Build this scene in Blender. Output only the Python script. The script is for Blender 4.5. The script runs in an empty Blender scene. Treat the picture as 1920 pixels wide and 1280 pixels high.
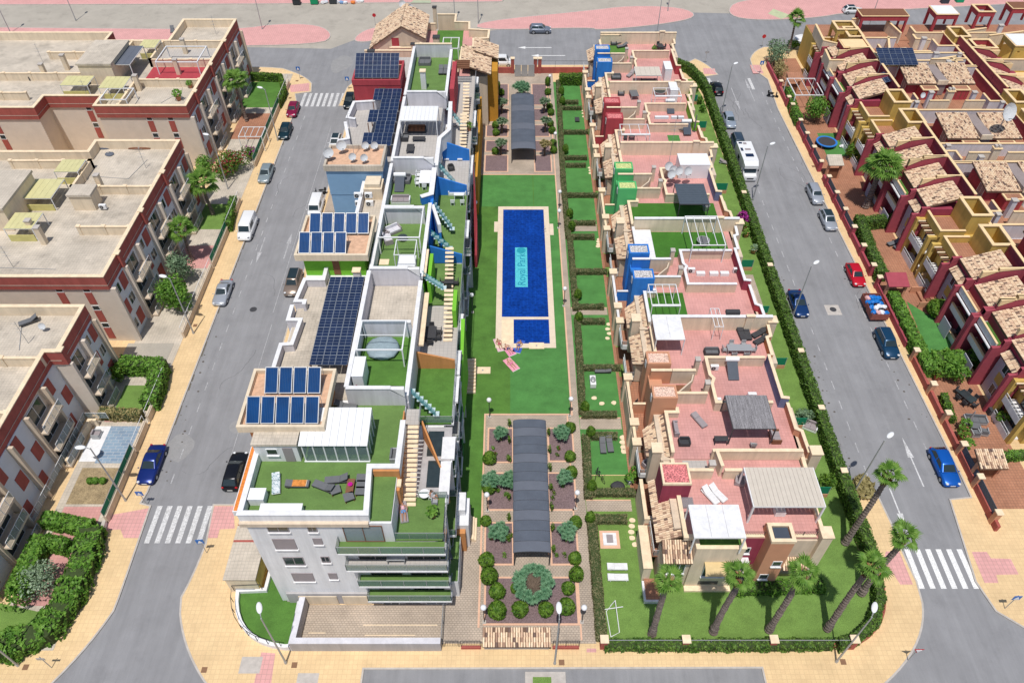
import bpy, bmesh, math, random
from mathutils import Vector, Matrix
random.seed(7)
S = bpy.context.scene
COL = S.collection
# ---------------------------------------------------------------- camera, sky, sun, exposure
FPX = 1421.0; PITCH = math.radians(46.3); CAMH = 66.0
cam_d = bpy.data.cameras.new('camera'); cam = bpy.data.objects.new('camera', cam_d); COL.objects.link(cam)
cam.location = (0, 0, CAMH); cam.rotation_euler = (math.pi/2-PITCH, 0, 0)
cam_d.sensor_width = 36; cam_d.lens = FPX/1920*36; cam_d.clip_start = 1; cam_d.clip_end = 3000
S.camera = cam
SUN_EL = math.radians(71); SUN_AZ = math.radians(190)      # azimuth clockwise from +y (north)
w = bpy.data.worlds.new('World'); S.world = w; w.use_nodes = True
nt = w.node_tree; bg = nt.nodes['Background']; sky = nt.nodes.new('ShaderNodeTexSky')
sky.sky_type = 'NISHITA'; sky.sun_disc = False; sky.sun_elevation = SUN_EL; sky.sun_rotation = SUN_AZ
nt.links.new(sky.outputs[0], bg.inputs[0]); bg.inputs[1].default_value = 0.09
sd = bpy.data.lights.new('sun', 'SUN'); sd.energy = 3.6; sd.angle = math.radians(.6); sd.color = (1, .955, .89)
so = bpy.data.objects.new('sun', sd); COL.objects.link(so)
sv = Vector((math.sin(SUN_AZ)*math.cos(SUN_EL), math.cos(SUN_AZ)*math.cos(SUN_EL), math.sin(SUN_EL)))
so.rotation_euler = sv.to_track_quat('Z', 'Y').to_euler(); so.location = sv*200
S.view_settings.view_transform = 'Standard'; S.view_settings.look = 'None'
S.view_settings.exposure = 0.0; S.view_settings.gamma = 1; S.view_settings.use_curve_mapping = False

# ---------------------------------------------------------------- helpers
ST, CT = math.sin(PITCH), math.cos(PITCH)
def P(px, py, z=0.0):
    """surveyed point: a photo position with its known height gives the place in the world (metres)"""
    u = (px-960)/FPX; v = (py-640)/FPX
    t = (CAMH-z)/(ST+v*CT)
    return (round(u*t, 2), round((CT-v*ST)*t, 2))
def PL(pts, z=0.0): return [P(a, b, z) for a, b in pts]
def RC(pxl, pxr, pyf, pyb, z):
    """axis-aligned rectangle at height z: left and right read on its front edge"""
    x0, y0 = P(pxl, pyf, z); x1, _ = P(pxr, pyf, z); _, y1 = P(pxl, pyb, z)
    return x0, x1, y0, y1

class B:
    """collects geometry in world (or local) coordinates; build() links it as one mesh object"""
    def __init__(s): s.v = []; s.f = []; s.m = []; s.mi = 0
    def face(s, pts):
        n = len(s.v); s.v += [tuple(p) for p in pts]; s.f.append(tuple(range(n, n+len(pts)))); s.m.append(s.mi); return s
    def box(s, x0, x1, y0, y1, z0, z1):
        if x0 > x1: x0, x1 = x1, x0
        if y0 > y1: y0, y1 = y1, y0
        return s.prism([(x0, y0), (x1, y0), (x1, y1), (x0, y1)], z0, z1)
    def prism(s, poly, z0, z1, bottom=True):
        a = sum(poly[i][0]*poly[(i+1) % len(poly)][1]-poly[(i+1) % len(poly)][0]*poly[i][1] for i in range(len(poly)))
        if a < 0: poly = poly[::-1]
        n = len(s.v); k = len(poly)
        zt = z1 if isinstance(z1, (list, tuple)) else [z1]*k
        if a < 0 and isinstance(z1, (list, tuple)): zt = zt[::-1]
        s.v += [(p[0], p[1], z0) for p in poly]+[(p[0], p[1], zt[i]) for i, p in enumerate(poly)]
        s.f.append(tuple(range(n+k, n+2*k))); s.m.append(s.mi)
        if bottom: s.f.append(tuple(range(n+k-1, n-1, -1))); s.m.append(s.mi)
        for i in range(k):
            j = (i+1) % k; s.f.append((n+i, n+j, n+k+j, n+k+i)); s.m.append(s.mi)
        return s
    def tube(s, pts, r, n=6, r2=None, cap=True):
        pts = [Vector(p) for p in pts]; rings = []
        for i, p in enumerate(pts):
            d = (pts[min(i+1, len(pts)-1)]-pts[max(i-1, 0)]).normalized()
            a = d.orthogonal().normalized(); b = d.cross(a)
            rr = r if r2 is None else r+(r2-r)*i/(len(pts)-1)
            if isinstance(r, (list, tuple)): rr = r[i]
            rings.append(len(s.v))
            for k in range(n):
                t = 2*math.pi*k/n; s.v.append(tuple(p+a*math.cos(t)*rr+b*math.sin(t)*rr))
        for i in range(len(rings)-1):
            for k in range(n):
                k2 = (k+1) % n; s.f.append((rings[i]+k, rings[i]+k2, rings[i+1]+k2, rings[i+1]+k)); s.m.append(s.mi)
        if cap:
            s.f.append(tuple(rings[0]+k for k in range(n-1, -1, -1))); s.f.append(tuple(rings[-1]+k for k in range(n))); s.m += [s.mi]*2
        return s
    def cyl(s, x, y, z0, z1, r, n=12, r2=None): 
        r2 = r if r2 is None else r2
        n0 = len(s.v)
        for z, rr in ((z0, r), (z1, r2)):
            for k in range(n):
                t = 2*math.pi*k/n; s.v.append((x+math.cos(t)*rr, y+math.sin(t)*rr, z))
        for k in range(n): s.f.append((n0+k, n0+(k+1) % n, n0+n+(k+1) % n, n0+n+k)); s.m.append(s.mi)
        s.f.append(tuple(n0+n+k for k in range(n))); s.f.append(tuple(n0+k for k in range(n-1, -1, -1))); s.m += [s.mi]*2
        return s
    def ball(s, x, y, z, rx, ry=None, rz=None, n=10, m=6, jit=0, rnd=random):
        ry = ry or rx; rz = rz or rx; n0 = len(s.v)
        s.v.append((x, y, z+rz))
        for i in range(1, m):
            a = math.pi*i/m
            for k in range(n):
                t = 2*math.pi*k/n; q = 1+rnd.uniform(-jit, jit)
                s.v.append((x+rx*q*math.sin(a)*math.cos(t), y+ry*q*math.sin(a)*math.sin(t), z+rz*q*math.cos(a)))
        s.v.append((x, y, z-rz)); e = len(s.v)-1
        for k in range(n):
            s.f.append((n0, n0+1+k, n0+1+(k+1) % n)); s.m.append(s.mi)
            b = n0+1+(m-2)*n; s.f.append((e, b+(k+1) % n, b+k)); s.m.append(s.mi)
        for i in range(m-2):
            for k in range(n):
                a0 = n0+1+i*n; s.f.append((a0+k, a0+n+k, a0+n+(k+1) % n, a0+(k+1) % n)); s.m.append(s.mi)
        return s
    def wall(s, pts, t, z0, z1, closed=False):
        """vertical wall of thickness t along a plan polyline, mitred"""
        L, R = offset(pts, t/2, closed), offset(pts, -t/2, closed); n = len(pts)
        for i in range(n if closed else n-1):
            j = (i+1) % n
            za = z1[i] if isinstance(z1, (list, tuple)) else z1; zb = z1[j] if isinstance(z1, (list, tuple)) else z1
            n0 = len(s.v)
            for p, z in ((L[i], za), (L[j], zb), (R[j], zb), (R[i], za)): s.v += [(p[0], p[1], z0 if not isinstance(z0, (list, tuple)) else z0[i])]
            for p, z in ((L[i], za), (L[j], zb), (R[j], zb), (R[i], za)): s.v += [(p[0], p[1], z)]
            q = [(4, 7, 6, 5), (0, 1, 2, 3), (0, 4, 5, 1), (2, 6, 7, 3)]
            if not closed and i == 0: q.append((3, 7, 4, 0))
            if not closed and i == n-2: q.append((1, 5, 6, 2))
            for a in q: s.f.append(tuple(n0+k for k in a)); s.m.append(s.mi)
        return s
    def build(s, name, mat, parent=None, smooth=False, fix=False, local=False):
        me = bpy.data.meshes.new(name); me.from_pydata(s.v, [], s.f)
        mats = mat if isinstance(mat, (list, tuple)) else [mat]
        for m in mats: me.materials.append(m)
        if len(mats) > 1: me.polygons.foreach_set('material_index', s.m)
        if smooth: me.polygons.foreach_set('use_smooth', [True]*len(s.f))
        if parent is not None and not local:
            o0 = wloc(parent); me.transform(Matrix.Translation(-o0))
        if fix:
            bm = bmesh.new(); bm.from_mesh(me); bmesh.ops.recalc_face_normals(bm, faces=bm.faces); bm.to_mesh(me); bm.free()
        me.update()
        o = bpy.data.objects.new(name, me); COL.objects.link(o)
        if parent is not None: o.parent = parent
        return o
def wloc(o):
    v = Vector((0, 0, 0))
    while o is not None: v += o.location; o = o.parent
    return v
def offset(pts, d, closed=False):
    out = []; n = len(pts)
    for i in range(n):
        a = pts[i-1] if (i > 0 or closed) else None; c = pts[(i+1) % n] if (i < n-1 or closed) else None; b = pts[i]
        ns = []
        for p, q in ((a, b), (b, c)):
            if p is None or q is None: continue
            dx, dy = q[0]-p[0], q[1]-p[1]; l = math.hypot(dx, dy) or 1; ns.append((-dy/l, dx/l))
        if len(ns) == 1: nx, ny = ns[0]; k = 1
        else:
            nx, ny = ns[0][0]+ns[1][0], ns[0][1]+ns[1][1]; l = math.hypot(nx, ny) or 1; nx /= l; ny /= l
            k = 1/max(.35, nx*ns[0][0]+ny*ns[0][1])
        out.append((b[0]+nx*d*k, b[1]+ny*d*k))
    return out
def tag(o, label=None, cat=None, group=None, kind=None):
    if label: o['label'] = label
    if cat: o['category'] = cat
    if group: o['group'] = group
    if kind: o['kind'] = kind
    return o
def thing(name, label, cat, loc=(0, 0, 0), group=None, rz=0):
    o = bpy.data.objects.new(name, None); COL.objects.link(o); o.empty_display_size = .3
    o.location = loc; o.rotation_euler = (0, 0, rz)
    return tag(o, label, cat, group)
def struct(name, b, mat, **k): return tag(b.build(name, mat, **k), kind='structure')
def copy_tree(o, parent=None):
    c = o.copy(); COL.objects.link(c)
    if parent is not None: c.parent = parent
    for ch in list(o.children): copy_tree(ch, c)
    return c
_protos = {}
def inst(key, maker, loc, rz, label, group=None, scale=None):
    """first use builds the thing, later ones copy it with its parts"""
    if key not in _protos: o = _protos[key] = maker()
    else: o = copy_tree(_protos[key])
    o.location = loc; o.rotation_euler = (0, 0, rz)
    if scale: o.scale = scale if isinstance(scale, tuple) else (scale,)*3
    o['label'] = label
    if group: o['group'] = group
    return o

# ---------------------------------------------------------------- materials
def mat(name, col, rough=.85, var=.12, scale=1.2, fine=0.0, fscale=30, bump=0.0, metal=0, spec=.3, stain=0, alpha=1, trans=0):
    m = bpy.data.materials.new(name); m.use_nodes = True; t = m.node_tree; N = t.nodes; L = t.links
    p = N['Principled BSDF']; p.inputs['Roughness'].default_value = rough; p.inputs['Metallic'].default_value = metal
    p.inputs['Specular IOR Level'].default_value = spec; p.inputs['Alpha'].default_value = alpha
    p.inputs['Transmission Weight'].default_value = trans
    c = (*col, 1); p.inputs['Base Color'].default_value = c
    if var or fine or stain:
        g = N.new('ShaderNodeNewGeometry'); n = N.new('ShaderNodeTexNoise'); n.inputs['Scale'].default_value = scale
        n.inputs['Detail'].default_value = 5; n.inputs['Roughness'].default_value = .65
        L.new(g.outputs['Position'], n.inputs['Vector'])
        r = N.new('ShaderNodeMapRange'); r.inputs[1].default_value = .3; r.inputs[2].default_value = .7
        r.inputs[3].default_value = 1-var; r.inputs[4].default_value = 1+var*.8; L.new(n.outputs[0], r.inputs[0])
        val = r.outputs[0]
        if fine:
            n2 = N.new('ShaderNodeTexNoise'); n2.inputs['Scale'].default_value = fscale; n2.inputs['Detail'].default_value = 3
            L.new(g.outputs['Position'], n2.inputs['Vector'])
            r2 = N.new('ShaderNodeMapRange'); r2.inputs[1].default_value = .3; r2.inputs[2].default_value = .7
            r2.inputs[3].default_value = 1-fine; r2.inputs[4].default_value = 1+fine; L.new(n2.outputs[0], r2.inputs[0])
            mm = N.new('ShaderNodeMath'); mm.operation = 'MULTIPLY'; L.new(val, mm.inputs[0]); L.new(r2.outputs[0], mm.inputs[1]); val = mm.outputs[0]
        if stain:
            n3 = N.new('ShaderNodeTexNoise'); n3.inputs['Scale'].default_value = .35; n3.inputs['Detail'].default_value = 8; n3.inputs['Roughness'].default_value = .75
            L.new(g.outputs['Position'], n3.inputs['Vector'])
            r3 = N.new('ShaderNodeMapRange'); r3.inputs[1].default_value = .52; r3.inputs[2].default_value = .68
            r3.inputs[3].default_value = 1; r3.inputs[4].default_value = 1-stain; L.new(n3.outputs[0], r3.inputs[0])
            mm = N.new('ShaderNodeMath'); mm.operation = 'MULTIPLY'; L.new(val, mm.inputs[0]); L.new(r3.outputs[0], mm.inputs[1]); val = mm.outputs[0]
        vm = N.new('ShaderNodeVectorMath'); vm.operation = 'SCALE'; vm.inputs[0].default_value = col; L.new(val, vm.inputs['Scale'])
        L.new(vm.outputs[0], p.inputs['Base Color']); m['vm'] = 1
        if bump:
            b = N.new('ShaderNodeBump'); b.inputs['Strength'].default_value = bump; b.inputs['Distance'].default_value = .05
            L.new((n2 if fine else n).outputs[0], b.inputs['Height']); L.new(b.outputs[0], p.inputs['Normal'])
    return m
def base_out(m):
    p = m.node_tree.nodes['Principled BSDF']; l = p.inputs['Base Color'].links
    return l[0].from_socket if l else None
def tile_mat(name, col, col2, mortar, w, h, msize=.02, off=0.0, axis='XY', **k):
    """paving: brick texture over the world position, mortar darker or lighter, weathered by noise"""
    m = mat(name, (1, 1, 1), **k); t = m.node_tree; N = t.nodes; L = t.links; src = base_out(m)
    g = N.new('ShaderNodeNewGeometry'); br = N.new('ShaderNodeTexBrick'); br.offset = off
    vec = g.outputs['Position']
    if axis != 'XY':
        sp = N.new('ShaderNodeSeparateXYZ'); cb = N.new('ShaderNodeCombineXYZ'); L.new(vec, sp.inputs[0])
        L.new(sp.outputs[axis[0]], cb.inputs[0]); L.new(sp.outputs[axis[1]], cb.inputs[1]); vec = cb.outputs[0]
    L.new(vec, br.inputs['Vector'])
    br.inputs['Color1'].default_value = (*col, 1); br.inputs['Color2'].default_value = (*col2, 1); br.inputs['Mortar'].default_value = (*mortar, 1)
    br.inputs['Scale'].default_value = 1; br.inputs['Mortar Size'].default_value = msize
    br.inputs['Brick Width'].default_value = w; br.inputs['Row Height'].default_value = h
    mx = N.new('ShaderNodeVectorMath'); mx.operation = 'MULTIPLY'; L.new(br.outputs['Color'], mx.inputs[0]); L.new(src, mx.inputs[1])
    L.new(mx.outputs[0], N['Principled BSDF'].inputs['Base Color'])
    return m
def leaf_mat(name, a, b, rough=.55, trans=.25):
    m = bpy.data.materials.new(name); m.use_nodes = True; t = m.node_tree; N = t.nodes; L = t.links; p = N['Principled BSDF']
    p.inputs['Roughness'].default_value = rough; p.inputs['Specular IOR Level'].default_value = .3
    g = N.new('ShaderNodeNewGeometry'); n = N.new('ShaderNodeTexNoise'); n.inputs['Scale'].default_value = 2.2; n.inputs['Detail'].default_value = 6
    L.new(g.outputs['Position'], n.inputs['Vector'])
    r = N.new('ShaderNodeMapRange'); r.inputs[1].default_value = .35; r.inputs[2].default_value = .65; L.new(n.outputs[0], r.inputs[0])
    ad = N.new('ShaderNodeMath'); ad.operation = 'ADD'; ad.inputs[1].default_value = 0
    if True:
        mr = N.new('ShaderNodeMapRange'); mr.inputs[3].default_value = -.35; mr.inputs[4].default_value = .35
        L.new(g.outputs['Random Per Island'], mr.inputs[0]); L.new(r.outputs[0], ad.inputs[0]); L.new(mr.outputs[0], ad.inputs[1])
    mx = N.new('ShaderNodeMix'); mx.data_type = 'RGBA'; L.new(ad.outputs[0], mx.inputs[0])
    mx.inputs[6].default_value = (*a, 1); mx.inputs[7].default_value = (*b, 1); L.new(mx.outputs[2], p.inputs['Base Color'])
    tr = N.new('ShaderNodeBsdfTranslucent'); ms = N.new('ShaderNodeMixShader'); ms.inputs[0].default_value = trans
    L.new(mx.outputs[2], tr.inputs[0]); L.new(p.outputs[0], ms.inputs[1]); L.new(tr.outputs[0], ms.inputs[2]); L.new(ms.outputs[0], N['Material Output'].inputs[0])
    return m
M = {}
M['asphalt'] = mat('asphalt', (.268, .268, .278), .9, .10, .25, .10, 25, .1, stain=.10)
def streaks(m, sx, sy, amt, sz=1):
    t = m.node_tree; N = t.nodes; L = t.links; src = base_out(m); g = N.new('ShaderNodeNewGeometry'); mp = N.new('ShaderNodeMapping'); mp.inputs['Scale'].default_value = (sx, sy, sz)
    L.new(g.outputs['Position'], mp.inputs[0]); n = N.new('ShaderNodeTexNoise'); n.inputs['Scale'].default_value = 1; n.inputs['Detail'].default_value = 6; n.inputs['Roughness'].default_value = .7; L.new(mp.outputs[0], n.inputs[0])
    r = N.new('ShaderNodeMapRange'); r.inputs[1].default_value = .35; r.inputs[2].default_value = .7; r.inputs[3].default_value = 1-amt; r.inputs[4].default_value = 1+amt; L.new(n.outputs[0], r.inputs[0])
    v = N.new('ShaderNodeVectorMath'); v.operation = 'SCALE'; L.new(src, v.inputs[0]); L.new(r.outputs[0], v.inputs['Scale']); L.new(v.outputs[0], N['Principled BSDF'].inputs['Base Color'])
M['old_road'] = mat('worn_road', (.42, .385, .33), .95, .12, .18, .12, 12, .1, stain=.2)
M['yellow_pave'] = tile_mat('yellow_paving', (.78, .57, .315), (.73, .525, .29), (.67, .48, .27), .4, .4, .025, var=.08, scale=.4, stain=.10, fine=.05, fscale=14)
M['pink_pave'] = tile_mat('pink_paving', (.72, .38, .36), (.66, .35, .33), (.52, .29, .27), .4, .4, .025, var=.08, scale=.4, stain=.08)
M['stone_pave'] = tile_mat('stone_paving', (.52, .43, .34), (.46, .385, .31), (.33, .27, .22), .3, .2, .03, off=.5, var=.08, scale=.5, stain=.1)
M['edge_brick'] = mat('edging_brick', (.74, .46, .32), .9, .1, 3)
M['kerb'] = mat('kerb_concrete', (.50, .46, .42), .9, .15, 2)
M['paint_old'] = mat('old_road_paint', (.60, .60, .60), .8, .15, 2, .25, 6, stain=.25)
M['paint_worn'] = mat('worn_lane_paint', (.42, .42, .43), .8, .3, 2, .35, 9)
M['paint'] = mat('road_paint', (.78, .78, .77), .8, .12, 2, .25, 9)
M['lawn'] = mat('artificial_lawn', (.088, .205, .036), .9, .2, .4, .22, 22, .5, stain=.18)
M['lawn_light'] = mat('artificial_lawn_light', (.080, .240, .060), .9, .18, .4, .2, 22, .5, stain=.15)
M['lawn_olive'] = mat('artificial_lawn_olive', (.135, .235, .065), .9, .12, .6, .2, 22, .5)
M['turf'] = mat('garden_turf', (.155, .265, .060), .95, .16, .5, .25, 16, .6)
M['gravel'] = mat('purple_gravel', (.205, .145, .15), .95, .08, 1, .30, 9, .6)
M['beige'] = mat('beige_stucco', (.66, .545, .42), .9, .06, .8, .04, 20, stain=.08)
M['pale'] = mat('pale_sand_stucco', (.70, .62, .53), .9, .06, .8, .04, 20, stain=.08)
M['cream'] = mat('cream_stucco', (.75, .63, .47), .9, .06, .8, .04, 20, stain=.07)
M['coping'] = mat('peach_coping', (.86, .69, .48), .85, .07, 1.5, stain=.08)
M['white'] = mat('white_render', (.78, .78, .79), .85, .05, .7, stain=.05)
M['white_metal'] = mat('white_metal', (.80, .81, .82), .45, .03, 2)
M['grey_wall'] = mat('grey_render', (.44, .42, .42), .9, .06, .8, stain=.08)
M['lilac'] = mat('pale_lilac_render', (.64, .63, .67), .9, .05, .8)
M['red_band'] = mat('brick_red_render', (.40, .105, .085), .9, .10, .8, .05, 15, stain=.1)
M['maroon'] = mat('maroon_render', (.31, .048, .085), .85, .10, .8)
M['red_wall'] = mat('crimson_render', (.42, .060, .075), .85, .08, .8)
M['ochre'] = mat('ochre_yellow_render', (.61, .42, .115), .85, .08, .8)
M['sandy'] = mat('sand_coping', (.84, .62, .35), .85, .08, 1.2)
M['orange'] = mat('orange_render', (.60, .27, .10), .85, .06, .8)
M['terracotta_wall'] = mat('terracotta_render', (.60, .30, .18), .85, .06, .8)
M['blue'] = mat('blue_render', (.03, .20, .62), .8, .06, .8)
M['pale_blue'] = mat('pale_blue_render', (.25, .42, .62), .8, .06, .8)
M['navy_grey'] = mat('slate_blue_render', (.14, .17, .30), .8, .06, .8)
M['lime'] = mat('lime_render', (.19, .52, .04), .8, .06, .8)
M['mint'] = mat('green_render', (.10, .48, .17), .8, .06, .8)
M['pink_tile'] = tile_mat('pink_terrace_tile', (.64, .335, .305), (.60, .31, .285), (.52, .26, .24), .33, .33, .018, var=.08, scale=.6, stain=.10)
M['terra_tile'] = tile_mat('terracotta_terrace_tile', (.45, .215, .13), (.40, .185, .11), (.30, .15, .095), .33, .33, .03, var=.10, scale=.6, stain=.08)
M['beige_tile'] = tile_mat('beige_roof_tile', (.60, .53, .44), (.56, .495, .41), (.46, .41, .34), .33, .33, .02, var=.14, scale=.4, stain=.30)
M['grey_tile'] = tile_mat('grey_terrace_tile', (.50, .47, .44), (.47, .44, .41), (.38, .36, .34), .4, .4, .02, var=.06, scale=.6)
M['roof_tile'] = mat('clay_roof_tile', (.70, .50, .31), .85, .22, 3.5, .2, 9)
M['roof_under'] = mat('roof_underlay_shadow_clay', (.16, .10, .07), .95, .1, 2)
M['chips_grey'] = mat('grey_stone_chips', (.52, .50, .49), .9, .1, 2, .75, 9, .6)
M['chips_red'] = mat('red_stone_chips', (.62, .20, .20), .9, .1, 2, .7, 9, .6)
M['chips_buff'] = mat('buff_stone_chips', (.72, .50, .40), .9, .1, 2, .55, 9, .6)
M['chips_lime'] = mat('yellow_green_stone_chips', (.55, .60, .25), .9, .1, 2, .5, 9, .6)
M['pv'] = mat('photovoltaic_cells', (.014, .028, .075), .4, .25, .8, spec=.25)
M['pv_line'] = mat('panel_grid_line', (.30, .34, .40), .4, 0)
M['collector'] = mat('thermal_collector_glass', (.003, .048, .17), .5, .25, .5, spec=.05)
M['steel'] = mat('grey_steel', (.42, .43, .44), .45, .05, 2, metal=.3)
M['dark_metal'] = mat('dark_metal', (.06, .06, .065), .5, .05, 2)
M['glass'] = mat('window_glass', (.035, .05, .055), .08, .3, .7, spec=.6)
M['balustrade'] = mat('green_tinted_glass', (.20, .32, .28), .08, 0, spec=.6, alpha=.42)
M['clear_glass'] = mat('pale_tinted_glass', (.25, .34, .37), .08, 0, spec=.6, alpha=.35)
M['canopy'] = mat('dark_polycarbonate', (.105, .122, .155), .7, .12, .8, spec=.1)
M['wood'] = mat('brown_timber', (.22, .10, .055), .8, .15, 3)
M['wicker'] = mat('dark_wicker', (.055, .055, .06), .85, .15, 6)
M['grey_cushion'] = mat('grey_cushion', (.15, .155, .165), .9, .08, 3)
M['shutter'] = mat('grey_shutter', (.33, .29, .30), .6, .05, 2)
M['trunk'] = mat('palm_trunk_bark', (.20, .16, .14), .95, .25, 3, .4, 9, .8)
M['bark'] = mat('bark', (.16, .12, .09), .95, .2, 4)
M['water'] = tile_mat('pool_water', (.003, .038, .26), (.004, .045, .29), (.005, .055, .32), .5, .5, .03, rough=.08, var=.22, scale=.3, fine=.3, fscale=3.5, bump=.12, spec=.35)
M['black'] = mat('black_rubber', (.02, .02, .02), .8, 0)
M['parasol_green'] = mat('green_netting', (.01, .20, .11), .8, .05, 2)
streaks(M['asphalt'], .9, .06, .10); streaks(M['yellow_pave'], .12, .12, .08)
[streaks(M[k], 1.8, 1.8, .11, .15) for k in ('beige', 'cream', 'white', 'red_band', 'maroon', 'ochre', 'lilac', 'grey_wall', 'orange', 'blue', 'coping', 'red_wall')]
[streaks(M[k], .35, .9, .10) for k in ('lawn', 'lawn_light', 'turf', 'lawn_olive')]
[streaks(M[k], .25, .25, .13) for k in ('beige_tile', 'pink_tile', 'stone_pave', 'terra_tile')]
LF = {}
LF['hedge'] = leaf_mat('clipped_hedge_leaf', (.055, .13, .02), (.17, .29, .05))
LF['hedge_brown'] = leaf_mat('sunburnt_hedge_leaf', (.13, .14, .06), (.26, .24, .12))
LF['bright'] = leaf_mat('bright_hedge_leaf', (.07, .19, .02), (.21, .40, .06))
LF['dark'] = leaf_mat('dark_shrub_leaf', (.06, .15, .015), (.17, .30, .035))
LF['palm'] = leaf_mat('palm_leaf', (.10, .23, .03), (.24, .40, .08))
LF['olive'] = leaf_mat('grey_green_leaf', (.13, .22, .12), (.26, .37, .22))
LF['silver'] = leaf_mat('pale_variegated_leaf', (.22, .33, .18), (.42, .52, .36))
LF['dragon'] = leaf_mat('blue_green_spiky_leaf', (.10, .25, .13), (.22, .40, .23))
LF['dry'] = leaf_mat('dry_grass_leaf', (.30, .26, .10), (.45, .38, .18))
LF['bougain'] = leaf_mat('purple_flower', (.25, .02, .20), (.50, .05, .35))
LF['red_fl'] = leaf_mat('red_flower', (.45, .02, .08), (.25, .10, .04))
# ================================================================ ground, roads, pavements
b = B(); b.box(-420, 420, -60, 900, -.5, 0); struct('road', b, M['asphalt'])
# worn pale road and waste ground beyond the far street
o = B(); o.prism(PL([(-700, 66), (420, 88), (620, 92), (690, 66), (905, 60), (1200, 20), (1300, 24), (1380, 26), (1500, 10), (2500, 5)])+[(420, 900), (-420, 900)], -.3, .004)
struct('far_road', o, M['old_road'])
def slab(name, pts, m, z=.12, z0=-.4, kerb=True):
    b = B(); b.prism(pts, z0, z); o = struct(name, b, m)
    if kerb:
        k = B(); k.wall(offset(pts, -.07 if area(pts) > 0 else .07, True), .16, z0, z+.012, True)
        k.build('kerb', M['kerb'], o)
    return o
def area(p): return sum(p[i][0]*p[(i+1) % len(p)][1]-p[(i+1) % len(p)][0]*p[i][1] for i in range(len(p)))
def smooth_poly(pts, it=2):
    for _ in range(it):
        q = []
        for i in range(len(pts)):
            a, b2 = pts[i], pts[(i+1) % len(pts)]
            q += [(a[0]*.75+b2[0]*.25, a[1]*.75+b2[1]*.25), (a[0]*.25+b2[0]*.75, a[1]*.25+b2[1]*.75)]
        pts = q
    return pts
def arc(p0, p1, p2, n=8):
    return [((1-t)**2*p0[0]+2*t*(1-t)*p1[0]+t*t*p2[0], (1-t)**2*p0[1]+2*t*(1-t)*p1[1]+t*t*p2[1]) for t in [i/n for i in range(n+1)]]
# central block
cb = [(-12.74, 24.55), (-12.9, 15), (-32, 15), P(430, 1330)]
cb += arc(P(385, 1275), P(345, 1215), P(340, 1150)) + arc(P(342, 1120), P(365, 1080), P(388, 1020)) + [P(402, 948), P(440, 948), (-27.4, 42.2)]
cb += [(-27.4, 118.5), (-29.6, 118.7), P(652, 165), P(690, 132), (-20, 133.4), (31.5, 133.4)]
cb += arc(P(1303, 112), P(1325, 120), P(1345, 141), 5) + [(32.9, 128.5), (34.3, 128.3), (34.3, 42.9)]
cb += [P(1612, 934), P(1645, 932)] + arc(P(1668, 980), P(1690, 1040), P(1716, 1090), 4) + arc(P(1727, 1130), P(1738, 1210), P(1655, 1282), 10) + [(21.5, 15), (21.41, 24.63)]
slab('central_pavement', cb, M['yellow_pave'])
# left pavement with gardens ground behind it
lp = arc(P(95, 1282), P(165, 1215), P(212, 1145), 6) + arc(P(222, 1120), P(250, 1040), P(281, 950), 6) + [P(262, 945), (-36.95, 42), (-36.9, 119), P(553, 177), P(583, 173)]
lp += arc(P(584, 158), P(575, 145), P(545, 135), 5) + arc(P(530, 130), P(490, 126), P(460, 128), 4) + [(-200, 131), (-200, 15), (-36, 15)]
slab('left_pavement', lp, M['yellow_pave'])
rp = [P(1948, 1192), P(1868, 1145), P(1830, 1090), P(1782, 938), P(1822, 934), (46.3, 43.5), (45.3, 118), P(1440, 150), P(1412, 130)]
rp += arc(P(1407, 112), P(1412, 97), P(1432, 90), 4) + [P(1480, 88), (200, 139.8), (200, 15), (60, 15)]
slab('right_pavement', rp, M['yellow_pave'])
# pink tactile zones
def sheet(name, pts, m, z=.124, th=.004):
    b = B(); b.prism(pts, z-th+.0005, z); return struct(name, b, m)
sheet('pink_crossing_pad', PL([(202, 966), (279, 952), (262, 1008), (232, 1008), (226, 992), (200, 993)], .12), M['pink_pave'])
sheet('pink_crossing_pad', PL([(402, 948), (438, 948), (440, 990), (412, 992), (408, 1008), (388, 1008)], .12), M['pink_pave'])
sheet('pink_crossing_pad', PL([(1661, 1033), (1686, 1033), (1712, 1095), (1688, 1095), (1676, 1077), (1650, 1077)], .12), M['pink_pave'])
sheet('pink_crossing_pad', PL([(1822, 1034), (1850, 1034), (1858, 1046), (1895, 1047), (1910, 1076), (1868, 1077), (1872, 1092), (1846, 1092)], .12), M['pink_pave'])
sheet('pink_crossing_pad', PL([(490, 1222), (516, 1224), (508, 1285), (474, 1290)], .12), M['pink_pave'])
sheet('pink_crossing_pad', PL([(542, 160), (580, 156), (580, 171), (545, 173)], .12), M['pink_pave'])
sheet('pink_crossing_pad', PL([(1318, 128), (1340, 129), (1343, 140), (1320, 139)], .12), M['pink_pave'])
sheet('pink_crossing_pad', PL([(1406, 122), (1424, 122), (1432, 138), (1412, 138)], .12), M['pink_pave'])
sheet('pink_crossing_pad', PL([(1100, 1215), (1118, 1215), (1118, 1222), (1100, 1222)], .12), M['pink_pave'])
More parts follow.
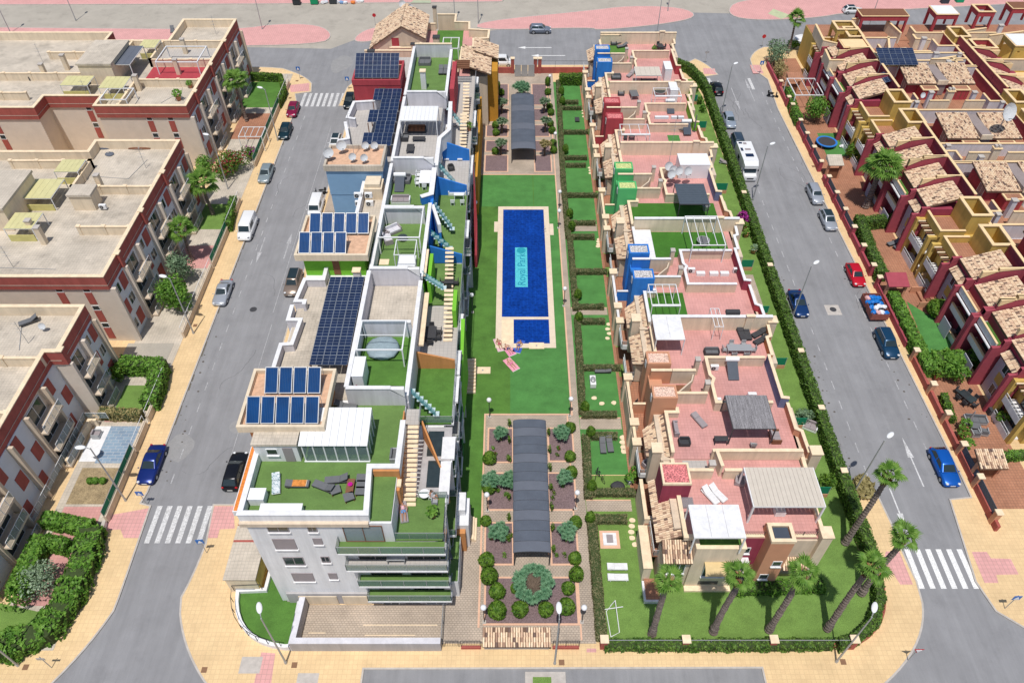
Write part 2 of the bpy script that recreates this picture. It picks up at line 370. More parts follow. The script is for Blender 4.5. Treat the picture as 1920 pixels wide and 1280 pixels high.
# pink islands beyond the far street
def island(pts, name='pink_island'): slab(name, smooth_poly(PL(pts), 2), M['pink_pave'], .12)
island([(-300, 62), (300, 88), (380, 88), (600, 84), (625, 68), (600, 48), (520, 46), (450, 56), (300, 56), (-300, 50)])
island([(895, 58), (1110, 52), (1120, 58), (1240, 47), (1310, 33), (1280, 15), (1180, 12), (1100, 22), (895, 42)])
island([(660, 78), (690, 80), (720, 70), (720, 50), (682, 58)])
island([(1362, 26), (1400, 39), (1520, 36), (1600, 22), (2300, -10), (2300, -30), (1800, -8), (1480, -2), (1380, 2)])
slab('far_pink_pavement', PL([(-700, 12), (500, 8), (940, 4), (960, -14), (-700, -12)]), M['pink_pave'])
sheet('green_pavement_patch', PL([(775, 1), (808, 1), (808, 6), (770, 6)], .12), mat('pale_green_paving', (.42, .48, .32)))
sheet('green_pavement_patch', PL([(1450, 17), (1485, 30), (1465, 36), (1440, 26)], .12), mat('pale_green_paving_b', (.48, .52, .32)))
# road paint ------------------------------------------------------
def stripe(b, pts, z=.005): b.prism(pts, z-.004+.0008, z)
def zebra(name_label, x0, y0, y1, n, pitch=1.0, w=.5, m='paint_old'):
    t = thing('zebra_crossing', name_label, 'crossing', (x0, y0, 0)); tag(t, kind='structure')
    for i in range(n):
        b = B(); stripe(b, [(x0+i*pitch, y0), (x0+i*pitch+w, y0), (x0+i*pitch+w, y1), (x0+i*pitch, y1)]); b.build('stripe', M[m], t)
zebra('worn white zebra crossing across the left street by the white apartment building', -35.36, 36.3, 40.4, 6)
zebra('crisp white zebra crossing at the lower end of the right street', 37.43, 31.7, 35.67, 6, m='paint')
zebra('faded far zebra crossing at the top of the left street', -36.4, 118.6, 123.2, 8, .95)
zebra('far zebra crossing at the top of the right street', 34.2, 124.5, 128.6, 2, .95)
zebra('far zebra stripes beside the right corner pavement', 42.4, 124.5, 128.6, 1, .95)
b = B()
for i in range(28):      # dashed parking lines
    y = 44+i*2.9
    for x in (36.6, 43.9): b_ = [(x, y), (x+.1, y), (x+.1, y+1.2), (x, y+1.2)]; stripe(b, b_)
for i in range(24):
    y = 43+i*3.1
    stripe(b, [(-34.9, y), (-34.8, y), (-34.8, y+1.2), (-34.9, y+1.2)])
for x, y0, y1 in ((-29.6, 46, 66), (-29.9, 68, 112)): stripe(b, [(x, y0), (x+.06, y0), (x+.06, y1), (x, y1)])
struct('lane_markings', b, M['paint_worn'])
def arrow(x, y, L, up=1, w=.62):
    b = B(); s = up
    stripe(b, [(x-.07, y), (x+.07, y), (x+.07, y+s*L*.62), (x-.07, y+s*L*.62)])
    stripe(b, [(x-w/2, y+s*L*.58), (x+w/2, y+s*L*.58), (x, y+s*L)], .0055)
    return struct('road_arrow', b, M['paint_worn' if x < 0 or y > 90 else 'paint_old'])
x, y = P(1732, 912); arrow(x, y, 6.2)
x, y = P(1668, 915); arrow(x, y, 5, -1)
x, y = P(532, 485); arrow(x, y, 5.5)
x, y = P(497, 445); arrow(x, y, 5.5, -1)
x, y = P(1415, 190); arrow(x, y, 8); x, y = P(1371, 165); arrow(x, y, 8, -1)
for px in (985, 1010): 
    x, y = P(px, 90+(px-985)*.6); b = B(); stripe(b, [(x, y), (x+5, y), (x+5, y+.2), (x, y+.2)]); stripe(b, [(x-1.4, y+.1), (x, y-.4), (x, y+.6)], .0056); struct('road_arrow', b, M['paint'])
rnd = random.Random(21); b = B()
for k in range(16):
    x, y = (rnd.uniform(35.5, 45), rnd.uniform(46, 120)) if k % 2 else (rnd.uniform(-36, -29), rnd.uniform(42, 115)); a = rnd.choice((0, 1.57))+rnd.uniform(-.3, .3)
    for j in range(14):
        x2, y2 = x+math.cos(a)*.5, y+math.sin(a)*.5; b.face([(x-.03, y-.03, .003), (x+.03, y-.03, .003), (x2+.03, y2+.03, .003), (x2-.03, y2+.03, .003)]); x, y = x2, y2; a += rnd.uniform(-.5, .5)
struct('tar_cracks', b, mat('sealed_crack', (.17, .17, .18), .9, .2, 2)); b = B()
for k in range(60):
    x, y = rnd.choice(((rnd.uniform(43.5, 46), rnd.uniform(45, 75)), (rnd.uniform(34.8, 36), rnd.uniform(45, 75)), (rnd.uniform(-36.5, -35), rnd.uniform(42, 70)))); r = rnd.uniform(.05, .16); b.prism([(x+r*math.cos(i*1.05), y+r*rnd.uniform(.5, 1)*math.sin(i*1.05)) for i in range(6)], .001, .0045)
tag(struct('road_debris', b, mat('dry_debris', (.10, .085, .07), .95, .2)), kind='stuff')
for px, py, rx, ry in ((338, 838, 1.6, 2.2), (455, 800, 1.6, 1.2), (640, 120, 2.2, 4)): x, y = P(px, py); b = B(); b.prism([(x+rx*rnd.uniform(.85, 1)*math.cos(i*.45), y+ry*rnd.uniform(.6, 1)*math.sin(i*.45)) for i in range(14)], .0005, .0025); struct('dusty_patch', b, mat('dusty_asphalt', (.295, .292, .292), .95, .1, 1.2, .06, 7))
b = B()
for x0, y0, y1 in ((-36.88, 42, 119), (-27.62, 44, 118), (34.08, 43, 122), (45.0, 46, 110)):
    y = y0
    while y < y1: w = rnd.uniform(.08, .3); l = rnd.uniform(.8, 3); xx = x0+(1.2*(1-(y-46)/72)+.05 if x0 > 40 else 0); b.prism([(xx, y), (xx+w, y+.1), (xx+w*.8, y+l), (xx, y+l)], .0012, .0048); y += l+rnd.uniform(0, .6)
tag(struct('gutter_dirt', b, mat('gutter_dirt', (.16, .145, .12), .95, .3, 2)), kind='stuff')
# covers and drains
def cover(px, py, r, z=.0, sq=False):
    x, y = P(px, py, z); b = B()
    if sq: b.box(x-r, x+r, y-r, y+r, z-.01, z+.008)
    else: b.cyl(x, y, z-.01, z+.008, r, 16)
    o = struct('manhole_cover', b, M['dark_metal'] if not sq else mat('drain_rust', (.25, .14, .08)))
for a in ((153, 1131, .4), ): cover(*a, z=.12)
for a in ((475, 580, .45), (1562, 580, .42), (478, 172, .4)): cover(*a)
b = B(); x, y = P(1562, 581); b.box(x-.9, x+.9, y-.9, y+.9, .0005, .004); struct('manhole_surround', b, M['kerb'])
for px, py in ((48, 1250), (383, 1255), (552, 1246), (1053, 1241), (1581, 1240), (1786, 841), (366, 610), (1525, 312), (557, 152), (544, 184)): cover(px, py, .24, .12, True)
b = B()
for px, py in ((470, 1246), (576, 1277)): x, y = P(px, py, .12); b.box(x-.9, x+.9, y-.7, y+.7, .1215, .128)
struct('concrete_inspection_lid', b, M['kerb'])
# front street planter island
b = B(); b.box(*RC(985, 1062, 1300, 1253, .15)[:2], 18, 24.2, -.3, .15); struct('concrete_planter_island', b, M['kerb'])
b = B(); b.box(1.75, 3.3, 18, 23.7, .1515, .35); struct('planter_grass', b, M['turf'])
# ================================================================ central complex ground
ZG = .14
def region(name, pts, m, z=ZG): b = B(); b.prism(pts, .1, z); return struct(name, b, m)
region('courtyard_paving', [(-11.5, 26.6), (7.35, 26.6), (7.35, 131), (-27, 131), (-27, 44), (-11.5, 44)], M['stone_pave'])
region('pool_lawn', [(-11, 38), (-2.85, 38), (-2.85, 51.75), (6.45, 51.75), (6.55, 97.9), (-11, 97.9)], M['lawn'], ZG+.012)
region('lawn_repair_panel', [(-.2, 51.8), (6.4, 51.8), (6.5, 97.85), (3.2, 97.85), (3.2, 62), (-.2, 61)], M['lawn_light'], ZG+.018)
region('lawn_repair_panel', [(-4.5, 89.9), (3.1, 89.9), (3.1, 97.85), (-4.6, 97.85)], M['lawn_light'], ZG+.018)
region('east_gardens_lawn', [(7.35, 44), (12.0, 44), (12.0, 127), (7.35, 127)], M['lawn_light'])
for y0, y1 in ((84.2, 85.6), (67.5, 68.7), (49.8, 51.3), (39.7, 40.9)): region('garden_path', [(7.4, y0), (11.9, y0), (11.9, y1), (7.4, y1)], M['stone_pave'], ZG+.02); region('garden_path_edge', [(7.4, y1+.005), (11.9, y1+.005), (11.9, y1+.13), (7.4, y1+.13)], M['edge_brick'], ZG+.03)
region('east_strip_lawn', [(7.35, 26.9), (31, 26.9), (32.9, 28.5), (33.1, 44), (33.1, 122), (32.3, 128), (12.05, 128), (12.05, 43.9), (7.35, 43.9)], M['turf'])
# cut-out around pool handled by raising the surround
pool = thing('swimming_pool', 'long dark blue swimming pool with a small toddler pool at its near end', 'swimming pool', (1.6, 76, 0))
zc = .2
b = B()
b.wall([(-1.62, 67.1), (-1.62, 89.5), (4.9, 89.5), (4.9, 67.1)], .72, ZG, zc); b.box(-1.98, 5.26, 66.65, 67.1, ZG, zc)
b.wall([(-1.62, 66.65), (-1.62, 62.2), (4.9, 62.2), (4.9, 66.65)], .72, ZG, zc)
b.box(-2.5, -1.97, 84, 86.3, ZG, zc); b.box(5.25, 5.8, 83.3, 85.8, ZG, zc)
b.build('coping', mat('pool_coping_stone', (.74, .62, .48), .8, .08, 2), pool)
b = B(); b.box(-1.26, 4.54, 67.1, 89.14, .10, .175); b.build('water_surface', M['water'], pool)
b = B(); b.box(.2, 4.54, 62.56, 66.65, .10, .175); b.build('water_surface', M['water'], pool)
b = B(); b.box(-1.26, .2, 62.56, 66.64, .1, zc-.003); b.build('pool_step_deck', M['coping'], pool)
# pool mosaic with lettering on the pool floor
b = B(); b.box(.42, 2.05, 72.6, 80.6, .175, .179); b.build('mosaic_panel', mat('turquoise_mosaic', (.10, .55, .62), .2, .15, 3, .3, 12), pool)
def text(s, size, loc, rot, m, name='lettering', parent=None, ext=.002, align='CENTER', font=None):
    cu = bpy.data.curves.new(name, 'FONT'); cu.body = s; cu.size = size; cu.extrude = ext; cu.align_x = align; cu.align_y = 'CENTER'
    o = bpy.data.objects.new(name, cu); COL.objects.link(o)
    bpy.context.view_layer.update()
    me = bpy.data.meshes.new_from_object(o); bpy.data.objects.remove(o); bpy.data.curves.remove(cu)
    me.materials.clear(); me.materials.append(m)
    o = bpy.data.objects.new(name, me); COL.objects.link(o)
    o.rotation_euler = rot
    if parent is not None: o.parent = parent; o.location = Vector(loc)-wloc(parent)
    else: o.location = loc
    return o
text('Royal Park', 1.75, (1.3, 76.1, .181), (0, 0, math.pi/2), mat('mosaic_lettering', (.02, .25, .38), .3, .1, 4), parent=pool).scale = (.85, .85, 1)
b = B(); b.cyl(1.25, 79.95, .180, .183, .62, 20); b.build('mosaic_emblem', mat('mosaic_emblem_teal', (.03, .33, .42), .3, .2, 5), pool)
for sx in (-.3, .3): b = B(); b.tube([(4.75, 84.2+sx, .2), (4.6, 84.2+sx, .85), (4.4, 84.2+sx, .2)], .03, 6); b.build('ladder_rail', M['steel'], pool)
# garden beds
def bed(x0, x1, y0, y1):
    b = B(); b.box(x0-.18, x1+.18, y0-.18, y1+.18, .1, ZG+.03); struct('bed_edging', b, M['edge_brick'])
    b = B(); b.box(x0, x1, y0, y1, .1, ZG+.05); struct('gravel_bed', b, M['gravel'])
def rect_px(a, b_, c, d): return RC(a, b_, c, d, ZG)
for r in ((910, 1083, 1168, 1084), (910, 960, 1056, 981), (1036, 1083, 1056, 981), (917, 962, 954, 888), (1031, 1079, 954, 888), (916, 960, 865, 804), (1031, 1075, 863, 804)):
    x0, x1, y0, y1 = rect_px(*r); bed(x0, x1, y0, y1)
for y0, y1 in ((98.9, 103.2), (104.5, 107.4), (108.9, 112.2), (113.8, 117.4), (118.9, 126)):
    bed(-4.1, -.75, y0, y1); bed(3.6, 6.0, y0, y1)
b = B(); b.box(-4.95, -4.8, 97.9, 129, .1, ZG+.03); b.box(6.5, 6.68, 51.7, 129, .1, ZG+.03); b.box(-3.05, -2.87, 28, 51.75, .1, ZG+.03)
b.box(-3.05, 6.6, 51.75, 51.93, .1, ZG+.035); b.box(-4.9, 6.6, 97.9, 98.1, .1, ZG+.035); b.box(6.0, 6.15, 26.9, 51.7, .1, ZG+.03)
struct('path_edging', b, M['edge_brick'])
# ================================================================ vegetation builders
def leafquad(b, p, n, s, rnd, tilt=.9):
    d = Vector((rnd.gauss(0, 1), rnd.gauss(0, 1), rnd.gauss(0, 1)))
    n = (Vector(n)+d*tilt*.6).normalized(); a = n.orthogonal().normalized(); c = n.cross(a); t = rnd.uniform(0, 6.28)
    e = (a*math.cos(t)+c*math.sin(t))*s; f = (c*math.cos(t)-a*math.sin(t))*s*.55; p = Vector(p)
    b.face([p-e, p-f, p+e, p+f])
def hedge(pts, wd, h, label, lf='hedge', z=.14, dens=64, leaf=.125, closed=False, group='clipped hedges', name='hedge', wob=.04, cat='hedge'):
    rnd = random.Random(int(abs(pts[0][0]*31+pts[0][1]*17)*10))
    t = thing(name, label, cat, (pts[0][0], pts[0][1], z), group)
    b = B(); b.wall(pts, wd*.86, z, z+h*.94, closed); b.build('inner_branches', M['hedge_core'], t)
    b = B(); n = len(pts)
    for i in range(n if closed else n-1):
        x0, y0 = pts[i]; x1, y1 = pts[(i+1) % n]; l = math.hypot(x1-x0, y1-y0); ux, uy = (x1-x0)/l, (y1-y0)/l; nx, ny = -uy, ux
        def put(s_, q, zz, nn):
            wv = wob*(math.sin(s_*1.7+x0)+math.sin(s_*4.1+zz*3+y0))
            b_ = (x0+ux*s_+nx*(q+(wv if nn[2] == 0 else 0)*(1 if q > 0 else -1)), y0+uy*s_+ny*(q+(wv if nn[2] == 0 else 0)*(1 if q > 0 else -1)), z+zz+(wv if nn[2] else 0))
            leafquad(b, b_, nn, rnd.uniform(.7, 1.3)*leaf, rnd)
        for _ in range(int(l*wd*dens)): put(rnd.uniform(-.1, l+.1), rnd.uniform(-wd/2, wd/2), h+rnd.uniform(-.05, .06), (0, 0, 1))
        for sd_ in (1, -1):
            for _ in range(int(l*h*dens)): put(rnd.uniform(-.1, l+.1), sd_*(wd/2+rnd.uniform(-.05, .05)), rnd.uniform(0, h), (nx*sd_, ny*sd_, 0))
        for e, s0 in ((0, -1), (l, 1)):
            for _ in range(int(wd*h*dens)): put(e+s0*rnd.uniform(-.02, .06), rnd.uniform(-wd/2, wd/2), rnd.uniform(0, h), (ux*s0, uy*s0, 0))
    tag(b.build('foliage', LF[lf], t), kind='stuff'); return t
M['hedge_core'] = mat('hedge_branches', (.05, .075, .025), 1, .2, 3)
M['shade_leaf'] = M['hedge_core']
def shrub_proto(kind, lf, seed, n=620, leaf=.10):
    def mk():
        rnd = random.Random(seed); t = thing('round_shrub', 'x', 'shrub')
        c = B(); c.ball(0, 0, .48, .42, .42, .42, 10, 6, .06, rnd); c.build('branches', M['hedge_core'], t, local=True)
        b = B()
        for _ in range(n):
            a = rnd.uniform(0, 6.283); u = rnd.uniform(-.75, 1); r = math.sqrt(1-u*u)
            q = .5*(1+.05*math.sin(a*3+seed)+rnd.uniform(-.05, .05)); nn = Vector((r*math.cos(a), r*math.sin(a), u))
            leafquad(b, nn*q+Vector((0, 0, .5)), nn, leaf*rnd.uniform(.7, 1.2), rnd, .7)
        tag(b.build('foliage', LF[lf], t, local=True), kind='stuff'); return t
    return mk
def shrub(px, py, d, label, lf='dark', z=.17, hz=1.0, name=None, group='clipped ball shrubs', world=None):
    x, y = world or P(px, py, z+.3*d); sd_ = random.randint(0, 2)
    o = inst('shrub'+lf+str(sd_), shrub_proto('r', lf, sd_*7+1), (x, y, z), random.uniform(0, 6), label, group, (d, d, d*hz))
    if name: o.name = name
    return o
def bush(px, py, rx, ry, rz, label, lf='bright', z=.12, n=None, leaf=.17, flowers=None, name='bush', lobes=7, world=None, group=None):
    """loose bush: several lobes of leaf clumps"""
    x, y = world or P(px, py, z+rz*.6); rnd = random.Random(int(x*97+y*13)); t = thing(name, label, 'bush', (x, y, z), group)
    st = B()
    for k in range(5):
        a = rnd.uniform(0, 6.28); st.tube([(x, y, z), (x+math.cos(a)*rx*.35, y+math.sin(a)*ry*.35, z+rz*.6)], .05, 5, .02)
    st.build('stems', M['bark'], t)
    b = B(); b.m; L_ = []
    for k in range(lobes):
        a = k*2.4+rnd.uniform(-.4, .4); q = rnd.uniform(.25, .62) if k else 0
        L_.append((x+math.cos(a)*rx*q, y+math.sin(a)*ry*q, z+rz*rnd.uniform(.75, 1.05)-.15*q, rnd.uniform(.42, .62)))
    n = n or int(90*rx*ry*4/ (leaf/.17)**2)
    for _ in range(n):
        cx, cy, cz, q = rnd.choice(L_); a = rnd.uniform(0, 6.283); u = rnd.uniform(-.9, 1); r = math.sqrt(1-u*u); s_ = rnd.uniform(.75, 1.08)
        nn = Vector((r*math.cos(a), r*math.sin(a), u)); p = Vector((cx+nn.x*rx*q*s_, cy+nn.y*ry*q*s_, max(z+.05, cz+nn.z*rz*.55*s_)))
        b.mi = 1 if (flowers and rnd.random() < .3 and nn.z > -.1) else 0
        leafquad(b, p, nn, leaf*rnd.uniform(.6, 1.3), rnd)
    ms = [LF[lf]]+([LF[flowers]] if flowers else [])
    tag(b.build('foliage', ms, t), kind='stuff')
    return t
def frond_mesh(L=1.5, fan=1.0, seed=0, droop=.5):
    """palmate fan leaf: stalk plus a pleated, split fan"""
    rnd = random.Random(seed); b = B(); k = 13
    def pt(s_, z): return z-droop*s_*s_*.55
    base = L*.45
    b.face([(-.03, 0, 0), (.03, 0, 0), (.02, base, pt(base/L, .35*base)), (-.02, base, pt(base/L, .35*base))])
    c = Vector((0, base, pt(base/L, .35*base)))
    for i in range(k):
        a = (i-(k-1)/2)/(k-1)*2.9; r = fan*(1-.18*abs(a)/1.45)*rnd.uniform(.88, 1.08)
        a1, a2 = a-.125, a+.125
        def q(an, rr, dz): return (c.x+math.sin(an)*rr, c.y+math.cos(an)*rr*.9, c.z+.10*rr-droop*(rr/fan)**2*.45+dz)
        b.face([tuple(c), q(a1, r*.62, -.05), q(a, r*.66, .04)]); b.face([tuple(c), q(a, r*.66, .04), q(a2, r*.62, -.05)])
        b.face([q(a1, r*.62, -.05), q(a+rnd.uniform(-.06, .06), r, -.16), q(a, r*.66, .04)]); b.face([q(a, r*.66, .04), q(a+rnd.uniform(-.06, .06), r, -.16), q(a2, r*.62, -.05)])
    me_o = b.build('frond', LF['palm']); me = me_o.data; bpy.data.objects.remove(me_o); return me
FM = [frond_mesh(1.9, 1.2, i, .5+.25*i) for i in range(3)]
def palm_proto(h, seed, n=34, r0=.34, size=1.0, skirt=True):
    def mk():
        rnd = random.Random(seed); t = thing('fan_palm', 'x', 'palm tree')
        b = B(); pts = []; rs = []
        k = int(h*5)
        for i in range(k+1):
            s_ = i/k; pts.append((.22*math.sin(s_*3+seed)*s_, .18*math.sin(s_*2+seed)*s_, h*s_)); rs.append(r0*(1.25-.5*s_ if s_ < .12 else 1.0-.28*s_)*(1.13 if i % 2 else .9)*rnd.uniform(.94, 1.08))
        b.tube(pts, rs, 10); b.build('trunk', M['trunk'], t, local=True)
        if skirt:
            b = B(); rn = random.Random(seed)
            for _ in range(150):
                a = rn.uniform(0, 6.28); z = h-rn.uniform(.05, 1.3); d = Vector((math.cos(a), math.sin(a), 0))
                p = Vector((0, 0, z))+d*r0*.7; q = p+d*.30+Vector((0, 0, .22)); sd_ = Vector((-d.y, d.x, 0))*.06
                b.face([p-sd_, p+sd_, q+sd_*.6, q-sd_*.6])
            tag(b.build('old_leaf_bases', M['bark_orange'], t, local=True), kind='stuff')
        for i in range(n):
            o = bpy.data.objects.new('frond', FM[i % 3]); COL.objects.link(o); o.parent = t
            el = 1.15-1.75*(i/n)**1.1+rnd.uniform(-.15, .15); az = i*2.39996+rnd.uniform(-.25, .25)
            o.location = (0, 0, h+.05); o.rotation_euler = (el, rnd.uniform(-.3, .3), az); s_ = size*rnd.uniform(.8, 1.1); o.scale = (s_,)*3
        return t
    return mk
M['bark_orange'] = mat('old_leaf_base', (.36, .19, .09), .95, .3, 4)
def palm(px, py, h, label, seed, size=1.0, n=34, r0=.34, z=.14, rz=0, skirt=True, world=None):
    x, y = world or P(px, py, z)
    return inst('palm%.1f_%d' % (h, seed), palm_proto(h, seed, n, r0, size, skirt), (x, y, z), rz, label, 'palm trees')
def spiky(px, py, label, r=1.2, h=2.2, heads=6, z=.17, lf='dragon', hollow=0, world=None, blade=.55, per=120, group='spiky dragon trees', name='dragon_tree'):
    x, y = world or P(px, py, z); rnd = random.Random(int(x*31+y*57)); t = thing(name, label, 'tree', (x, y, z), group)
    tr = B(); tr.tube([(x, y, z), (x, y, z+h*.45)], .16 if not hollow else .4, 8, .13 if not hollow else .3); tr.build('trunk', M['bark'], t)
    b = B(); lm = B()
    for k in range(heads):
        a = k*2.39996; q = math.sqrt((k+.5)/heads)*r*.72
        if hollow: q = r*(hollow+(1-hollow)*rnd.uniform(.15, .85)*.9)
        c = Vector((x+q*math.cos(a), y+q*math.sin(a), z+h*(1-.18*(q/r)**2)-.15+rnd.uniform(-.1, .1)))
        lm.tube([(x, y, z+h*.4), tuple(c-Vector((0, 0, .12)))], .07, 5, .04)
        for _ in range(per):
            u = rnd.uniform(-.25, 1); aa = rnd.uniform(0, 6.28); rr = math.sqrt(max(0, 1-u*u)); d = Vector((rr*math.cos(aa), rr*math.sin(aa), u))
            L_ = blade*rnd.uniform(.7, 1.15); sd_ = d.cross(Vector((0, 0, 1)))
            sd_ = (sd_.normalized() if sd_.length > .01 else Vector((1, 0, 0)))*.028; m_ = c+d*L_*.6; e = c+d*L_-Vector((0, 0, .12*L_))
            b.face([c-sd_, c+sd_, m_+sd_*1.1, m_-sd_*1.1]); b.face([m_-sd_*1.1, m_+sd_*1.1, e])
    lm.build('branches', M['bark'], t); tag(b.build('foliage', LF[lf], t), kind='stuff'); return t
# ================================================================ lamps and signs
def lamp_proto():
    t = thing('street_lamp', 'x', 'street lamp')
    b = B(); b.cyl(0, 0, 0, .35, .14, 10, .11); b.cyl(0, 0, .35, 8.9, .09, 8, .055); b.build('pole', M['steel'], t, local=True)
    b = B(); b.tube([(0, 0, 8.7), (0, .25, 8.95), (0, .6, 9.0)], .045, 6); b.build('arm', M['steel'], t, local=True)
    b = B(); b.ball(0, .85, 9.02, .24, .52, .13, 14, 8); b.build('lamp_head', M['white_metal'], t, smooth=True, local=True)
    b = B(); b.ball(0, .9, 8.95, .18, .36, .1, 12, 6); b.build('lens', mat('lamp_lens', (.5, .52, .5), .15, 0), t, smooth=True, local=True)
    return t
def street_lamp(px, py, rz, label, z=.12, world=None):
    x, y = world or P(px, py, z); return inst('lamp', lamp_proto, (x, y, z), rz, label, 'tall street lamps')
def globe_proto():
    t = thing('globe_lamp', 'x', 'garden lamp')
    b = B(); b.box(-.16, .16, -.16, .16, 0, .12); b.build('base', M['kerb'], t, local=True)
    b = B(); b.cyl(0, 0, .12, 2.75, .045, 8); b.cyl(0, 0, 2.7, 2.8, .10, 10); b.build('pole', M['dark_metal'], t, local=True)
    b = B(); b.ball(0, 0, 3.0, .27, None, None, 16, 10); b.build('globe', mat('white_globe', (.82, .82, .84), .25, 0), t, smooth=True, local=True)
    return t
def globe(px, py, label, z=.14, world=None):
    x, y = world or P(px, py, z); return inst('globe', globe_proto, (x, y, z), 0, label, 'globe lamps round the pool garden')
def sign(px, py, h, kind, rz, label, z=.12, world=None):
    x, y = world or P(px, py, z); t = thing('road_sign', label, 'road sign', (x, y, z), 'road signs')
    b = B(); b.cyl(x, y, z, z+h, .035, 7); b.build('post', M['steel'], t)
    ca, sa = math.cos(rz), math.sin(rz)
    def plate(poly, d, m, nm, zz=h-.35):
        q = B(); f = []; 
        for u, v in poly: f.append((x+u*ca-d*-sa*0-(-sa)*0+(-sa)*d, y+u*sa+ca*d, z+zz+v))
        g = [(p[0]-sa*-.03, p[1]+ca*-.03*-1*-1, p[2]) for p in f]
        q.face(f); q.face(g[::-1])
        for i in range(len(f)): q.face([f[i], g[i], g[(i+1) % len(f)], f[(i+1) % len(f)]])
        return q.build(nm, m, t)
    cir = lambda r, n=16: [(r*math.cos(i*6.2832/n), r*math.sin(i*6.2832/n)) for i in range(n)]
    if kind == 'stop': plate(cir(.38, 8), -.05, SG['red'], 'plate')
    elif kind == 'cross': plate([(-.35, -.35), (.35, -.35), (.35, .35), (-.35, .35)], -.05, SG['blue'], 'plate'); plate([(-.24, -.2), (.24, -.2), (0, .24)], -.09, M['white_metal'], 'triangle')
    elif kind == 'yield': plate([(-.42, .3), (0, -.42), (.42, .3)], -.05, SG['red'], 'plate'); plate([(-.25, .2), (0, -.24), (.25, .2)], -.09, M['white_metal'], 'inner_triangle')
    else: plate([(-.35, -.2), (.35, -.2), (.35, .2), (-.35, .2)], -.05, M['steel'], 'plate')
    return t
SG = {'red': mat('sign_red', (.50, .03, .04), .4, 0), 'blue': mat('sign_blue', (.03, .16, .50), .4, 0)}
# ================================================================ vehicles
PAINTS = {}
def paint(name, c, metal=.35, rough=.28):
    if name not in PAINTS: PAINTS[name] = mat('car_paint_'+name, c, rough, .03, 1, metal=metal, spec=.5)
    return PAINTS[name]
M['car_glass'] = mat('car_glass', (.02, .035, .04), .06, .1, 1, spec=.7)
M['tyre'] = mat('tyre_rubber', (.022, .022, .024), .85, .1, 5)
M['rim'] = mat('alloy_rim', (.45, .46, .48), .3, .05, 5, metal=.6)
M['headlight'] = mat('headlight_glass', (.7, .72, .74), .1, 0, spec=.6)
M['tail'] = mat('tail_light', (.45, .01, .015), .2, 0)
M['plate'] = mat('number_plate', (.75, .75, .72), .5, 0)
def loft(b, rings):
    n = len(rings[0]); n0 = len(b.v)
    for r in rings: b.v += [tuple(p) for p in r]
    for i in range(len(rings)-1):
        for k in range(n):
            b.f.append((n0+i*n+k, n0+i*n+(k+1) % n, n0+(i+1)*n+(k+1) % n, n0+(i+1)*n+k)); b.m.append(b.mi)
    b.f.append(tuple(n0+k for k in range(n-1, -1, -1))); b.f.append(tuple(n0+(len(rings)-1)*n+k for k in range(n))); b.m += [b.mi]*2
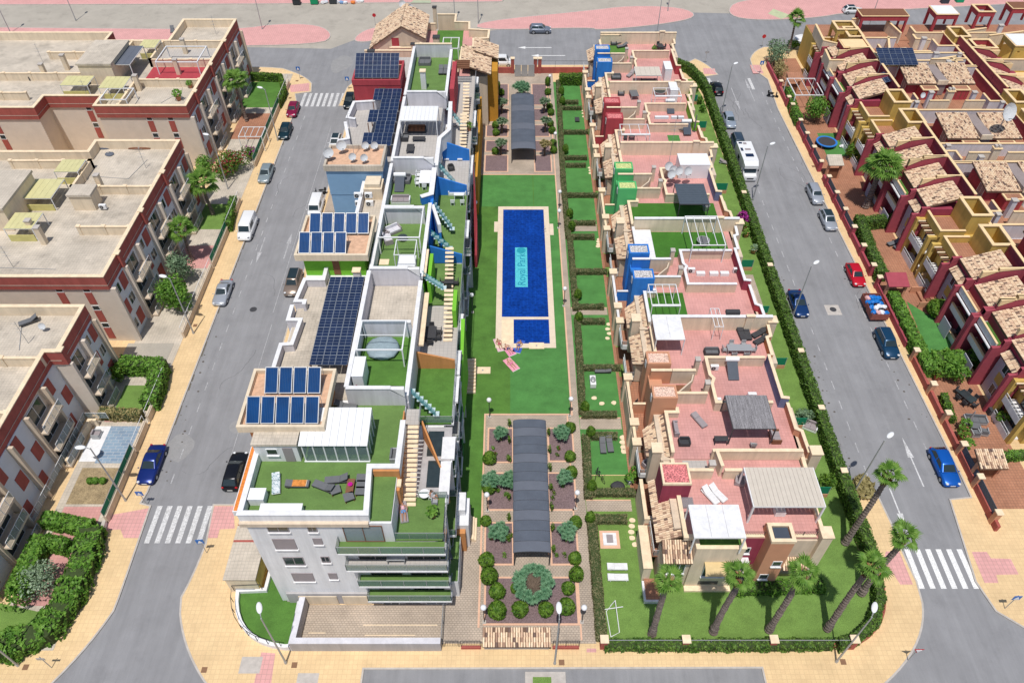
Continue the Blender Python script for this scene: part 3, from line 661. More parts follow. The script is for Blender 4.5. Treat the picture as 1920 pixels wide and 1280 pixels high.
def car(L, W, H, pm, label, loc, rz, style='hatch', roofm=None, cat='car', name='parked_car', glassroof=False):
    """front of the car looks towards -y before turning"""
    t = thing(name, label, cat, (*loc[:2], loc[2] if len(loc) > 2 else 0), 'parked cars' if cat == 'car' else None, rz); hw = W/2
    belt = {'hatch': .93, 'sedan': .90, 'suv': 1.05, 'van': 1.12}[style]
    hood = {'hatch': .28, 'sedan': .31, 'suv': .27, 'van': .17}[style]; yf, yr = -L/2, L/2
    cowl = yf+L*hood; st = []
    prof = [(0, .34, .60, .72), (.03, .22, .68, .90), (.10, .2, belt-.14, .985), (hood*.8, .2, belt-.04, 1), (hood+.05, .2, belt, 1), (.55, .2, belt, 1.0)]
    prof += [(.86, .2, belt-(.0 if style != 'sedan' else .0), .99), (.965, .22, belt-.05, .93), (1, .34, belt-.22, .80)]
    for s_, zb, zt, q in prof:
        y = yf+L*s_; w_ = hw*q; m_ = (zb+zt)/2
        st.append([(-w_*.92, y, zb), (w_*.92, y, zb), (w_, y, m_-.05), (w_*.99, y, m_+.12), (w_*.94, y, zt-.06), (w_*.80, y, zt), (0, y, zt+.02), (-w_*.80, y, zt), (-w_*.94, y, zt-.06), (-w_*.99, y, m_+.12), (-w_, y, m_-.05)])
    b = B(); loft(b, st); b.build('body', pm, t, smooth=True, local=True)
    rb = {'hatch': (.98, .84), 'sedan': (.83, .68), 'suv': (.985, .90), 'van': (.99, .965)}[style]; ws = {'hatch': .17, 'sedan': .17, 'suv': .14, 'van': .10}[style]
    y0, y1 = cowl-.02, yf+L*rb[0]; t0, t1 = cowl+L*ws, yf+L*rb[1]; bw, tw = hw*.88, hw*.70 if style != 'van' else hw*.82
    def ring(f, bx0, bx1, w_, z): c = .12; return [(-w_, bx0+c, z), (-w_+c, bx0, z), (w_-c, bx0, z), (w_, bx0+c, z), (w_, bx1-c, z), (w_-c, bx1, z), (-w_+c, bx1, z), (-w_, bx1-c, z)]
    b = B(); k = .9
    def lerp(a, c_, q): return a+(c_-a)*q
    rr = [ring(0, lerp(y0, t0, q), lerp(y1, t1, q), lerp(bw, tw, q), lerp(belt-.02, H-.05, q)) for q in (0, .12, .88, 1)]+[ring(0, t0+.12, t1-.10, tw-.12, H)]
    loft(b, rr); b.build('cabin', pm, t, smooth=True, local=True)
    if roofm:
        b = B(); b.prism([(-tw+.10, t0+.10), (tw-.10, t0+.10), (tw-.10, t1-.1), (-tw+.10, t1-.1)], H-.02, H+.012); b.build('roof_panel', roofm, t, local=True)
    def pane(nm, ps): q = B(); q.face(ps); q.build(nm, M['car_glass'], t, local=True)
    e = .014
    def at(q, side):  # front and rear lines
        return lerp(y0, t0, q), lerp(y1, t1, q), lerp(bw, tw, q), lerp(belt-.02, H-.05, q)
    a0 = at(.14, 0); a1 = at(.93, 0)
    pane('windscreen', [(-a0[2]+.13, a0[0]-e-.01, a0[3]), (a0[2]-.13, a0[0]-e-.01, a0[3]), (a1[2]-.12, a1[0]-e-.01, a1[3]), (-a1[2]+.12, a1[0]-e-.01, a1[3])])
    pane('rear_window', [(a0[2]-.14, a0[1]+e, a0[3]+.06), (-a0[2]+.14, a0[1]+e, a0[3]+.06), (-a1[2]+.12, a1[1]+e, a1[3]), (a1[2]-.12, a1[1]+e, a1[3])])
    for s_ in (-1, 1):
        cuts = (.06, .48, .52, .94) if style != 'suv' else (.05, .38, .41, .95)
        for c0, c1 in ((cuts[0], cuts[1]), (cuts[2], cuts[3])):
            if style == 'van' and c0 > .4: continue
            f = lambda a, c_: lerp(a[0]+.13, a[1]-.13, c_)
            ps = [(s_*(a0[2]+e), f(a0, c0), a0[3]), (s_*(a0[2]+e), f(a0, c1), a0[3]), (s_*(a1[2]+e), f(a1, c1), a1[3]), (s_*(a1[2]+e), f(a1, c0), a1[3])]
            pane('side_window', ps if s_ > 0 else ps[::-1])
        b = B(); b.ball(s_*(hw+.07), cowl+.18, belt+.05, .10, .07, .07, 8, 5); b.build('mirror', pm, t, smooth=True, local=True)
        b = B(); b.ball(s_*hw*.66, yf+.14, belt-.24, .17, .16, .10, 8, 5); b.build('headlight', M['headlight'], t, smooth=True, local=True)
        b = B(); b.ball(s_*hw*.74, yr-.11, belt-.10, .15, .10, .13, 8, 5); b.build('tail_light', M['tail'], t, smooth=True, local=True)
        for yy in (yf+L*.19, yf+L*.81):
            w_ = B(); r = .33 if style != 'suv' else .37
            w_.tube([(s_*(hw-.20), yy, r), (s_*(hw+.015), yy, r)], r, 14); o = w_.build('wheel', M['tyre'], t, local=True)
            w_ = B(); w_.tube([(s_*(hw-.0), yy, r), (s_*(hw+.025), yy, r)], r*.62, 10); w_.build('rim', M['rim'], o, local=True)
    for yy, s_ in ((yf-.012, -1), (yr+.012, 1)):
        b = B(); b.box(-.26, .26, yy-.012, yy+.012, .42, .53); b.build('number_plate', M['plate'], t, local=True)
    b = B(); b.box(-hw*.45, hw*.45, yf+.02, yf+.05, .55, .63); b.build('grille', M['dark_metal'], t, local=True)
    if style in ('suv', 'van') and not glassroof:
        for s_ in (-1, 1):
            b = B(); b.tube([(s_*(tw-.03), t0+.15, H+.03), (s_*(tw-.03), t1-.15, H+.03)], .022, 5); b.build('roof_rail', M['steel'], t, local=True)
    return t
def park(px, py, L, W, H, pname, c, label, style='hatch', rz=0, metal=.35, **k):
    x, y = P(px, py, .1); pm = paint(pname, c, metal)
    if abs(rz) < 1 or abs(abs(rz)-math.pi) < .5: y += L/2
    else: y += W/2
    return car(L, W, H, pm, label, (x, y), rz, style, **k)
PI = math.pi
park(546, 222, 4.0, 1.75, 1.47, 'magenta', (.28, .012, .06), 'magenta red hatchback parked by the far left kerb', 'hatch')
park(531, 264, 4.2, 1.76, 1.48, 'petrol', (.012, .04, .055), 'dark petrol blue hatchback just below the magenta car on the left kerb', 'hatch')
park(494, 346, 4.4, 1.8, 1.5, 'sage', (.30, .36, .38), 'pale grey green hatchback beside the flowering garden on the left kerb', 'hatch')
park(458, 454, 5.0, 1.95, 1.95, 'white', (.78, .79, .80), 'white passenger van parked on the left kerb', 'van', metal=0)
park(411, 576, 4.5, 1.78, 1.44, 'silver', (.42, .45, .50), 'silver saloon parked below the white van on the left kerb', 'sedan')
park(273, 911, 4.75, 1.85, 1.43, 'navy', (.010, .03, .19), 'glossy royal blue saloon by the blue tiled garden on the left street', 'sedan')
park(653, 206, 4.4, 1.8, 1.5, 'black_green', (.012, .022, .028), 'near black estate car beside the crimson house', 'hatch')
park(626, 286, 4.2, 1.78, 1.5, 'white', (.78, .79, .80), 'white hatchback with dark glass roof by the pale blue house', 'hatch', metal=0, roofm=M['car_glass'])
park(589, 412, 4.4, 1.85, 1.85, 'white', (.78, .79, .80), 'white van with roof bars half hidden behind the lime green house', 'van', metal=0)
park(545, 558, 4.5, 1.85, 1.68, 'bronze', (.27, .21, .17), 'bronze grey crossover with dark roof beside the lime green house', 'suv', roofm=M['car_glass'])
park(433, 923, 4.6, 1.85, 1.5, 'black', (.012, .013, .018), 'black hatchback seen from behind beside the orange planter', 'hatch', rz=PI)
park(1347, 181, 4.3, 1.8, 1.5, 'black', (.012, .013, .018), 'black hatchback seen from behind at the top of the right street', 'hatch', rz=PI)
park(1371, 243, 4.2, 1.75, 1.47, 'silver_blue', (.36, .42, .50), 'silver blue hatchback with its nose towards the dark car on the hedge side', 'hatch')
park(1389, 289, 4.6, 1.85, 1.6, 'slate', (.05, .08, .12), 'slate blue crossover parked just behind the white motorhome', 'suv')
park(1504, 597, 4.6, 1.82, 1.44, 'deep_blue', (.012, .05, .17), 'deep blue saloon beside the hedge on the right street', 'sedan')
park(1534, 386, 4.4, 1.76, 1.5, 'silver', (.42, .45, .50), 'silver estate car, upper of two on the far kerb of the right street', 'suv', glassroof=True)
park(1559, 435, 4.25, 1.76, 1.47, 'silver', (.42, .45, .50), 'silver hatchback with dark roof, lower of two on the right street', 'hatch', roofm=M['car_glass'])
park(1611, 540, 4.1, 1.75, 1.45, 'red', (.52, .008, .025), 'bright red hatchback on the right street', 'hatch', metal=.1)
park(1672, 675, 4.5, 1.84, 1.62, 'teal', (.012, .06, .13), 'dark teal crossover parked below the waste trailer', 'suv')
park(1784, 915, 4.6, 1.85, 1.47, 'bright_blue', (.008, .12, .52), 'bright blue hatchback at the lower end of the right street', 'hatch')
park(1013, 64, 4.3, 1.8, 1.62, 'grey_blue', (.22, .25, .31), 'grey blue crossover driving along the far cross street', 'suv', rz=PI/2, glassroof=True)
v = park(939, 126, 4.5, 1.82, 1.85, 'white', (.78, .79, .80), 'white works van with dark initials on its side parked outside the far gate', 'van', rz=PI/2, metal=0)
ob = text('A', .75, (0, 0, 0), (0, 0, 0), mat('van_lettering', (.02, .03, .10), .5, 0)); ob.parent = v
ob.matrix_basis = Matrix.Translation((-.935, 1.15, .85)) @ Matrix.Rotation(-PI/2, 4, 'Z') @ Matrix.Rotation(PI/2, 4, 'X')
b = B(); b.tube([(-.925, .62, .88), (-.94, .62, .88)], .28, 20); b.build('round_logo', mat('logo_navy', (.02, .06, .25), .5, 0), v, local=True)
park(1600, 27, 4.0, 1.75, 1.5, 'white', (.78, .79, .80), 'white hatchback with dark glass roof on the far street by the maroon houses', 'hatch', rz=PI/2, metal=0, roofm=M['car_glass'])
# motorhome
def motorhome():
    x, y = P(1405, 341, .1); t = thing('motorhome', 'white coachbuilt motorhome with roof hatches parked along the hedge', 'motorhome', (x, y+3.4, 0))
    pm = paint('white', (.78, .79, .80), 0)
    b = B(); b.prism([(-1.12, -1.9), (1.12, -1.9), (1.12, 3.4), (-1.12, 3.4)], .45, 2.85)
    ps = [(-1.12, -1.9, 2.1), (1.12, -1.9, 2.1), (1.12, -1.9, 2.85), (-1.12, -1.9, 2.85)]
    b.prism([(-1.0, -2.75), (1.0, -2.75), (1.12, -1.9), (-1.12, -1.9)], 1.95, [2.45, 2.45, 2.8, 2.8]); b.build('body', pm, t, local=True)
    b = B(); st = []
    for y_, zt, w_ in ((-3.4, .85, .85), (-3.3, 1.05, .98), (-2.75, 1.22, 1.0), (-1.85, 1.95, 1.05)): st.append([(-w_, y_, .3), (w_, y_, .3), (w_, y_, zt-.15), (w_*.85, y_, zt), (-w_*.85, y_, zt), (-w_, y_, zt-.15)])
    loft(b, st); b.build('cab', pm, t, local=True)
    b = B(); b.face([(-.86, -2.79, 1.28), (.86, -2.79, 1.28), (.88, -2.22, 1.93), (-.88, -2.22, 1.93)]); b.build('windscreen', M['car_glass'], t, local=True)
    for r in ((-.25, .25, 2.5, 3.0), (-.95, -.6, .7, 1.5), (-.3, .55, .9, 1.35), (-.55, .65, -.9, -.1), (-.9, -.4, 2.7, 3.1)):
        b = B(); b.box(*r, 2.85, 2.9); b.build('roof_hatch', M['shutter'] if r[0] > -.5 else M['pv'], t, local=True)
    for s_ in (-1, 1):
        b = B(); b.box(s_*1.13-.01, s_*1.13+.01, .2, 1.2, 1.5, 2.1); b.build('side_window', M['car_glass'], t, local=True)
        b = B(); b.ball(s_*1.22, -2.5, 1.5, .1, .07, .2, 8, 5); b.build('mirror', M['black'], t, local=True)
        b = B(); b.ball(s_*.72, -3.28, .92, .17, .12, .1, 8, 5); b.build('headlight', M['headlight'], t, local=True)
        for yy in (-2.5, 1.9):
            b = B(); b.tube([(s_*.85, yy, .36), (s_*1.08, yy, .36)], .36, 14); b.build('wheel', M['tyre'], t, local=True)
    b = B(); b.box(-.5, .5, -3.43, -3.38, .55, .75); b.build('grille', M['dark_metal'], t, local=True)
motorhome()
# waste trailer full of bagged rubbish
def trailer():
    x0, y0 = P(1646, 603, .1); t = thing('waste_trailer', 'rust red box trailer heaped with blue and white sacks', 'trailer', (x0, y0+1.9, 0)); m_ = mat('rust_red_panel', (.30, .10, .08), .8, .2, 3)
    b = B(); b.box(-1.05, 1.05, -1.9, 1.9, .45, .55); b.build('floor', m_, t, local=True)
    b = B(); b.wall([(-1.05, -1.9), (1.05, -1.9), (1.05, 1.9), (-1.05, 1.9)], .05, .45, 1.35, True); b.build('side_board', m_, t, local=True)
    for s_ in (-1, 1):
        b = B(); b.tube([(s_*1.1, 0, .35), (s_*.9, 0, .35)], .35, 12); b.build('wheel', M['tyre'], t, local=True)
    b = B(); b.tube([(0, 1.9, .5), (0, 3.1, .5)], .05, 6); b.build('drawbar', m_, t, local=True)
    rnd = random.Random(3); cs = [mat('blue_sack', (.01, .17, .55), .4, .15, 5), mat('white_sack', (.75, .76, .80), .6, .1, 5), mat('pale_pink_sack', (.70, .42, .42), .7, .1, 5)]
    for k in range(16):
        q = B(); q.ball(0, 0, 0, .33, .40, .24, 9, 6, .16, rnd)
        o = q.build('sack', cs[0] if rnd.random() < .55 else cs[1] if rnd.random() < .8 else cs[2]); o.location = (x0-.75+(k % 4)*.5+rnd.uniform(-.1, .1), y0+.45+(k//4)*.92+rnd.uniform(-.15, .15), 1.28+rnd.uniform(-.1, .12)); o.rotation_euler = (0, 0, rnd.uniform(0, 6))
        w_ = 'blue' if 'blue' in o.data.materials[0].name else 'white' if 'white' in o.data.materials[0].name else 'pink'
        tag(o, w_+' plastic sack in the rust red trailer, %s row, %s' % (('nearest', 'second', 'third', 'farthest')[k//4], ('leftmost', 'left of middle', 'right of middle', 'rightmost')[k % 4]), 'sack', 'sacks heaped in the trailer')
trailer()
def bike(px, py, rz, label, c=(.03, .03, .035), L=1.9, z=.0, name='scooter'):
    x, y = P(px, py, z+.3); t = thing(name, label, 'motorbike', (x, y, z), None, rz); m_ = paint('bike_'+name, c, .2)
    for yy in (-L*.36, L*.36):
        b = B(); b.tube([(-.06, yy, .28), (.06, yy, .28)], .28, 14); b.build('wheel', M['tyre'], t, local=True)
    b = B(); b.ball(0, .45, .68, .19, .52, .17, 10, 6); b.build('body', m_, t, smooth=True, local=True)
    b = B(); b.ball(0, .3, .85, .16, .45, .08, 10, 6); b.build('seat', M['black'], t, smooth=True, local=True)
    b = B(); b.box(-.17, .17, -.35, .1, .3, .38); b.prism([(-.19, -.62), (.19, -.62), (.15, -.42), (-.15, -.42)], .38, .98); b.build('front_fairing', m_, t, local=True)
    b = B(); b.tube([(-.35, -.45, 1.05), (0, -.55, 1.02), (.35, -.45, 1.05)], .025, 6); b.build('handlebar', M['dark_metal'], t, local=True)
    b = B(); b.ball(0, -.64, .86, .09, .06, .07, 8, 5); b.build('headlight', M['headlight'], t, local=True)
    b = B(); b.box(-.18, .18, .72, 1.0, .85, 1.13); b.build('top_box', M['black'], t, local=True)
bike(600, 362, -1.45, 'grey and black scooter parked behind the white van by the pale blue house', (.16, .17, .18), name='scooter')
bike(1449, 180, 1.2, 'black motorbike at the kerb opposite the motorhome', name='motorbike')
# street lamps
street_lamp(0, 0, .35, 'street lamp at the lower left corner by the white apartment building', world=P(536, 1242, .12))
street_lamp(1040, 1243, 0, 'street lamp in front of the tiled gate roof')
street_lamp(1568, 1240, -.5, 'street lamp at the rounded lower right corner of the garden')
street_lamp(363, 625, PI/2-.3, 'street lamp on the left pavement below the white van')
street_lamp(236, 938, PI/2, 'street lamp on the left pavement beside the royal blue saloon')
street_lamp(34, 1247, -.2, 'street lamp at the bottom left edge by the big hedge')
street_lamp(1600, 924, -.9, 'street lamp beside the dry grass clump on the right street')
street_lamp(1483, 602, -.9, 'street lamp beside the deep blue saloon')
street_lamp(1412, 374, -1, 'street lamp below the motorhome')
street_lamp(1352, 218, -.9, 'street lamp beside the black hatchback at the top right')
for px, py, tx in ((20, 62, 'leftmost lamp on the far road'), (142, 38, 'second lamp from the left on the far road'), (492, 55, 'far lamp beyond the left pink island'), (853, 38, 'far lamp beyond the tiled end house'), (897, 43, 'second lamp beyond the tiled end house'), (1230, 76, 'far lamp at the back of the pink terraces'), (1252, 21, 'far lamp on the middle pink island')):
    street_lamp(px, py, 0, 'tall '+tx)
street_lamp(521, 264, 1.2, 'street lamp beside the dark petrol blue hatchback')
street_lamp(428, 355, 1.2, 'street lamp on the left pavement by the flowering bush')
street_lamp(1625, 62, 0, 'far lamp behind the maroon houses at the top right')
for px, py, tx in ((918, 782, 'upper left of the canopy walk'), (1068, 780, 'upper right of the canopy walk'), (914, 958, 'left of the near canopy walk'), (1079, 954, 'right of the near canopy walk'), (908, 1166, 'at the lower left corner of the purple bed'), (1091, 1166, 'at the lower right corner of the purple bed'),
                   (1057, 574, 'beside the toddler pool'), (1047, 428, 'beside the upper end of the pool'), (1048, 392, 'at the far corner of the pool lawn'), (893, 412, 'left of the pool by the blue stairs'), (886, 586, 'left of the pool by the green stairs'), (1030, 173, 'right of the far beds'), (1040, 282, 'right of the far canopy')):
    globe(px, py, 'white globe lamp '+tx)
sign(387, 1034, 2.6, 'cross', .1, 'blue crossing sign on the pavement beside the white building', world=P(388, 1036, .12))
sign(1884, 1140, 2.6, 'cross', 0, 'blue crossing sign beside the lower right kerb')
sign(1702, 1237, 2.6, 'yield', 0, 'grey triangular sign at the lower right corner')
sign(275, 945, 2.4, 'cross', 0, 'small sign beside the royal blue saloon')
sign(97, 1251, 2.4, 'plain', 0, 'small grey sign on the lower left pavement')
sign(704, 48, 2.4, 'stop', 0, 'red octagonal sign beyond the tiled end house')
sign(1428, 88, 2.4, 'stop', 0, 'red octagonal sign at the far right corner')
sign(563, 149, 2.4, 'cross', 0, 'crossing sign on the far left corner pavement')
sign(654, 168, 2.4, 'cross', 0, 'crossing sign beside the crimson house')
sign(1322, 118, 2.4, 'plain', 0, 'thin sign on the far corner by the hedge')
sign(1424, 138, 2.4, 'cross', 0, 'crossing sign at the far right corner')
# bins and rubbish beyond the far street
def bin_(px, py, c, label, rz=0):
    x, y = P(px, py, .1); t = thing('waste_container', label, 'bin', (x, y, .02), 'street waste containers', rz); m_ = mat('container', c, .6, .05)
    b = B(); b.prism([(-.75, -.5), (.75, -.5), (.75, .5), (-.75, .5)], .15, 1.15); b.build('body', m_, t, local=True)
    b = B(); b.prism([(-.8, -.55), (.8, -.55), (.8, .55), (-.8, .55)], 1.15, [1.3, 1.3, 1.5, 1.5]); b.build('lid', m_, t, local=True)
    for sx in (-.6, .6):
        b = B(); b.tube([(sx-.05, -.4, .1), (sx+.05, -.4, .1)], .1, 8); b.build('wheel', M['tyre'], t, local=True)
bin_(557, 8, (.04, .045, .05), 'dark grey waste container beyond the far road')
bin_(590, 7, (.01, .30, .13), 'green waste container beyond the far road')
bin_(625, 6, (.05, .055, .06), 'dark container among the rubbish sacks')
bin_(1770, 6, (.04, .05, .07), 'dark container behind the maroon houses')
bin_(1798, 4, (.01, .33, .16), 'green container behind the maroon houses')
rnd = random.Random(5)
for k, (px, c) in enumerate(((606, (.7, .7, .72)), (612, (.6, .62, .68)), (634, (.75, .75, .78)), (641, (.2, .35, .6)), (648, (.75, .75, .78)), (662, (.75, .22, .05)), (672, (.72, .72, .75)), (679, (.7, .72, .72)))):
    x, y = P(px, 7+rnd.uniform(-2, 2)); b = B(); b.ball(0, 0, .28, .5, .42, .32, 9, 6, .2, rnd); o = b.build('rubbish_sack', mat('sack_far', c, .7, .1, 4)); o.location = (x, y, 0)
    tag(o, ['white', 'grey', 'pale', 'blue', 'torn white', 'orange', 'white and flat', 'last white'][k]+' sack dumped beside the far containers', 'sack', 'sacks dumped beyond the far road')
# ================================================================ building helpers
def island_mat(name, cols, rough=.85, nscale=6):
    m = bpy.data.materials.new(name); m.use_nodes = True; t = m.node_tree; N = t.nodes; L = t.links; p = N['Principled BSDF']; p.inputs['Roughness'].default_value = rough
    g = N.new('ShaderNodeNewGeometry'); r = N.new('ShaderNodeValToRGB'); r.color_ramp.interpolation = 'CONSTANT'
    while len(r.color_ramp.elements) < len(cols): r.color_ramp.elements.new(.5)
    for e, (q, c) in zip(r.color_ramp.elements, cols): e.position = q; e.color = (*c, 1)
    L.new(g.outputs['Random Per Island'], r.inputs[0])
    n = N.new('ShaderNodeTexNoise'); n.inputs['Scale'].default_value = nscale; L.new(g.outputs['Position'], n.inputs['Vector'])
    mr = N.new('ShaderNodeMapRange'); mr.inputs[3].default_value = .75; mr.inputs[4].default_value = 1.2; L.new(n.outputs[0], mr.inputs[0])
    v = N.new('ShaderNodeVectorMath'); v.operation = 'SCALE'; L.new(r.outputs[0], v.inputs[0]); L.new(mr.outputs[0], v.inputs['Scale']); L.new(v.outputs[0], p.inputs['Base Color'])
    return m
M['tile'] = island_mat('clay_tiles', [(0, (.82, .62, .42)), (.3, (.74, .53, .36)), (.52, (.86, .68, .48)), (.72, (.66, .45, .31)), (.84, (.40, .25, .17)), (.93, (.17, .11, .09))])  # the dark tiles at the ramp's end paint in the shadowed gaps between tiles
def tile_roof(parent, p00, p10, p11, p01, zlift=.06, under=True, pitch=.21, row=.34, thick=.22, name='roof'):
    """clay tile roof: p00-p10 is the eave, p01-p11 the ridge, each tile a small arch"""
    p00, p10, p11, p01 = map(Vector, (p00, p10, p11, p01)); rnd = random.Random(int(abs(p00.x*7+p00.y*13)*10))
    w = max((p10-p00).length, (p11-p01).length); l = max((p01-p00).length, (p11-p10).length); nc = max(2, int(w/pitch)); nr = max(2, int(l/row))
    if nc*nr > 2500: nc = int(nc*.8)
    b = B(); N_ = (p10-p00).cross(p01-p00).normalized()
    if N_.z < 0: N_ = -N_
    dn = Vector((0, 0, -thick))
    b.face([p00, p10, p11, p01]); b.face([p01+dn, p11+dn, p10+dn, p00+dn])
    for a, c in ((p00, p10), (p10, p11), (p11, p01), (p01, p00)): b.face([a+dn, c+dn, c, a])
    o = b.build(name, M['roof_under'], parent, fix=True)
    t = B()
    def S_(u, v): return (p00*(1-u)+p10*u)*(1-v)+(p01*(1-u)+p11*u)*v
    for i in range(nc):
        for j in range(nr):
            if rnd.random() < .02: continue
            u0, u1 = (i+.10)/nc, (i+.92)/nc; um = (u0+u1)/2; v0, v1 = (j-.06)/nr, (j+.98)/nr
            jx = rnd.uniform(-.12, .12)/nc; h0 = .105+rnd.uniform(0, .03); h1 = .07
            A = [S_(u0+jx, v0)+N_*.02, S_(u0*.7+um*.3+jx, v0)+N_*h0, S_(u1*.7+um*.3+jx, v0)+N_*h0, S_(u1+jx, v0)+N_*.02]
            C = [S_(u0, v1)+N_*.0, S_(u0*.65+um*.35, v1)+N_*h1, S_(u1*.65+um*.35, v1)+N_*h1, S_(u1, v1)+N_*.0]
            n0 = len(t.v); t.v += [tuple(q) for q in A+C]
            for k in range(3): t.f.append((n0+k, n0+k+1, n0+5+k, n0+4+k)); t.m.append(0)
            t.f.append((n0+3, n0+2, n0+1, n0)); t.m.append(0)
    q = t.build('roof_tiles', M['tile'], o, fix=False, local=False)
    tag(q, kind='stuff'); return o
DEFC = {}
def pwall(parent, pts, z0, z1, m, t=.24, cm='coping', name='parapet', over=.05, ch=.09, closed=False, world=True):
    """wall with a coping: pts are plan points in metres"""
    if isinstance(cm, str): cm = DEFC.get(cm, cm)
    b = B(); zt = [q-ch for q in z1] if isinstance(z1, list) else z1-ch; b.wall(pts, t, z0, zt, closed); o = b.build(name, M[m] if isinstance(m, str) else m, parent)
    if cm:
        b = B(); b.wall(pts, t+2*over, zt, z1, closed); b.build('coping', M[cm] if isinstance(cm, str) else cm, o)
    return o
def pwpx(parent, pts, z0, z1, m, **k): return pwall(parent, PL(pts, z1), z0, z1, m, **k)
def bxw(parent, name, m, x0, x1, y0, y1, z0, z1):
    b = B(); b.box(x0, x1, y0, y1, z0, z1); return b.build(name, M[m] if isinstance(m, str) else m, parent)
def bxp(parent, name, m, rc, z0, z1): return bxw(parent, name, m, *RC(*rc, z1), z0, z1)
def capped(parent, name, m, x0, x1, y0, y1, z0, z1, cm='coping', over=.08, ch=.12):
    o = bxw(parent, name, m, x0, x1, y0, y1, z0, z1-ch); bxw(o, 'cap', cm, x0-over, x1+over, y0-over, y1+over, z1-ch, z1); return o
def win(parent, x0, x1, z0, z1, y, face='S', glass='glass', frame='white_metal', sill=True, depth=.14, shut=None, mull=1, out=None):
    """window set in a wall face: reveal box, frame, pane, sill.  face S: wall at y looking to -y; E/W: wall at x=y value"""
    def bx(a, b_, c, d, e, f):   # along, depth, z
        if face == 'S': return (a, b_, y-d, y-c, e, f)
        if face == 'N': return (a, b_, y+c, y+d, e, f)
        if face == 'E': return (y+c, y+d, a, b_, e, f)
        return (y-d, y-c, a, b_, e, f)
    b = B()
    for q in ((x0-.06, x0, -.05, .05, z0-.06, z1+.06), (x1, x1+.06, -.05, .05, z0-.06, z1+.06), (x0, x1, -.05, .05, z1, z1+.06), (x0, x1, -.05, .05, z0-.06, z0)): b.box(*bx(*q))
    for k in range(1, mull+1): xm = x0+(x1-x0)*k/(mull+1); b.box(*bx(xm-.03, xm+.03, -.03, .035, z0, z1))
    o = b.build('window', M[frame], parent)
    b = B(); b.box(*bx(x0, x1, .003, .018, z0, z1)); b.build('pane', M[glass], o)
    if shut is not None:
        b = B(); b.box(*bx(x0, x1, .02, .034, z1-(z1-z0)*shut, z1)); b.build('shutter', M['shutter'], o)
    if sill: b = B(); b.box(*bx(x0-.12, x1+.12, -.03, .16, z0-.14, z0-.06)); b.build('sill', M['white'], o)
    return o
# ---------------------------------------------------------------- furniture and roof fittings
def lounger_p(fm, cm, back=.35):
    def f():
        t = thing('sun_lounger', 'x', 'sun lounger')
        b = B(); b.box(-.33, .33, -.95, .95, .22, .28); b.build('frame', M[fm], t, local=True)
        for sx in (-.28, .28):
            for sy in (-.8, .7): b = B(); b.box(sx-.03, sx+.03, sy-.03, sy+.03, 0, .22); b.build('leg', M[fm], t, local=True)
        b = B(); b.box(-.31, .31, -.93, .28, .28, .36); b.build('seat_cushion', M[cm], t, local=True)
        b = B(); b.face([(-.31, .30, .30), (.31, .30, .30), (.31, .95, .30+back), (-.31, .95, .30+back)]); b.face([(-.31, .30, .38), (-.31, .95, .38+back), (.31, .95, .38+back), (.31, .30, .38)][::-1])
        b.face([(-.31, .95, .30+back), (.31, .95, .30+back), (.31, .95, .38+back), (-.31, .95, .38+back)]); b.face([(-.31, .3, .3), (-.31, .95, .3+back), (-.31, .95, .38+back), (-.31, .3, .38)]); b.face([(.31, .3, .3), (.31, .3, .38), (.31, .95, .38+back), (.31, .95, .3+back)])
        b.build('backrest', M[cm], t, local=True); return t
    return f
def at(px, py, z, world=None): return (*(world or P(px, py, z)), z)
def lounger(px, py, z, rz, label, kind='grey', back=.35, world=None):
    fm, cm = {'grey': ('dark_metal', 'grey_cushion'), 'white': ('white_metal', 'white'), 'wicker': ('wicker', 'wicker'), 'light': ('steel', 'shutter'), 'stripe': ('white_metal', 'stripe')}[kind]
    return inst('lounger'+kind+str(back), lounger_p(fm, cm, back), at(px, py, z, world), rz, label, 'sun loungers')
M['stripe'] = tile_mat('striped_canvas', (.75, .78, .80), (.08, .22, .26), (.70, .74, .76), .2, .12, .02, off=.5, var=.03)
def table(px, py, z, rz, w, l, label, m='wicker', top=None, h=.74, world=None, round_=False):
    t = thing('garden_table', label, 'table', at(px, py, z, world), None, rz); b = B()
    if round_: b.cyl(0, 0, h-.05, h, w/2, 20)
    else: b.box(-w/2, w/2, -l/2, l/2, h-.05, h)
    b.build('table_top', M[top or m], t, local=True)
    if round_: b = B(); b.cyl(0, 0, 0, h-.05, .06, 8); b.build('leg', M[m], t, local=True)
    else:
        for sx in (-1, 1):
            for sy in (-1, 1): b = B(); x, y = sx*(w/2-.06), sy*(l/2-.06); b.box(x-.035, x+.035, y-.035, y+.035, 0, h-.05); b.build('leg', M[m], t, local=True)
    return t
def chair_p(m):
    def f():
        t = thing('garden_chair', 'x', 'chair'); b = B(); b.box(-.24, .24, -.22, .24, .38, .46); b.build('seat', M[m], t, local=True)
        b = B(); b.box(-.24, .24, .22, .28, .46, .92); b.build('backrest', M[m], t, local=True)
        for sx in (-.2, .2):
            for sy in (-.18, .22): b = B(); b.box(sx-.025, sx+.025, sy-.025, sy+.025, 0, .38); b.build('leg', M[m], t, local=True)
        for sx in (-.26, .23): b = B(); b.box(sx, sx+.03, -.2, .25, .62, .66); b.build('arm', M[m], t, local=True)
        return t
    return f
def chair(px, py, z, rz, label, m='wicker', world=None, group='garden chairs'): return inst('chair'+m, chair_p(m), at(px, py, z, world), rz, label, group)
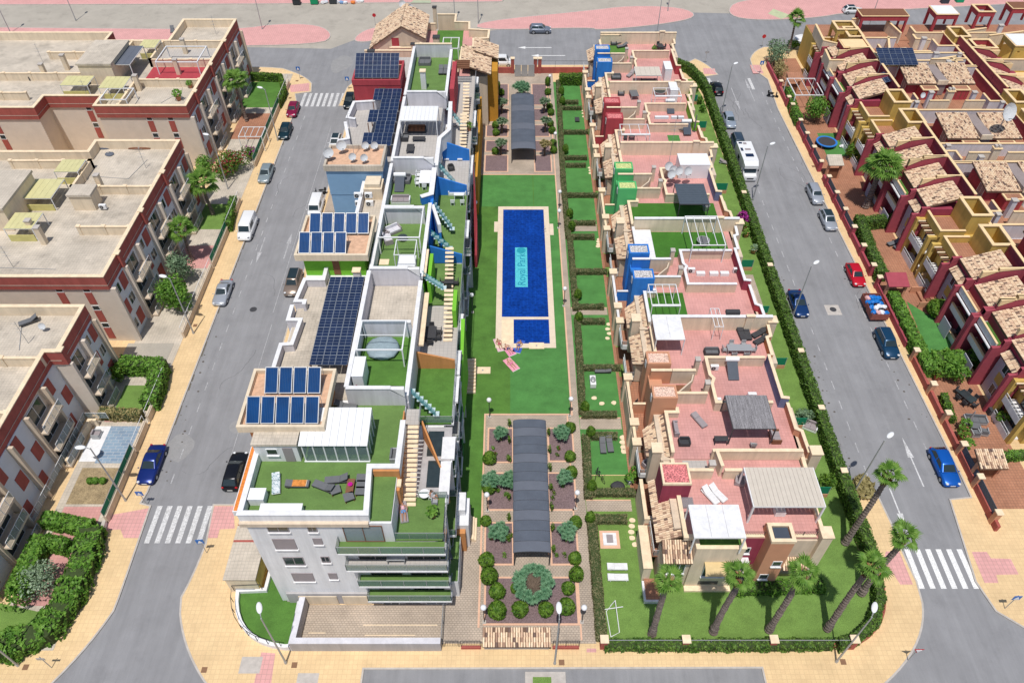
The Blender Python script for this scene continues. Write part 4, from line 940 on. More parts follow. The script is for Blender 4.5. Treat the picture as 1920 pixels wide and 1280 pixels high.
def dining(px, py, z, rz, w, l, place, m='wicker', n=(1, 3), top=None, h=.74):
    """table with chairs; n = (at the ends, at each long side)"""
    x, y = P(px, py, z); table(0, 0, z, rz, w, l, {'wicker': 'dark', 'white_metal': 'white', 'steel': 'grey'}.get(m, 'brown')+' dining table '+place, m, top, h, world=(x, y))
    c, s = math.cos(rz), math.sin(rz); k = 0
    def put(u, v, a, tx):
        chair(0, 0, z, rz+a, '%s chair %s, table %s' % ({'wicker': 'dark', 'white_metal': 'white', 'steel': 'grey'}.get(m, 'brown'), tx, place), m, world=(x+c*u-s*v, y+s*u+c*v), group='chairs round the table '+place)
    e = ('near', 'second', 'third', 'far')
    for i in range(n[1]):
        v = -l/2+l*(i+.5)/n[1]; put(w/2+.22, v, -PI/2, 'right side %s' % e[i]); put(-w/2-.22, v, PI/2, 'left side %s' % e[i])
    if n[0]: put(0, l/2+.22, 0, 'at the far end'); put(0, -l/2-.22, PI, 'at the near end')
def sofa(px, py, z, rz, label, w=1.9, d=.85, m='wicker', cm='grey_cushion', corner=False, world=None):
    t = thing('garden_sofa', label, 'sofa', at(px, py, z, world), None, rz); n = max(1, round(w/.8))
    b = B(); b.box(-w/2, w/2, -d/2, d/2, .04, .30); b.build('base', M[m], t, local=True)
    for i in range(n): b = B(); x0 = -w/2+.12+(w-.24)*i/n; b.box(x0+.01, x0+(w-.24)/n-.01, -d/2+.02, d/2-.17, .30, .44); b.build('seat_cushion', M[cm], t, local=True)
    b = B(); b.box(-w/2+.12, w/2-.12, d/2-.16, d/2, .30, .78); b.build('backrest', M[cm], t, local=True)
    for sx in (-w/2, w/2-.12): b = B(); b.box(sx, sx+.12, -d/2, d/2, .30, .62); b.build('arm', M[m], t, local=True)
    return t
def pergola(rc, zt, zb, label, nslat=0, m='white_metal', roof=None, rm='white', roll=False, ribs=4, axis='y', nposts=4, sides=None, beams=.09, world=None, fall=0):
    """frame of posts and beams, open or roofed; rc is read at the top height"""
    x0, x1, y0, y1 = world or RC(*rc, zt); t = thing('pergola', label, 'pergola', (x0, y0, zb)); r = beams/2
    for x in (x0, x1):
        for y in (y0, y1): b = B(); b.box(x-r, x+r, y-r, y+r, zb, zt-beams); b.build('post', M[m], t)
    for q in ((x0-r, x1+r, y0-r, y0+r), (x0-r, x1+r, y1-r, y1+r), (x0-r, x0+r, y0+r, y1-r), (x1-r, x1+r, y0+r, y1-r)): b = B(); b.box(*q, zt-beams, zt); b.build('beam', M[m], t)
    for i in range(nslat):
        b = B(); s_ = (i+1)/(nslat+1)
        if axis == 'y': x = x0+(x1-x0)*s_; b.box(x-.03, x+.03, y0+r, y1-r, zt-.08, zt-.01)
        else: y = y0+(y1-y0)*s_; b.box(x0+r, x1-r, y-.03, y+.03, zt-.08, zt-.01)
        b.build('rafter', M[m], t)
    if roof:
        for i in range(ribs):
            b = B(); 
            if axis == 'y': a = x0+(x1-x0)*i/ribs; c = x0+(x1-x0)*(i+1)/ribs; b.prism([(a+.01, y0-.05), (c-.01, y0-.05), (c-.01, y1+.05), (a+.01, y1+.05)], zt+.01, [zt+.05, zt+.05, zt+.05+fall, zt+.05+fall])
            else: a = y0+(y1-y0)*i/ribs; c = y0+(y1-y0)*(i+1)/ribs; b.box(x0-.05, x1+.05, a+.01, c-.01, zt+.01, zt+.05)
            b.build('roof_panel', M[rm], t)
    if roll: b = B(); b.tube([(x0, y0, zt+.05), (x1, y0, zt+.05)], .14, 10); b.build('rolled_awning', M['white'], t)
    if sides: b = B(); b.box(x0+.02, x0+.05, y0, y1, zb, zt-.1); b.build('side_screen', M[sides], t)
    return t
def cabinet(rc, zt, zb, label, m='white_metal', rm='white_metal', name='storage_cabinet', world=None, doors=2):
    x0, x1, y0, y1 = world or RC(*rc, zt); t = thing(name, label, 'cabinet', (x0, y0, zb))
    bxw(t, 'body', m, x0, x1, y0, y1, zb, zt-.05); bxw(t, 'top', rm, x0-.04, x1+.04, y0-.04, y1+.04, zt-.05, zt)
    for i in range(doors): w = (x1-x0)/doors; bxw(t, 'door', m, x0+w*i+.02, x0+w*(i+1)-.02, y0-.02, y0-.002, zb+.08, zt-.12)
    return t
def ac_p():
    t = thing('air_conditioner', 'x', 'air conditioner'); b = B(); b.box(-.42, .42, -.17, .17, .08, .68); b.build('case', M['white_metal'], t, local=True)
    b = B(); b.tube([(-.12, -.172, .38), (-.12, -.195, .38)], .24, 18); o = b.build('fan_grille', M['dark_metal'], t, local=True)
    b = B(); b.tube([(-.12, -.196, .38), (-.12, -.21, .38)], .08, 10); b.build('hub', M['steel'], o, local=True)
    for sx in (-.3, .3): b = B(); b.box(sx-.03, sx+.03, -.15, .15, 0, .08); b.build('foot', M['dark_metal'], t, local=True)
    return t
def ac(px, py, z, rz, label, world=None): return inst('ac', ac_p, at(px, py, z, world), rz, label, 'air conditioning units')
def dish_p():
    t = thing('satellite_dish', 'x', 'satellite dish'); b = B(); b.cyl(0, 0, 0, .8, .03, 6); b.build('mast', M['steel'], t, local=True)
    b = B(); n = 18; R = .5
    for r0, r1 in ((0, .5), (.5, 1)):
        for k in range(n):
            a, c = 6.2832*k/n, 6.2832*(k+1)/n
            def q(r, an): return (R*r*math.cos(an), -.12+.16*(1-r*r)-.5*R*r*math.sin(an)*0-.45*r*R*math.sin(an)*-.9, .95+R*r*math.sin(an)*.85)
            f = [q(r0, a), q(r1, a), q(r1, c), q(r0, c)]
            if r0 == 0: f = [q(0, 0), q(r1, a), q(r1, c)]
            b.face(f); b.face([(x, y+.02, z) for x, y, z in f[::-1]])
    b.build('reflector', M['dish'], t, local=True, smooth=False)
    b = B(); b.tube([(0, -.1, .55), (0, -.55, .75)], .015, 5); b.ball(0, -.55, .78, .05, .05, .05, 8, 5); b.build('receiver_arm', M['dark_metal'], t, local=True); return t
M['dish'] = mat('dish_paint', (.58, .60, .62), .5, .05, 2)
def dish(px, py, z, rz, label, s=1.0, world=None): return inst('dish', dish_p, at(px, py, z, world), rz, label, 'satellite dishes', s)
def heater(px, py, z, rz, label, world=None):
    def f():
        t = thing('solar_water_heater', 'x', 'solar heater'); b = B(); b.tube([(-.7, 1.0, 1.15), (.7, 1.0, 1.15)], .27, 14); b.build('tank', M['white_metal'], t, smooth=False, local=True)
        b = B(); b.face([(-.55, -1.0, .15), (.55, -1.0, .15), (.55, .75, 1.0), (-.55, .75, 1.0)]); b.face([(-.55, -1.0, .07), (-.55, .75, .92), (.55, .75, .92), (.55, -1.0, .07)])
        for a, c in (((-.55, -1, .07), (.55, -1, .07)), ((.55, -1, .07), (.55, .75, .92)), ((.55, .75, .92), (-.55, .75, .92)), ((-.55, .75, .92), (-.55, -1, .07))): b.face([a, c, (c[0], c[1], c[2]+.08), (a[0], a[1], a[2]+.08)])
        b.build('collector_panel', M['slate_panel'], t, local=True)
        for sx in (-.5, .5): b = B(); b.tube([(sx, .9, 0), (sx, .9, 1.0)], .03, 5); b.build('leg', M['steel'], t, local=True); b = B(); b.tube([(sx, -.95, 0), (sx, .9, .9)], .03, 5); b.build('rail', M['steel'], t, local=True)
        return t
    return inst('heater', f, at(px, py, z, world), rz, label, 'solar water heaters')
M['slate_panel'] = mat('slate_collector', (.07, .085, .11), .25, .1, 1, spec=.6)
M['pot'] = mat('terracotta_pot', (.45, .20, .11), .8, .1, 4)
def pot(px, py, z, label, s=1.0, lf='bright', pm='pot', world=None, flowers=None):
    x, y = world or P(px, py, z); t = thing('potted_plant', label, 'potted plant', (x, y, z), 'potted plants'); rnd = random.Random(int(x*57+y*91))
    b = B(); b.cyl(x, y, z, z+.36*s, .15*s, 12, .22*s); b.build('pot', M[pm], t); b = B()
    for _ in range(70):
        a = rnd.uniform(0, 6.28); u = rnd.uniform(-.3, 1); r = math.sqrt(1-u*u)*rnd.uniform(.6, 1)
        b.mi = 1 if flowers and rnd.random() < .3 else 0
        leafquad(b, (x+r*math.cos(a)*.36*s, y+r*math.sin(a)*.36*s, z+.52*s+u*.34*s), (math.cos(a)*r, math.sin(a)*r, u+.3), .12*s, rnd)
    tag(b.build('foliage', [LF[lf]]+([LF[flowers]] if flowers else []), t), kind='stuff'); return t
def parasol(px, py, z, label, m='grey_cushion', r=1.3, h=2.2, closed=False, world=None, pole='steel'):
    x, y = world or P(px, py, z); t = thing('parasol', label, 'parasol', (x, y, z)); b = B(); b.cyl(x, y, z, z+.08, .28, 14); b.build('base', M['dark_metal'], t)
    b = B(); b.cyl(x, y, z+.08, z+h+.1, .025, 6); b.build('pole', M[pole], t); b = B()
    if closed: b.cyl(x, y, z+.6, z+h, .16, 8, .06)
    else:
        n = 8; P_ = [(x+r*math.cos(6.2832*k/n), y+r*math.sin(6.2832*k/n), z+h-.35) for k in range(n)]
        for k in range(n): b.face([(x, y, z+h+.1), P_[k], P_[(k+1) % n]]); b.face([(x, y, z+h+.08), P_[(k+1) % n], P_[k]])
    b.build('canopy', M[m], t); return t
# photovoltaic panels
def pv_mesh(w, l, nx, ny):
    b = B(); b.mi = 0; b.box(-w/2, w/2, -l/2, l/2, -.04, 0); b.mi = 1; e = .022
    for i in range(nx+1): x = -w/2+w*i/nx; k = e if i in (0, nx) else .010; b.box(max(-w/2, x-k), min(w/2, x+k), -l/2, l/2, .0015, .005)
    for j in range(ny+1): y = -l/2+l*j/ny; k = e if j in (0, ny) else .010; b.box(-w/2, w/2, max(-l/2, y-k), min(l/2, y+k), .0052, .0085)
    o = b.build('panel', [M['pv'], M['pv_line']]); me = o.data; bpy.data.objects.remove(o); return me
def pv_grid(parent, org, du, dv, nu, nv, skip=(), kind='pv', gap=.03):
    """nu x nv panels from the corner org, du and dv are the panel's edge vectors"""
    du, dv, org = Vector(du), Vector(dv), Vector(org); key = ('pv', kind, round(du.length, 2), round(dv.length, 2))
    if key not in _protos:
        if kind == 'pv': _protos[key] = pv_mesh(du.length-gap, dv.length-gap, 2, 3)
        else:
            b = B(); w, l = du.length-gap*3, dv.length-gap*2; b.mi = 0; b.box(-w/2+.05, w/2-.05, -l/2+.05, l/2-.05, -.03, .002); b.mi = 1; b.wall([(-w/2+.03, -l/2+.03), (w/2-.03, -l/2+.03), (w/2-.03, l/2-.03), (-w/2+.03, l/2-.03)], .06, -.08, .02, True)
            for k in range(1, 8): b.mi = 2; x = -w/2+w*k/8; b.box(x-.008, x+.008, -l/2+.06, l/2-.06, .0025, .006)
            o = b.build('collector_panel', [M['collector'], M['steel'], M['coll_line']]); _protos[key] = o.data; bpy.data.objects.remove(o)
    me = _protos[key]; X = du.normalized(); Y = dv.normalized(); Z = X.cross(Y); R = Matrix((X, Y, Z)).transposed().to_4x4(); pl = wloc(parent)
    for j in range(nv):
        for i in range(nu):
            if (i, j) in skip: continue
            o = bpy.data.objects.new(me.name.split('.')[0], me); COL.objects.link(o); o.parent = parent
            c = org+du*(i+.5)+dv*(j+.5); o.matrix_basis = Matrix.Translation(c-pl) @ R
M['coll_line'] = mat('collector_tube_line', (.012, .06, .16), .3, 0)
def rail(parent, pts, z, h=1.0, m='white_metal', step=1.2, glass=None, name='railing', bars=False, rt=.03):
    """balustrade along 3D-flat plan points"""
    b = B(); p3 = [(x, y, z+h) for x, y in pts]; b.tube(p3, rt, 5)
    for (xa, ya), (xc, yc) in zip(pts, pts[1:]):
        l = math.hypot(xc-xa, yc-ya); n = max(1, int(l/step))
        for k in range(n+1): s_ = k/n; x, y = xa+(xc-xa)*s_, ya+(yc-ya)*s_; b.box(x-.02, x+.02, y-.02, y+.02, z, z+h)
        if bars:
            n = int(l/.14)
            for k in range(n): s_ = (k+.5)/n; x, y = xa+(xc-xa)*s_, ya+(yc-ya)*s_; b.box(x-.01, x+.01, y-.01, y+.01, z+.08, z+h-.02)
    o = b.build(name, M[m] if isinstance(m, str) else m, parent)
    if glass:
        b = B(); b.wall(pts, .02, z+.06, z+h-.03); b.build('glass_panel', M[glass], o)
    return o
def stairs(parent, x0, x1, ya, za, yb, zb, n, m='coping', rm=None, th=.07, name='tread'):
    for i in range(n):
        s_ = i/n; y = ya+(yb-ya)*s_; y2 = ya+(yb-ya)*(i+1)/n; z = za+(zb-za)*(i+.5)/n; bxw(parent, name, m, x0, x1, min(y, y2)+.02, max(y, y2)-.02, z-th, z)
# ---------------------------------------------------------------- people
SK = [mat('skin_tanned', (.42, .22, .14), .6, .05), mat('skin_light', (.62, .36, .26), .6, .05)]
def person(loc, rz, pose, label, skin=0, top=(.1, .2, .5), low=(.1, .2, .5), hair=(.06, .035, .02), top_len='none'):
    """one continuous skinned body; pose lists the joints (metres), lying along y"""
    t = thing('person', label, 'person', loc, None, rz)
    J = {'lie': dict(pel=(0, 0, .13), che=(0, .36, .15), nec=(0, .55, .14), hed=(0, .70, .16), top=(0, .80, .16), sl=(-.19, .50, .14), el=(-.34, .26, .10), wl=(-.30, .02, .10), sr=(.19, .50, .14), er=(.36, .30, .10), wr=(.30, .06, .10), hl=(-.10, -.02, .12), kl=(-.13, -.45, .14), al=(-.14, -.88, .09), tl=(-.15, -.95, .16), hr=(.10, -.02, .12), kr=(.14, -.44, .20), ar=(.13, -.86, .09), tr=(.14, -.93, .16)),
         'sit': dict(pel=(0, 0, .50), che=(0, .10, .88), nec=(0, .08, 1.05), hed=(0, .04, 1.20), top=(0, .02, 1.31), sl=(-.19, .08, 1.0), el=(-.27, -.02, .74), wl=(-.20, -.26, .66), sr=(.19, .08, 1.0), er=(.27, -.02, .74), wr=(.20, -.26, .66), hl=(-.10, -.02, .48), kl=(-.13, -.42, .50), al=(-.13, -.44, .10), tl=(-.13, -.58, .05), hr=(.10, -.02, .48), kr=(.13, -.42, .50), ar=(.13, -.44, .10), tr=(.13, -.58, .05)),
         'stand': dict(pel=(0, 0, .92), che=(0, .02, 1.28), nec=(0, 0, 1.46), hed=(0, -.01, 1.60), top=(0, -.01, 1.70), sl=(-.19, 0, 1.40), el=(-.26, .0, 1.12), wl=(-.24, -.10, .88), sr=(.19, 0, 1.40), er=(.26, 0, 1.12), wr=(.24, -.10, .88), hl=(-.10, 0, .90), kl=(-.11, -.02, .48), al=(-.11, .04, .08), tl=(-.12, -.12, .04), hr=(.10, 0, .90), kr=(.12, -.04, .48), ar=(.12, 0, .08), tr=(.13, -.15, .04))}[pose]
    rad = dict(pel=.14, che=.145, nec=.058, hed=.088, top=.075, sl=.065, el=.043, wl=.030, sr=.065, er=.043, wr=.030, hl=.095, kl=.062, al=.04, tl=.035, hr=.095, kr=.062, ar=.04, tr=.035)
    ed = [('pel', 'che'), ('che', 'nec'), ('nec', 'hed'), ('hed', 'top'), ('che', 'sl'), ('sl', 'el'), ('el', 'wl'), ('che', 'sr'), ('sr', 'er'), ('er', 'wr'), ('pel', 'hl'), ('hl', 'kl'), ('kl', 'al'), ('al', 'tl'), ('pel', 'hr'), ('hr', 'kr'), ('kr', 'ar'), ('ar', 'tr')]
    V = {k: Vector(v) for k, v in J.items()}
    for s_ in 'lr':      # hands: palm and five fingers
        w_ = V['w'+s_]; d = (w_-V['e'+s_]).normalized(); sd_ = d.cross(Vector((0, 0, 1))).normalized(); up = sd_.cross(d)
        V['p'+s_] = w_+d*.08; rad['p'+s_] = .028; ed.append(('w'+s_, 'p'+s_))
        for i, (off, L_) in enumerate(((-.030, .06), (-.010, .078), (.010, .075), (.030, .062))):
            a = 'f%d%s' % (i, s_); V[a] = V['p'+s_]+sd_*off+d*L_*.6; V[a+'t'] = V[a]+d*L_*.5-up*.025; rad[a] = .009; rad[a+'t'] = .008; ed += [('p'+s_, a), (a, a+'t')]
        V['th'+s_] = w_+d*.05-sd_*.045; rad['th'+s_] = .010; ed.append(('w'+s_, 'th'+s_))
    ks = list(V); ix = {k: i for i, k in enumerate(ks)}
    me = bpy.data.meshes.new('body'); me.from_pydata([V[k] for k in ks], [(ix[a], ix[c]) for a, c in ed], []); me.materials.append(SK[skin])
    o = bpy.data.objects.new('body', me); COL.objects.link(o); o.parent = t
    sk = o.modifiers.new('skin', 'SKIN'); me.skin_vertices.new() if not me.skin_vertices else None
    for k in ks: me.skin_vertices[0].data[ix[k]].radius = (rad[k], rad[k])
    me.skin_vertices[0].data[0].use_root = True
    ss = o.modifiers.new('sub', 'SUBSURF'); ss.levels = 1; ss.render_levels = 2; sk.use_smooth_shade = True
    # face, hair, clothes
    hd = V['hed']; hv = (V['top']-V['nec']).normalized(); fw = Vector((0, -1, 0)) if pose != 'lie' else Vector((0, 0, 1))
    mh = mat('hair', hair, .8, .1, 10); b = B(); c = hd+hv*.035-fw*.02; b.ball(*c, .098, .098, .098, 12, 8); b.build('hair', mh, t, local=True)
    b = B(); c = hd+fw*.055+hv*.0; b.ball(*c, .062, .06 if pose != 'lie' else .075, .075 if pose != 'lie' else .055, 12, 8); f = b.build('face', SK[skin], t, smooth=True, local=True)
    b = B(); c = hd+fw*.118; b.ball(*c, .012, .014, .016, 6, 4); b.build('nose', SK[skin], f, local=True)
    for s_ in (-.026, .026): b = B(); c = hd+fw*.108+hv*.022+Vector((s_, 0, 0)); b.ball(*c, .010, .010, .008, 6, 4); b.build('eye', M['black'], f, local=True)
    b = B(); c = hd+fw*.108-hv*.035; b.ball(*c, .022, .008, .007, 6, 4); b.build('mouth', SG['red'], f, local=True)
    ml = mat('swim_shorts', low, .8, .1, 8); b = B(); pz = V['pel']
    def band(a, c, r0, r1, rx=1.25): b.tube([tuple(a), tuple((a+c)/2), tuple(c)], [r0, (r0+r1)/2*1.02, r1], 10)
    band(V['pel']+(V['che']-V['pel'])*.12, V['pel']-(V['che']-V['pel'])*.15, .165, .16)
    for s_ in 'lr': band(V['h'+s_], V['h'+s_]+(V['k'+s_]-V['h'+s_])*.45, .108, .09)
    b.build('shorts', ml, t, local=True)
    if top_len != 'none': b = B(); band(V['pel']+(V['che']-V['pel'])*.3, V['che']+(V['nec']-V['che'])*.3, .155, .165); b.build('top', mat('swim_top', top, .8, .1, 8), t, local=True)
    return t
# ================================================================ courtyard plants
for px, py, d, tx in ((918, 861, 1.55, 'beside the uppermost left bed'), (917, 915, 1.6, 'below the first left bed'), (912, 1052, 1.6, 'above the purple bed, left'), (932, 1110, 1.6, 'left side of the purple bed'), (932, 1146, 1.8, 'lower left corner of the purple bed'),
                      (975, 1144, 1.6, 'bottom of the purple bed, left of middle'), (1023, 1144, 1.5, 'bottom of the purple bed, right of middle'), (1062, 1139, 1.7, 'lower right corner of the purple bed'), (1065, 1104, 1.35, 'right side of the purple bed'), (1078, 1048, 1.35, 'above the purple bed, right'),
                      (1079, 981, 1.4, 'behind the near right spiky tree'), (1071, 887, 1.4, 'middle right bed corner'), (1069, 857, 1.3, 'first right bed lower corner'), (1069, 803, 1.3, 'first right bed upper corner'), (911, 978, 1.2, 'behind the lower left spiky tree'), (966, 1104, 1.0, 'peeping out left of the great round tree')):
    shrub(px, py, d*.88, 'round clipped shrub '+tx, 'dark')
for px, py, d, tx in ((917, 1083, 1.5, 'left of the purple bed'), (1080, 1080, 1.3, 'right of the purple bed')): shrub(px, py, d, 'tall egg shaped shrub '+tx, 'dark', hz=1.35)
# the great round dragon tree with a hollow middle
spiky(999, 1110, 'great round dragon tree with a hollow middle in the purple bed', r=2.1, h=2.1, heads=80, hollow=.38, blade=.42, per=80, name='dragon_tree')
for px, py, r, hd, tx in ((938, 824, 1.1, 9, 'in the first left bed'), (1052, 824, 1.35, 12, 'in the first right bed'), (921, 912, 1.4, 13, 'in the middle left bed, left of two'), (953, 912, 1.4, 13, 'in the middle left bed, right of two'),
                          (1058, 907, 1.3, 8, 'in the middle right bed, slender'), (936, 1008, 1.55, 13, 'in the near left bed'), (1062, 1008, 1.4, 12, 'in the near right bed')):
    spiky(px, py, 'spiky blue green dragon tree '+tx, r=r*.8, h=1.6, heads=hd, per=90, blade=.42)
spiky(978, 184, 'wide spiky tree in the far bed behind the far canopy', r=1.9, h=2.4, heads=20, blade=.6)
for i, (px, py) in enumerate(((941, 213), (941, 250), (939, 290), (1020, 212), (1022, 248), (1021, 292))):
    spiky(px, py, 'small round headed tree in the far %s, %s' % ('left beds' if i < 3 else 'right beds', ('uppermost', 'middle', 'lowest')[i % 3]), r=1.15, h=2.5, heads=9, blade=.45, lf='olive' if i != 5 else 'dry', name='olive_tree', group='small trees in the far beds')
for i, (px, py) in enumerate(((928, 214), (929, 236), (930, 250), (929, 285), (1027, 174), (1030, 202), (1033, 212), (1032, 233), (1035, 246), (1037, 270), (1038, 283), (940, 175))):
    shrub(px, py, 1.1, 'small ball shrub of the far beds, '+('left side topmost', 'left side second', 'left side third', 'left side lowest', 'right side topmost', 'right side second', 'right side third', 'right side fourth', 'right side fifth', 'right side sixth', 'right side lowest', 'top left corner')[i], 'dark', group='small ball shrubs of the far beds')
rnd = random.Random(11)
for x0, x1, y0, y1, tx in ((-2.2, -.5, 40.2, 43.2, 'first left'), (3.9, 5.9, 40.2, 43.2, 'first right'), (-2.2, 0, 34.8, 37.0, 'near left'), (3.9, 5.9, 34.8, 37.5, 'near right'), (-2.0, -.3, 45.6, 49, 'upper left'), (3.9, 5.9, 45.6, 48, 'upper right')):
    for k in range(3):
        bush(0, 0, .3, .3, .35, 'little %s plant in the %s gravel bed' % (('pink flowering', 'leafy green', 'dark green')[k], tx), 'dark' if k != 1 else 'bright', z=.18, leaf=.08, n=60, flowers='red_fl' if k == 0 else None, world=(rnd.uniform(x0, x1), rnd.uniform(y0, y1)), name='small_plant', lobes=3, group='little plants in the gravel beds')
# climbing plants at the canopy posts
def canopy(y0, y1, x0, x1, label, n):
    t = thing('canopy_walk', label, 'canopy', ((x0+x1)/2, (y0+y1)/2, ZG)); W = x1-x0; Hs = 2.3; rise = .32; cx = (x0+x1)/2
    def arcp(y, r=0): return [(cx+math.cos(a)*(W/2+.1+r), y, ZG+Hs+math.sin(a)*(rise+r)) for a in [math.pi-math.pi*i/12 for i in range(13)]]
    seg = (y1-y0)/n
    for i in range(n):
        b = B(); a, c = arcp(y0+i*seg+.02), arcp(y0+(i+1)*seg-.02)
        for k in range(12): b.face([a[k], a[k+1], c[k+1], c[k]])
        a, c = arcp(y0+i*seg+.02, -.03), arcp(y0+(i+1)*seg-.02, -.03)
        for k in range(12): b.face([a[k+1], a[k], c[k], c[k+1]])
        b.build('roof_sheet', M['canopy'] if i % 3 else M['canopy_b'], t)
    for i in range(n+1):
        b = B(); b.tube(arcp(y0+i*seg, -.06), .035, 5, cap=True); b.build('rib', M['dark_metal'], t)
        for x in (x0, x1):
            b = B(); b.box(x-.05, x+.05, y0+i*seg-.05, y0+i*seg+.05, ZG, ZG+Hs); b.build('post', M['edge_brick'] if i % 2 else M['dark_metal'], t)
    for x in (x0, x1): b = B(); b.box(x-.06, x+.06, y0, y1, ZG+Hs-.08, ZG+Hs); b.build('side_beam', M['dark_metal'], t)
    return t
M['canopy_b'] = mat('dark_polycarbonate_lighter', (.135, .15, .185), .7, .1, .5, spec=.1)
xa, xb, ya, yb = RC(964, 1031, 1030, 790, 2.7)
canopy(ya-.2, yb+.3, xa, xb, 'long arched dark canopy walk between the near gravel beds', 14)
canopy(101.2, 118.0, -.05, 3.55, 'arched dark canopy walk between the far beds', 9)
for i in range(14): bush(0, 0, .3, .35, .9, 'climbing plant at the near canopy, %s side, %s from the street' % ('left' if i % 2 else 'right', ('first', 'second', 'third', 'fourth', 'fifth', 'sixth', 'seventh')[i//2]), 'dark', z=.18, leaf=.1, n=90, world=((-.28 if i % 2 else 3.95), 35.2+i*1.15), name='climbing_plant', lobes=3, group='climbing plants along the near canopy')
# garden hedges of the right row -------------------------------------------
def H_(pts, wd, h, tx, lf='hedge_brown', **k): return hedge(PL(pts, .14+h), wd*.8, h*.75, tx, lf, dens=100, leaf=.09, wob=.02, **k)
H_([(1047, 148), (1056, 330)], .9, .8, 'low hedge beside the path along the far garden pockets')
H_([(1056, 332), (1066, 440)], .9, .8, 'low hedge beside the path opposite the upper pool end')
H_([(1069, 440), (1080, 575)], .9, .8, 'low hedge beside the path opposite the pool middle')
H_([(1083, 592), (1093, 770)], .9, .8, 'low hedge beside the path opposite the toddler pool')
H_([(1099, 812), (1104, 928)], 1.0, .8, 'low hedge beside the path at the garden with two black loungers')
H_([(1110, 968), (1129, 1195)], 1.15, .85, 'long brown green hedge along the path down to the street')
rows = [(1052, 1084, 187, .9, 'far'), (1056, 1090, 198, .7, 'a'), (1058, 1103, 243, .8, 'b'), (1060, 1100, 291, .8, 'c'), (1062, 1098, 305, .7, 'd'), (1064, 1120, 361, .8, 'e'), (1068, 1116, 413, .8, 'f'), (1072, 1114, 439, .9, 'g'), (1078, 1138, 504, .9, 'h'),
        (1078, 1132, 570, .8, 'i'), (1092, 1134, 597, .9, 'j'), (1097, 1163, 684, .8, 'k'), (1092, 1156, 772, .9, 'l'), (1110, 1157, 812, 1, 'm'), (1106, 1190, 918, 1, 'n'), (1112, 1175, 968, 1.1, 'o')]
wordy = ['above the second pocket', 'just below the farthest lawn', 'below the lawn with a dark mat', 'below the third lawn', 'doubled below the third lawn', 'below the fourth lawn', 'level with the top of the pool', 'above the fifth lawn', 'level with the pool lettering', 'level with the pool middle', 'above the sixth lawn', 'below the sixth lawn beside the toddler pool', 'below the lawn with the barbecue', 'above the two black loungers', 'below the bicycle lawn', 'above the fire pit lawn']
for (a, c, py, wd, _), tx in zip(rows, wordy): H_([(a, py), (c, py)], wd, .8, 'brownish cross hedge '+tx)
hedge(PL([(1050, 140), (1092, 140)], 1.9), 1.5, 1.7, 'tall dark hedge block at the far end of the garden pockets', 'dark')
for px, py, tx in ((1106, 975, 'by the fire pit lawn'), (1107, 815, 'by the two black loungers'), (1109, 916, 'by the bicycles'), (1096, 768, 'by the stepping stones lawn'), (1085, 600, 'beside the toddler pool'), (1083, 558, 'by the pool middle'), (1072, 430, 'above the fifth lawn'), (1068, 406, 'at the upper pool end'), (1060, 285, 'third pocket'), (1054, 195, 'second pocket'), (1052, 176, 'far pocket'), (1027, 158, 'at the far gate, right'), (933, 165, 'at the far gate, left')):
    shrub(px, py, .95, 'narrow cone shrub '+tx, 'dark', hz=1.7, group='cone shrubs at the garden corners')
# front and right street hedge behind the low red wall
hedge(PL([(1135, 1206), (1300, 1206), (1440, 1206), (1560, 1205)], .14+.8), .85, 1.0, 'green clipped hedge behind the red wall along the front street', 'hedge')
hp = PL([(1575, 1204), (1610, 1192), (1640, 1165), (1652, 1120), (1648, 1085)], 1.3)
hedge(hp, .85, 1.25, 'curved clipped hedge at the lower right garden corner', 'hedge')
def hx(y): return (33.35+(y-44)*.006 if y > 44 else 33.35+(44-y)*.02, y)
HS = [33.5, 43.1, 43.6, 51.2, 51.7, 59.6, 60.1, 66, 66.5, 74.8, 75.3, 82.4, 82.9, 90.8, 91.3, 107.6, 108.1, 121.5]
tx = ['beside the palms', 'beside the netting garden', 'above the white lounge chair', 'below the green netting', 'beside the deep blue saloon', 'above the paved yard', 'beside the purple flowers', 'beside the motorhome', 'beside the dark cars']
for i in range(0, len(HS)-1, 2): hedge([hx(HS[i]), hx(HS[i+1])], 1.05, 1.65, 'tall clipped hedge along the right street '+tx[i//2], 'hedge')
hedge([(33.9, 122), (33.4, 126.5), (32, 130.5), (30, 132.5)], 1.0, 1.65, 'curved far end of the tall hedge at the top of the right street', 'hedge')
# near lawn palms
for px, py, h, sd_, tx in ((1222, 1190, 10.2, 1, 'leftmost of the front lawn palms'), (1337, 1185, 10.6, 2, 'second palm from the left on the front lawn'), (1441, 1182, 10.8, 3, 'third palm from the left on the front lawn'), (1550, 1180, 11.5, 4, 'fourth palm at the lower right corner of the lawn'), (1614, 1113, 10.4, 5, 'palm leaning over the right pavement'), (1584, 1018, 11.6, 6, 'palm beside the dry grass clump')):
    palm(px, py, h, 'shaggy trunk fan palm, '+tx, sd_, .8, 14, .28, rz=sd_)
palm(1622, 389, 6.8, 'broad headed palm in the terracotta yard of the maroon houses', 7, 1.5, 40, .42)
palm(1477, 100, 6.5, 'small palm at the far right corner garden', 8, 1.0, 18, .22, skirt=False)
palm(463, 228, 7.2, 'palm beside the balconies of the far left block', 9, 1.2, 24, .22, skirt=False)
palm(400, 402, 5.2, 'palm in the small lawn of the middle left block', 10, 1.3, 24, .25, skirt=False)
palm(362, 488, 5.0, 'palm in the pink paved yard of the middle left block', 11, 1.1, 20, .22, skirt=False)
bush(1617, 914, 1.5, 1.5, .6, 'dry ornamental grass clump under the street lamp', 'dry', n=900, leaf=.25, name='grass_clump')
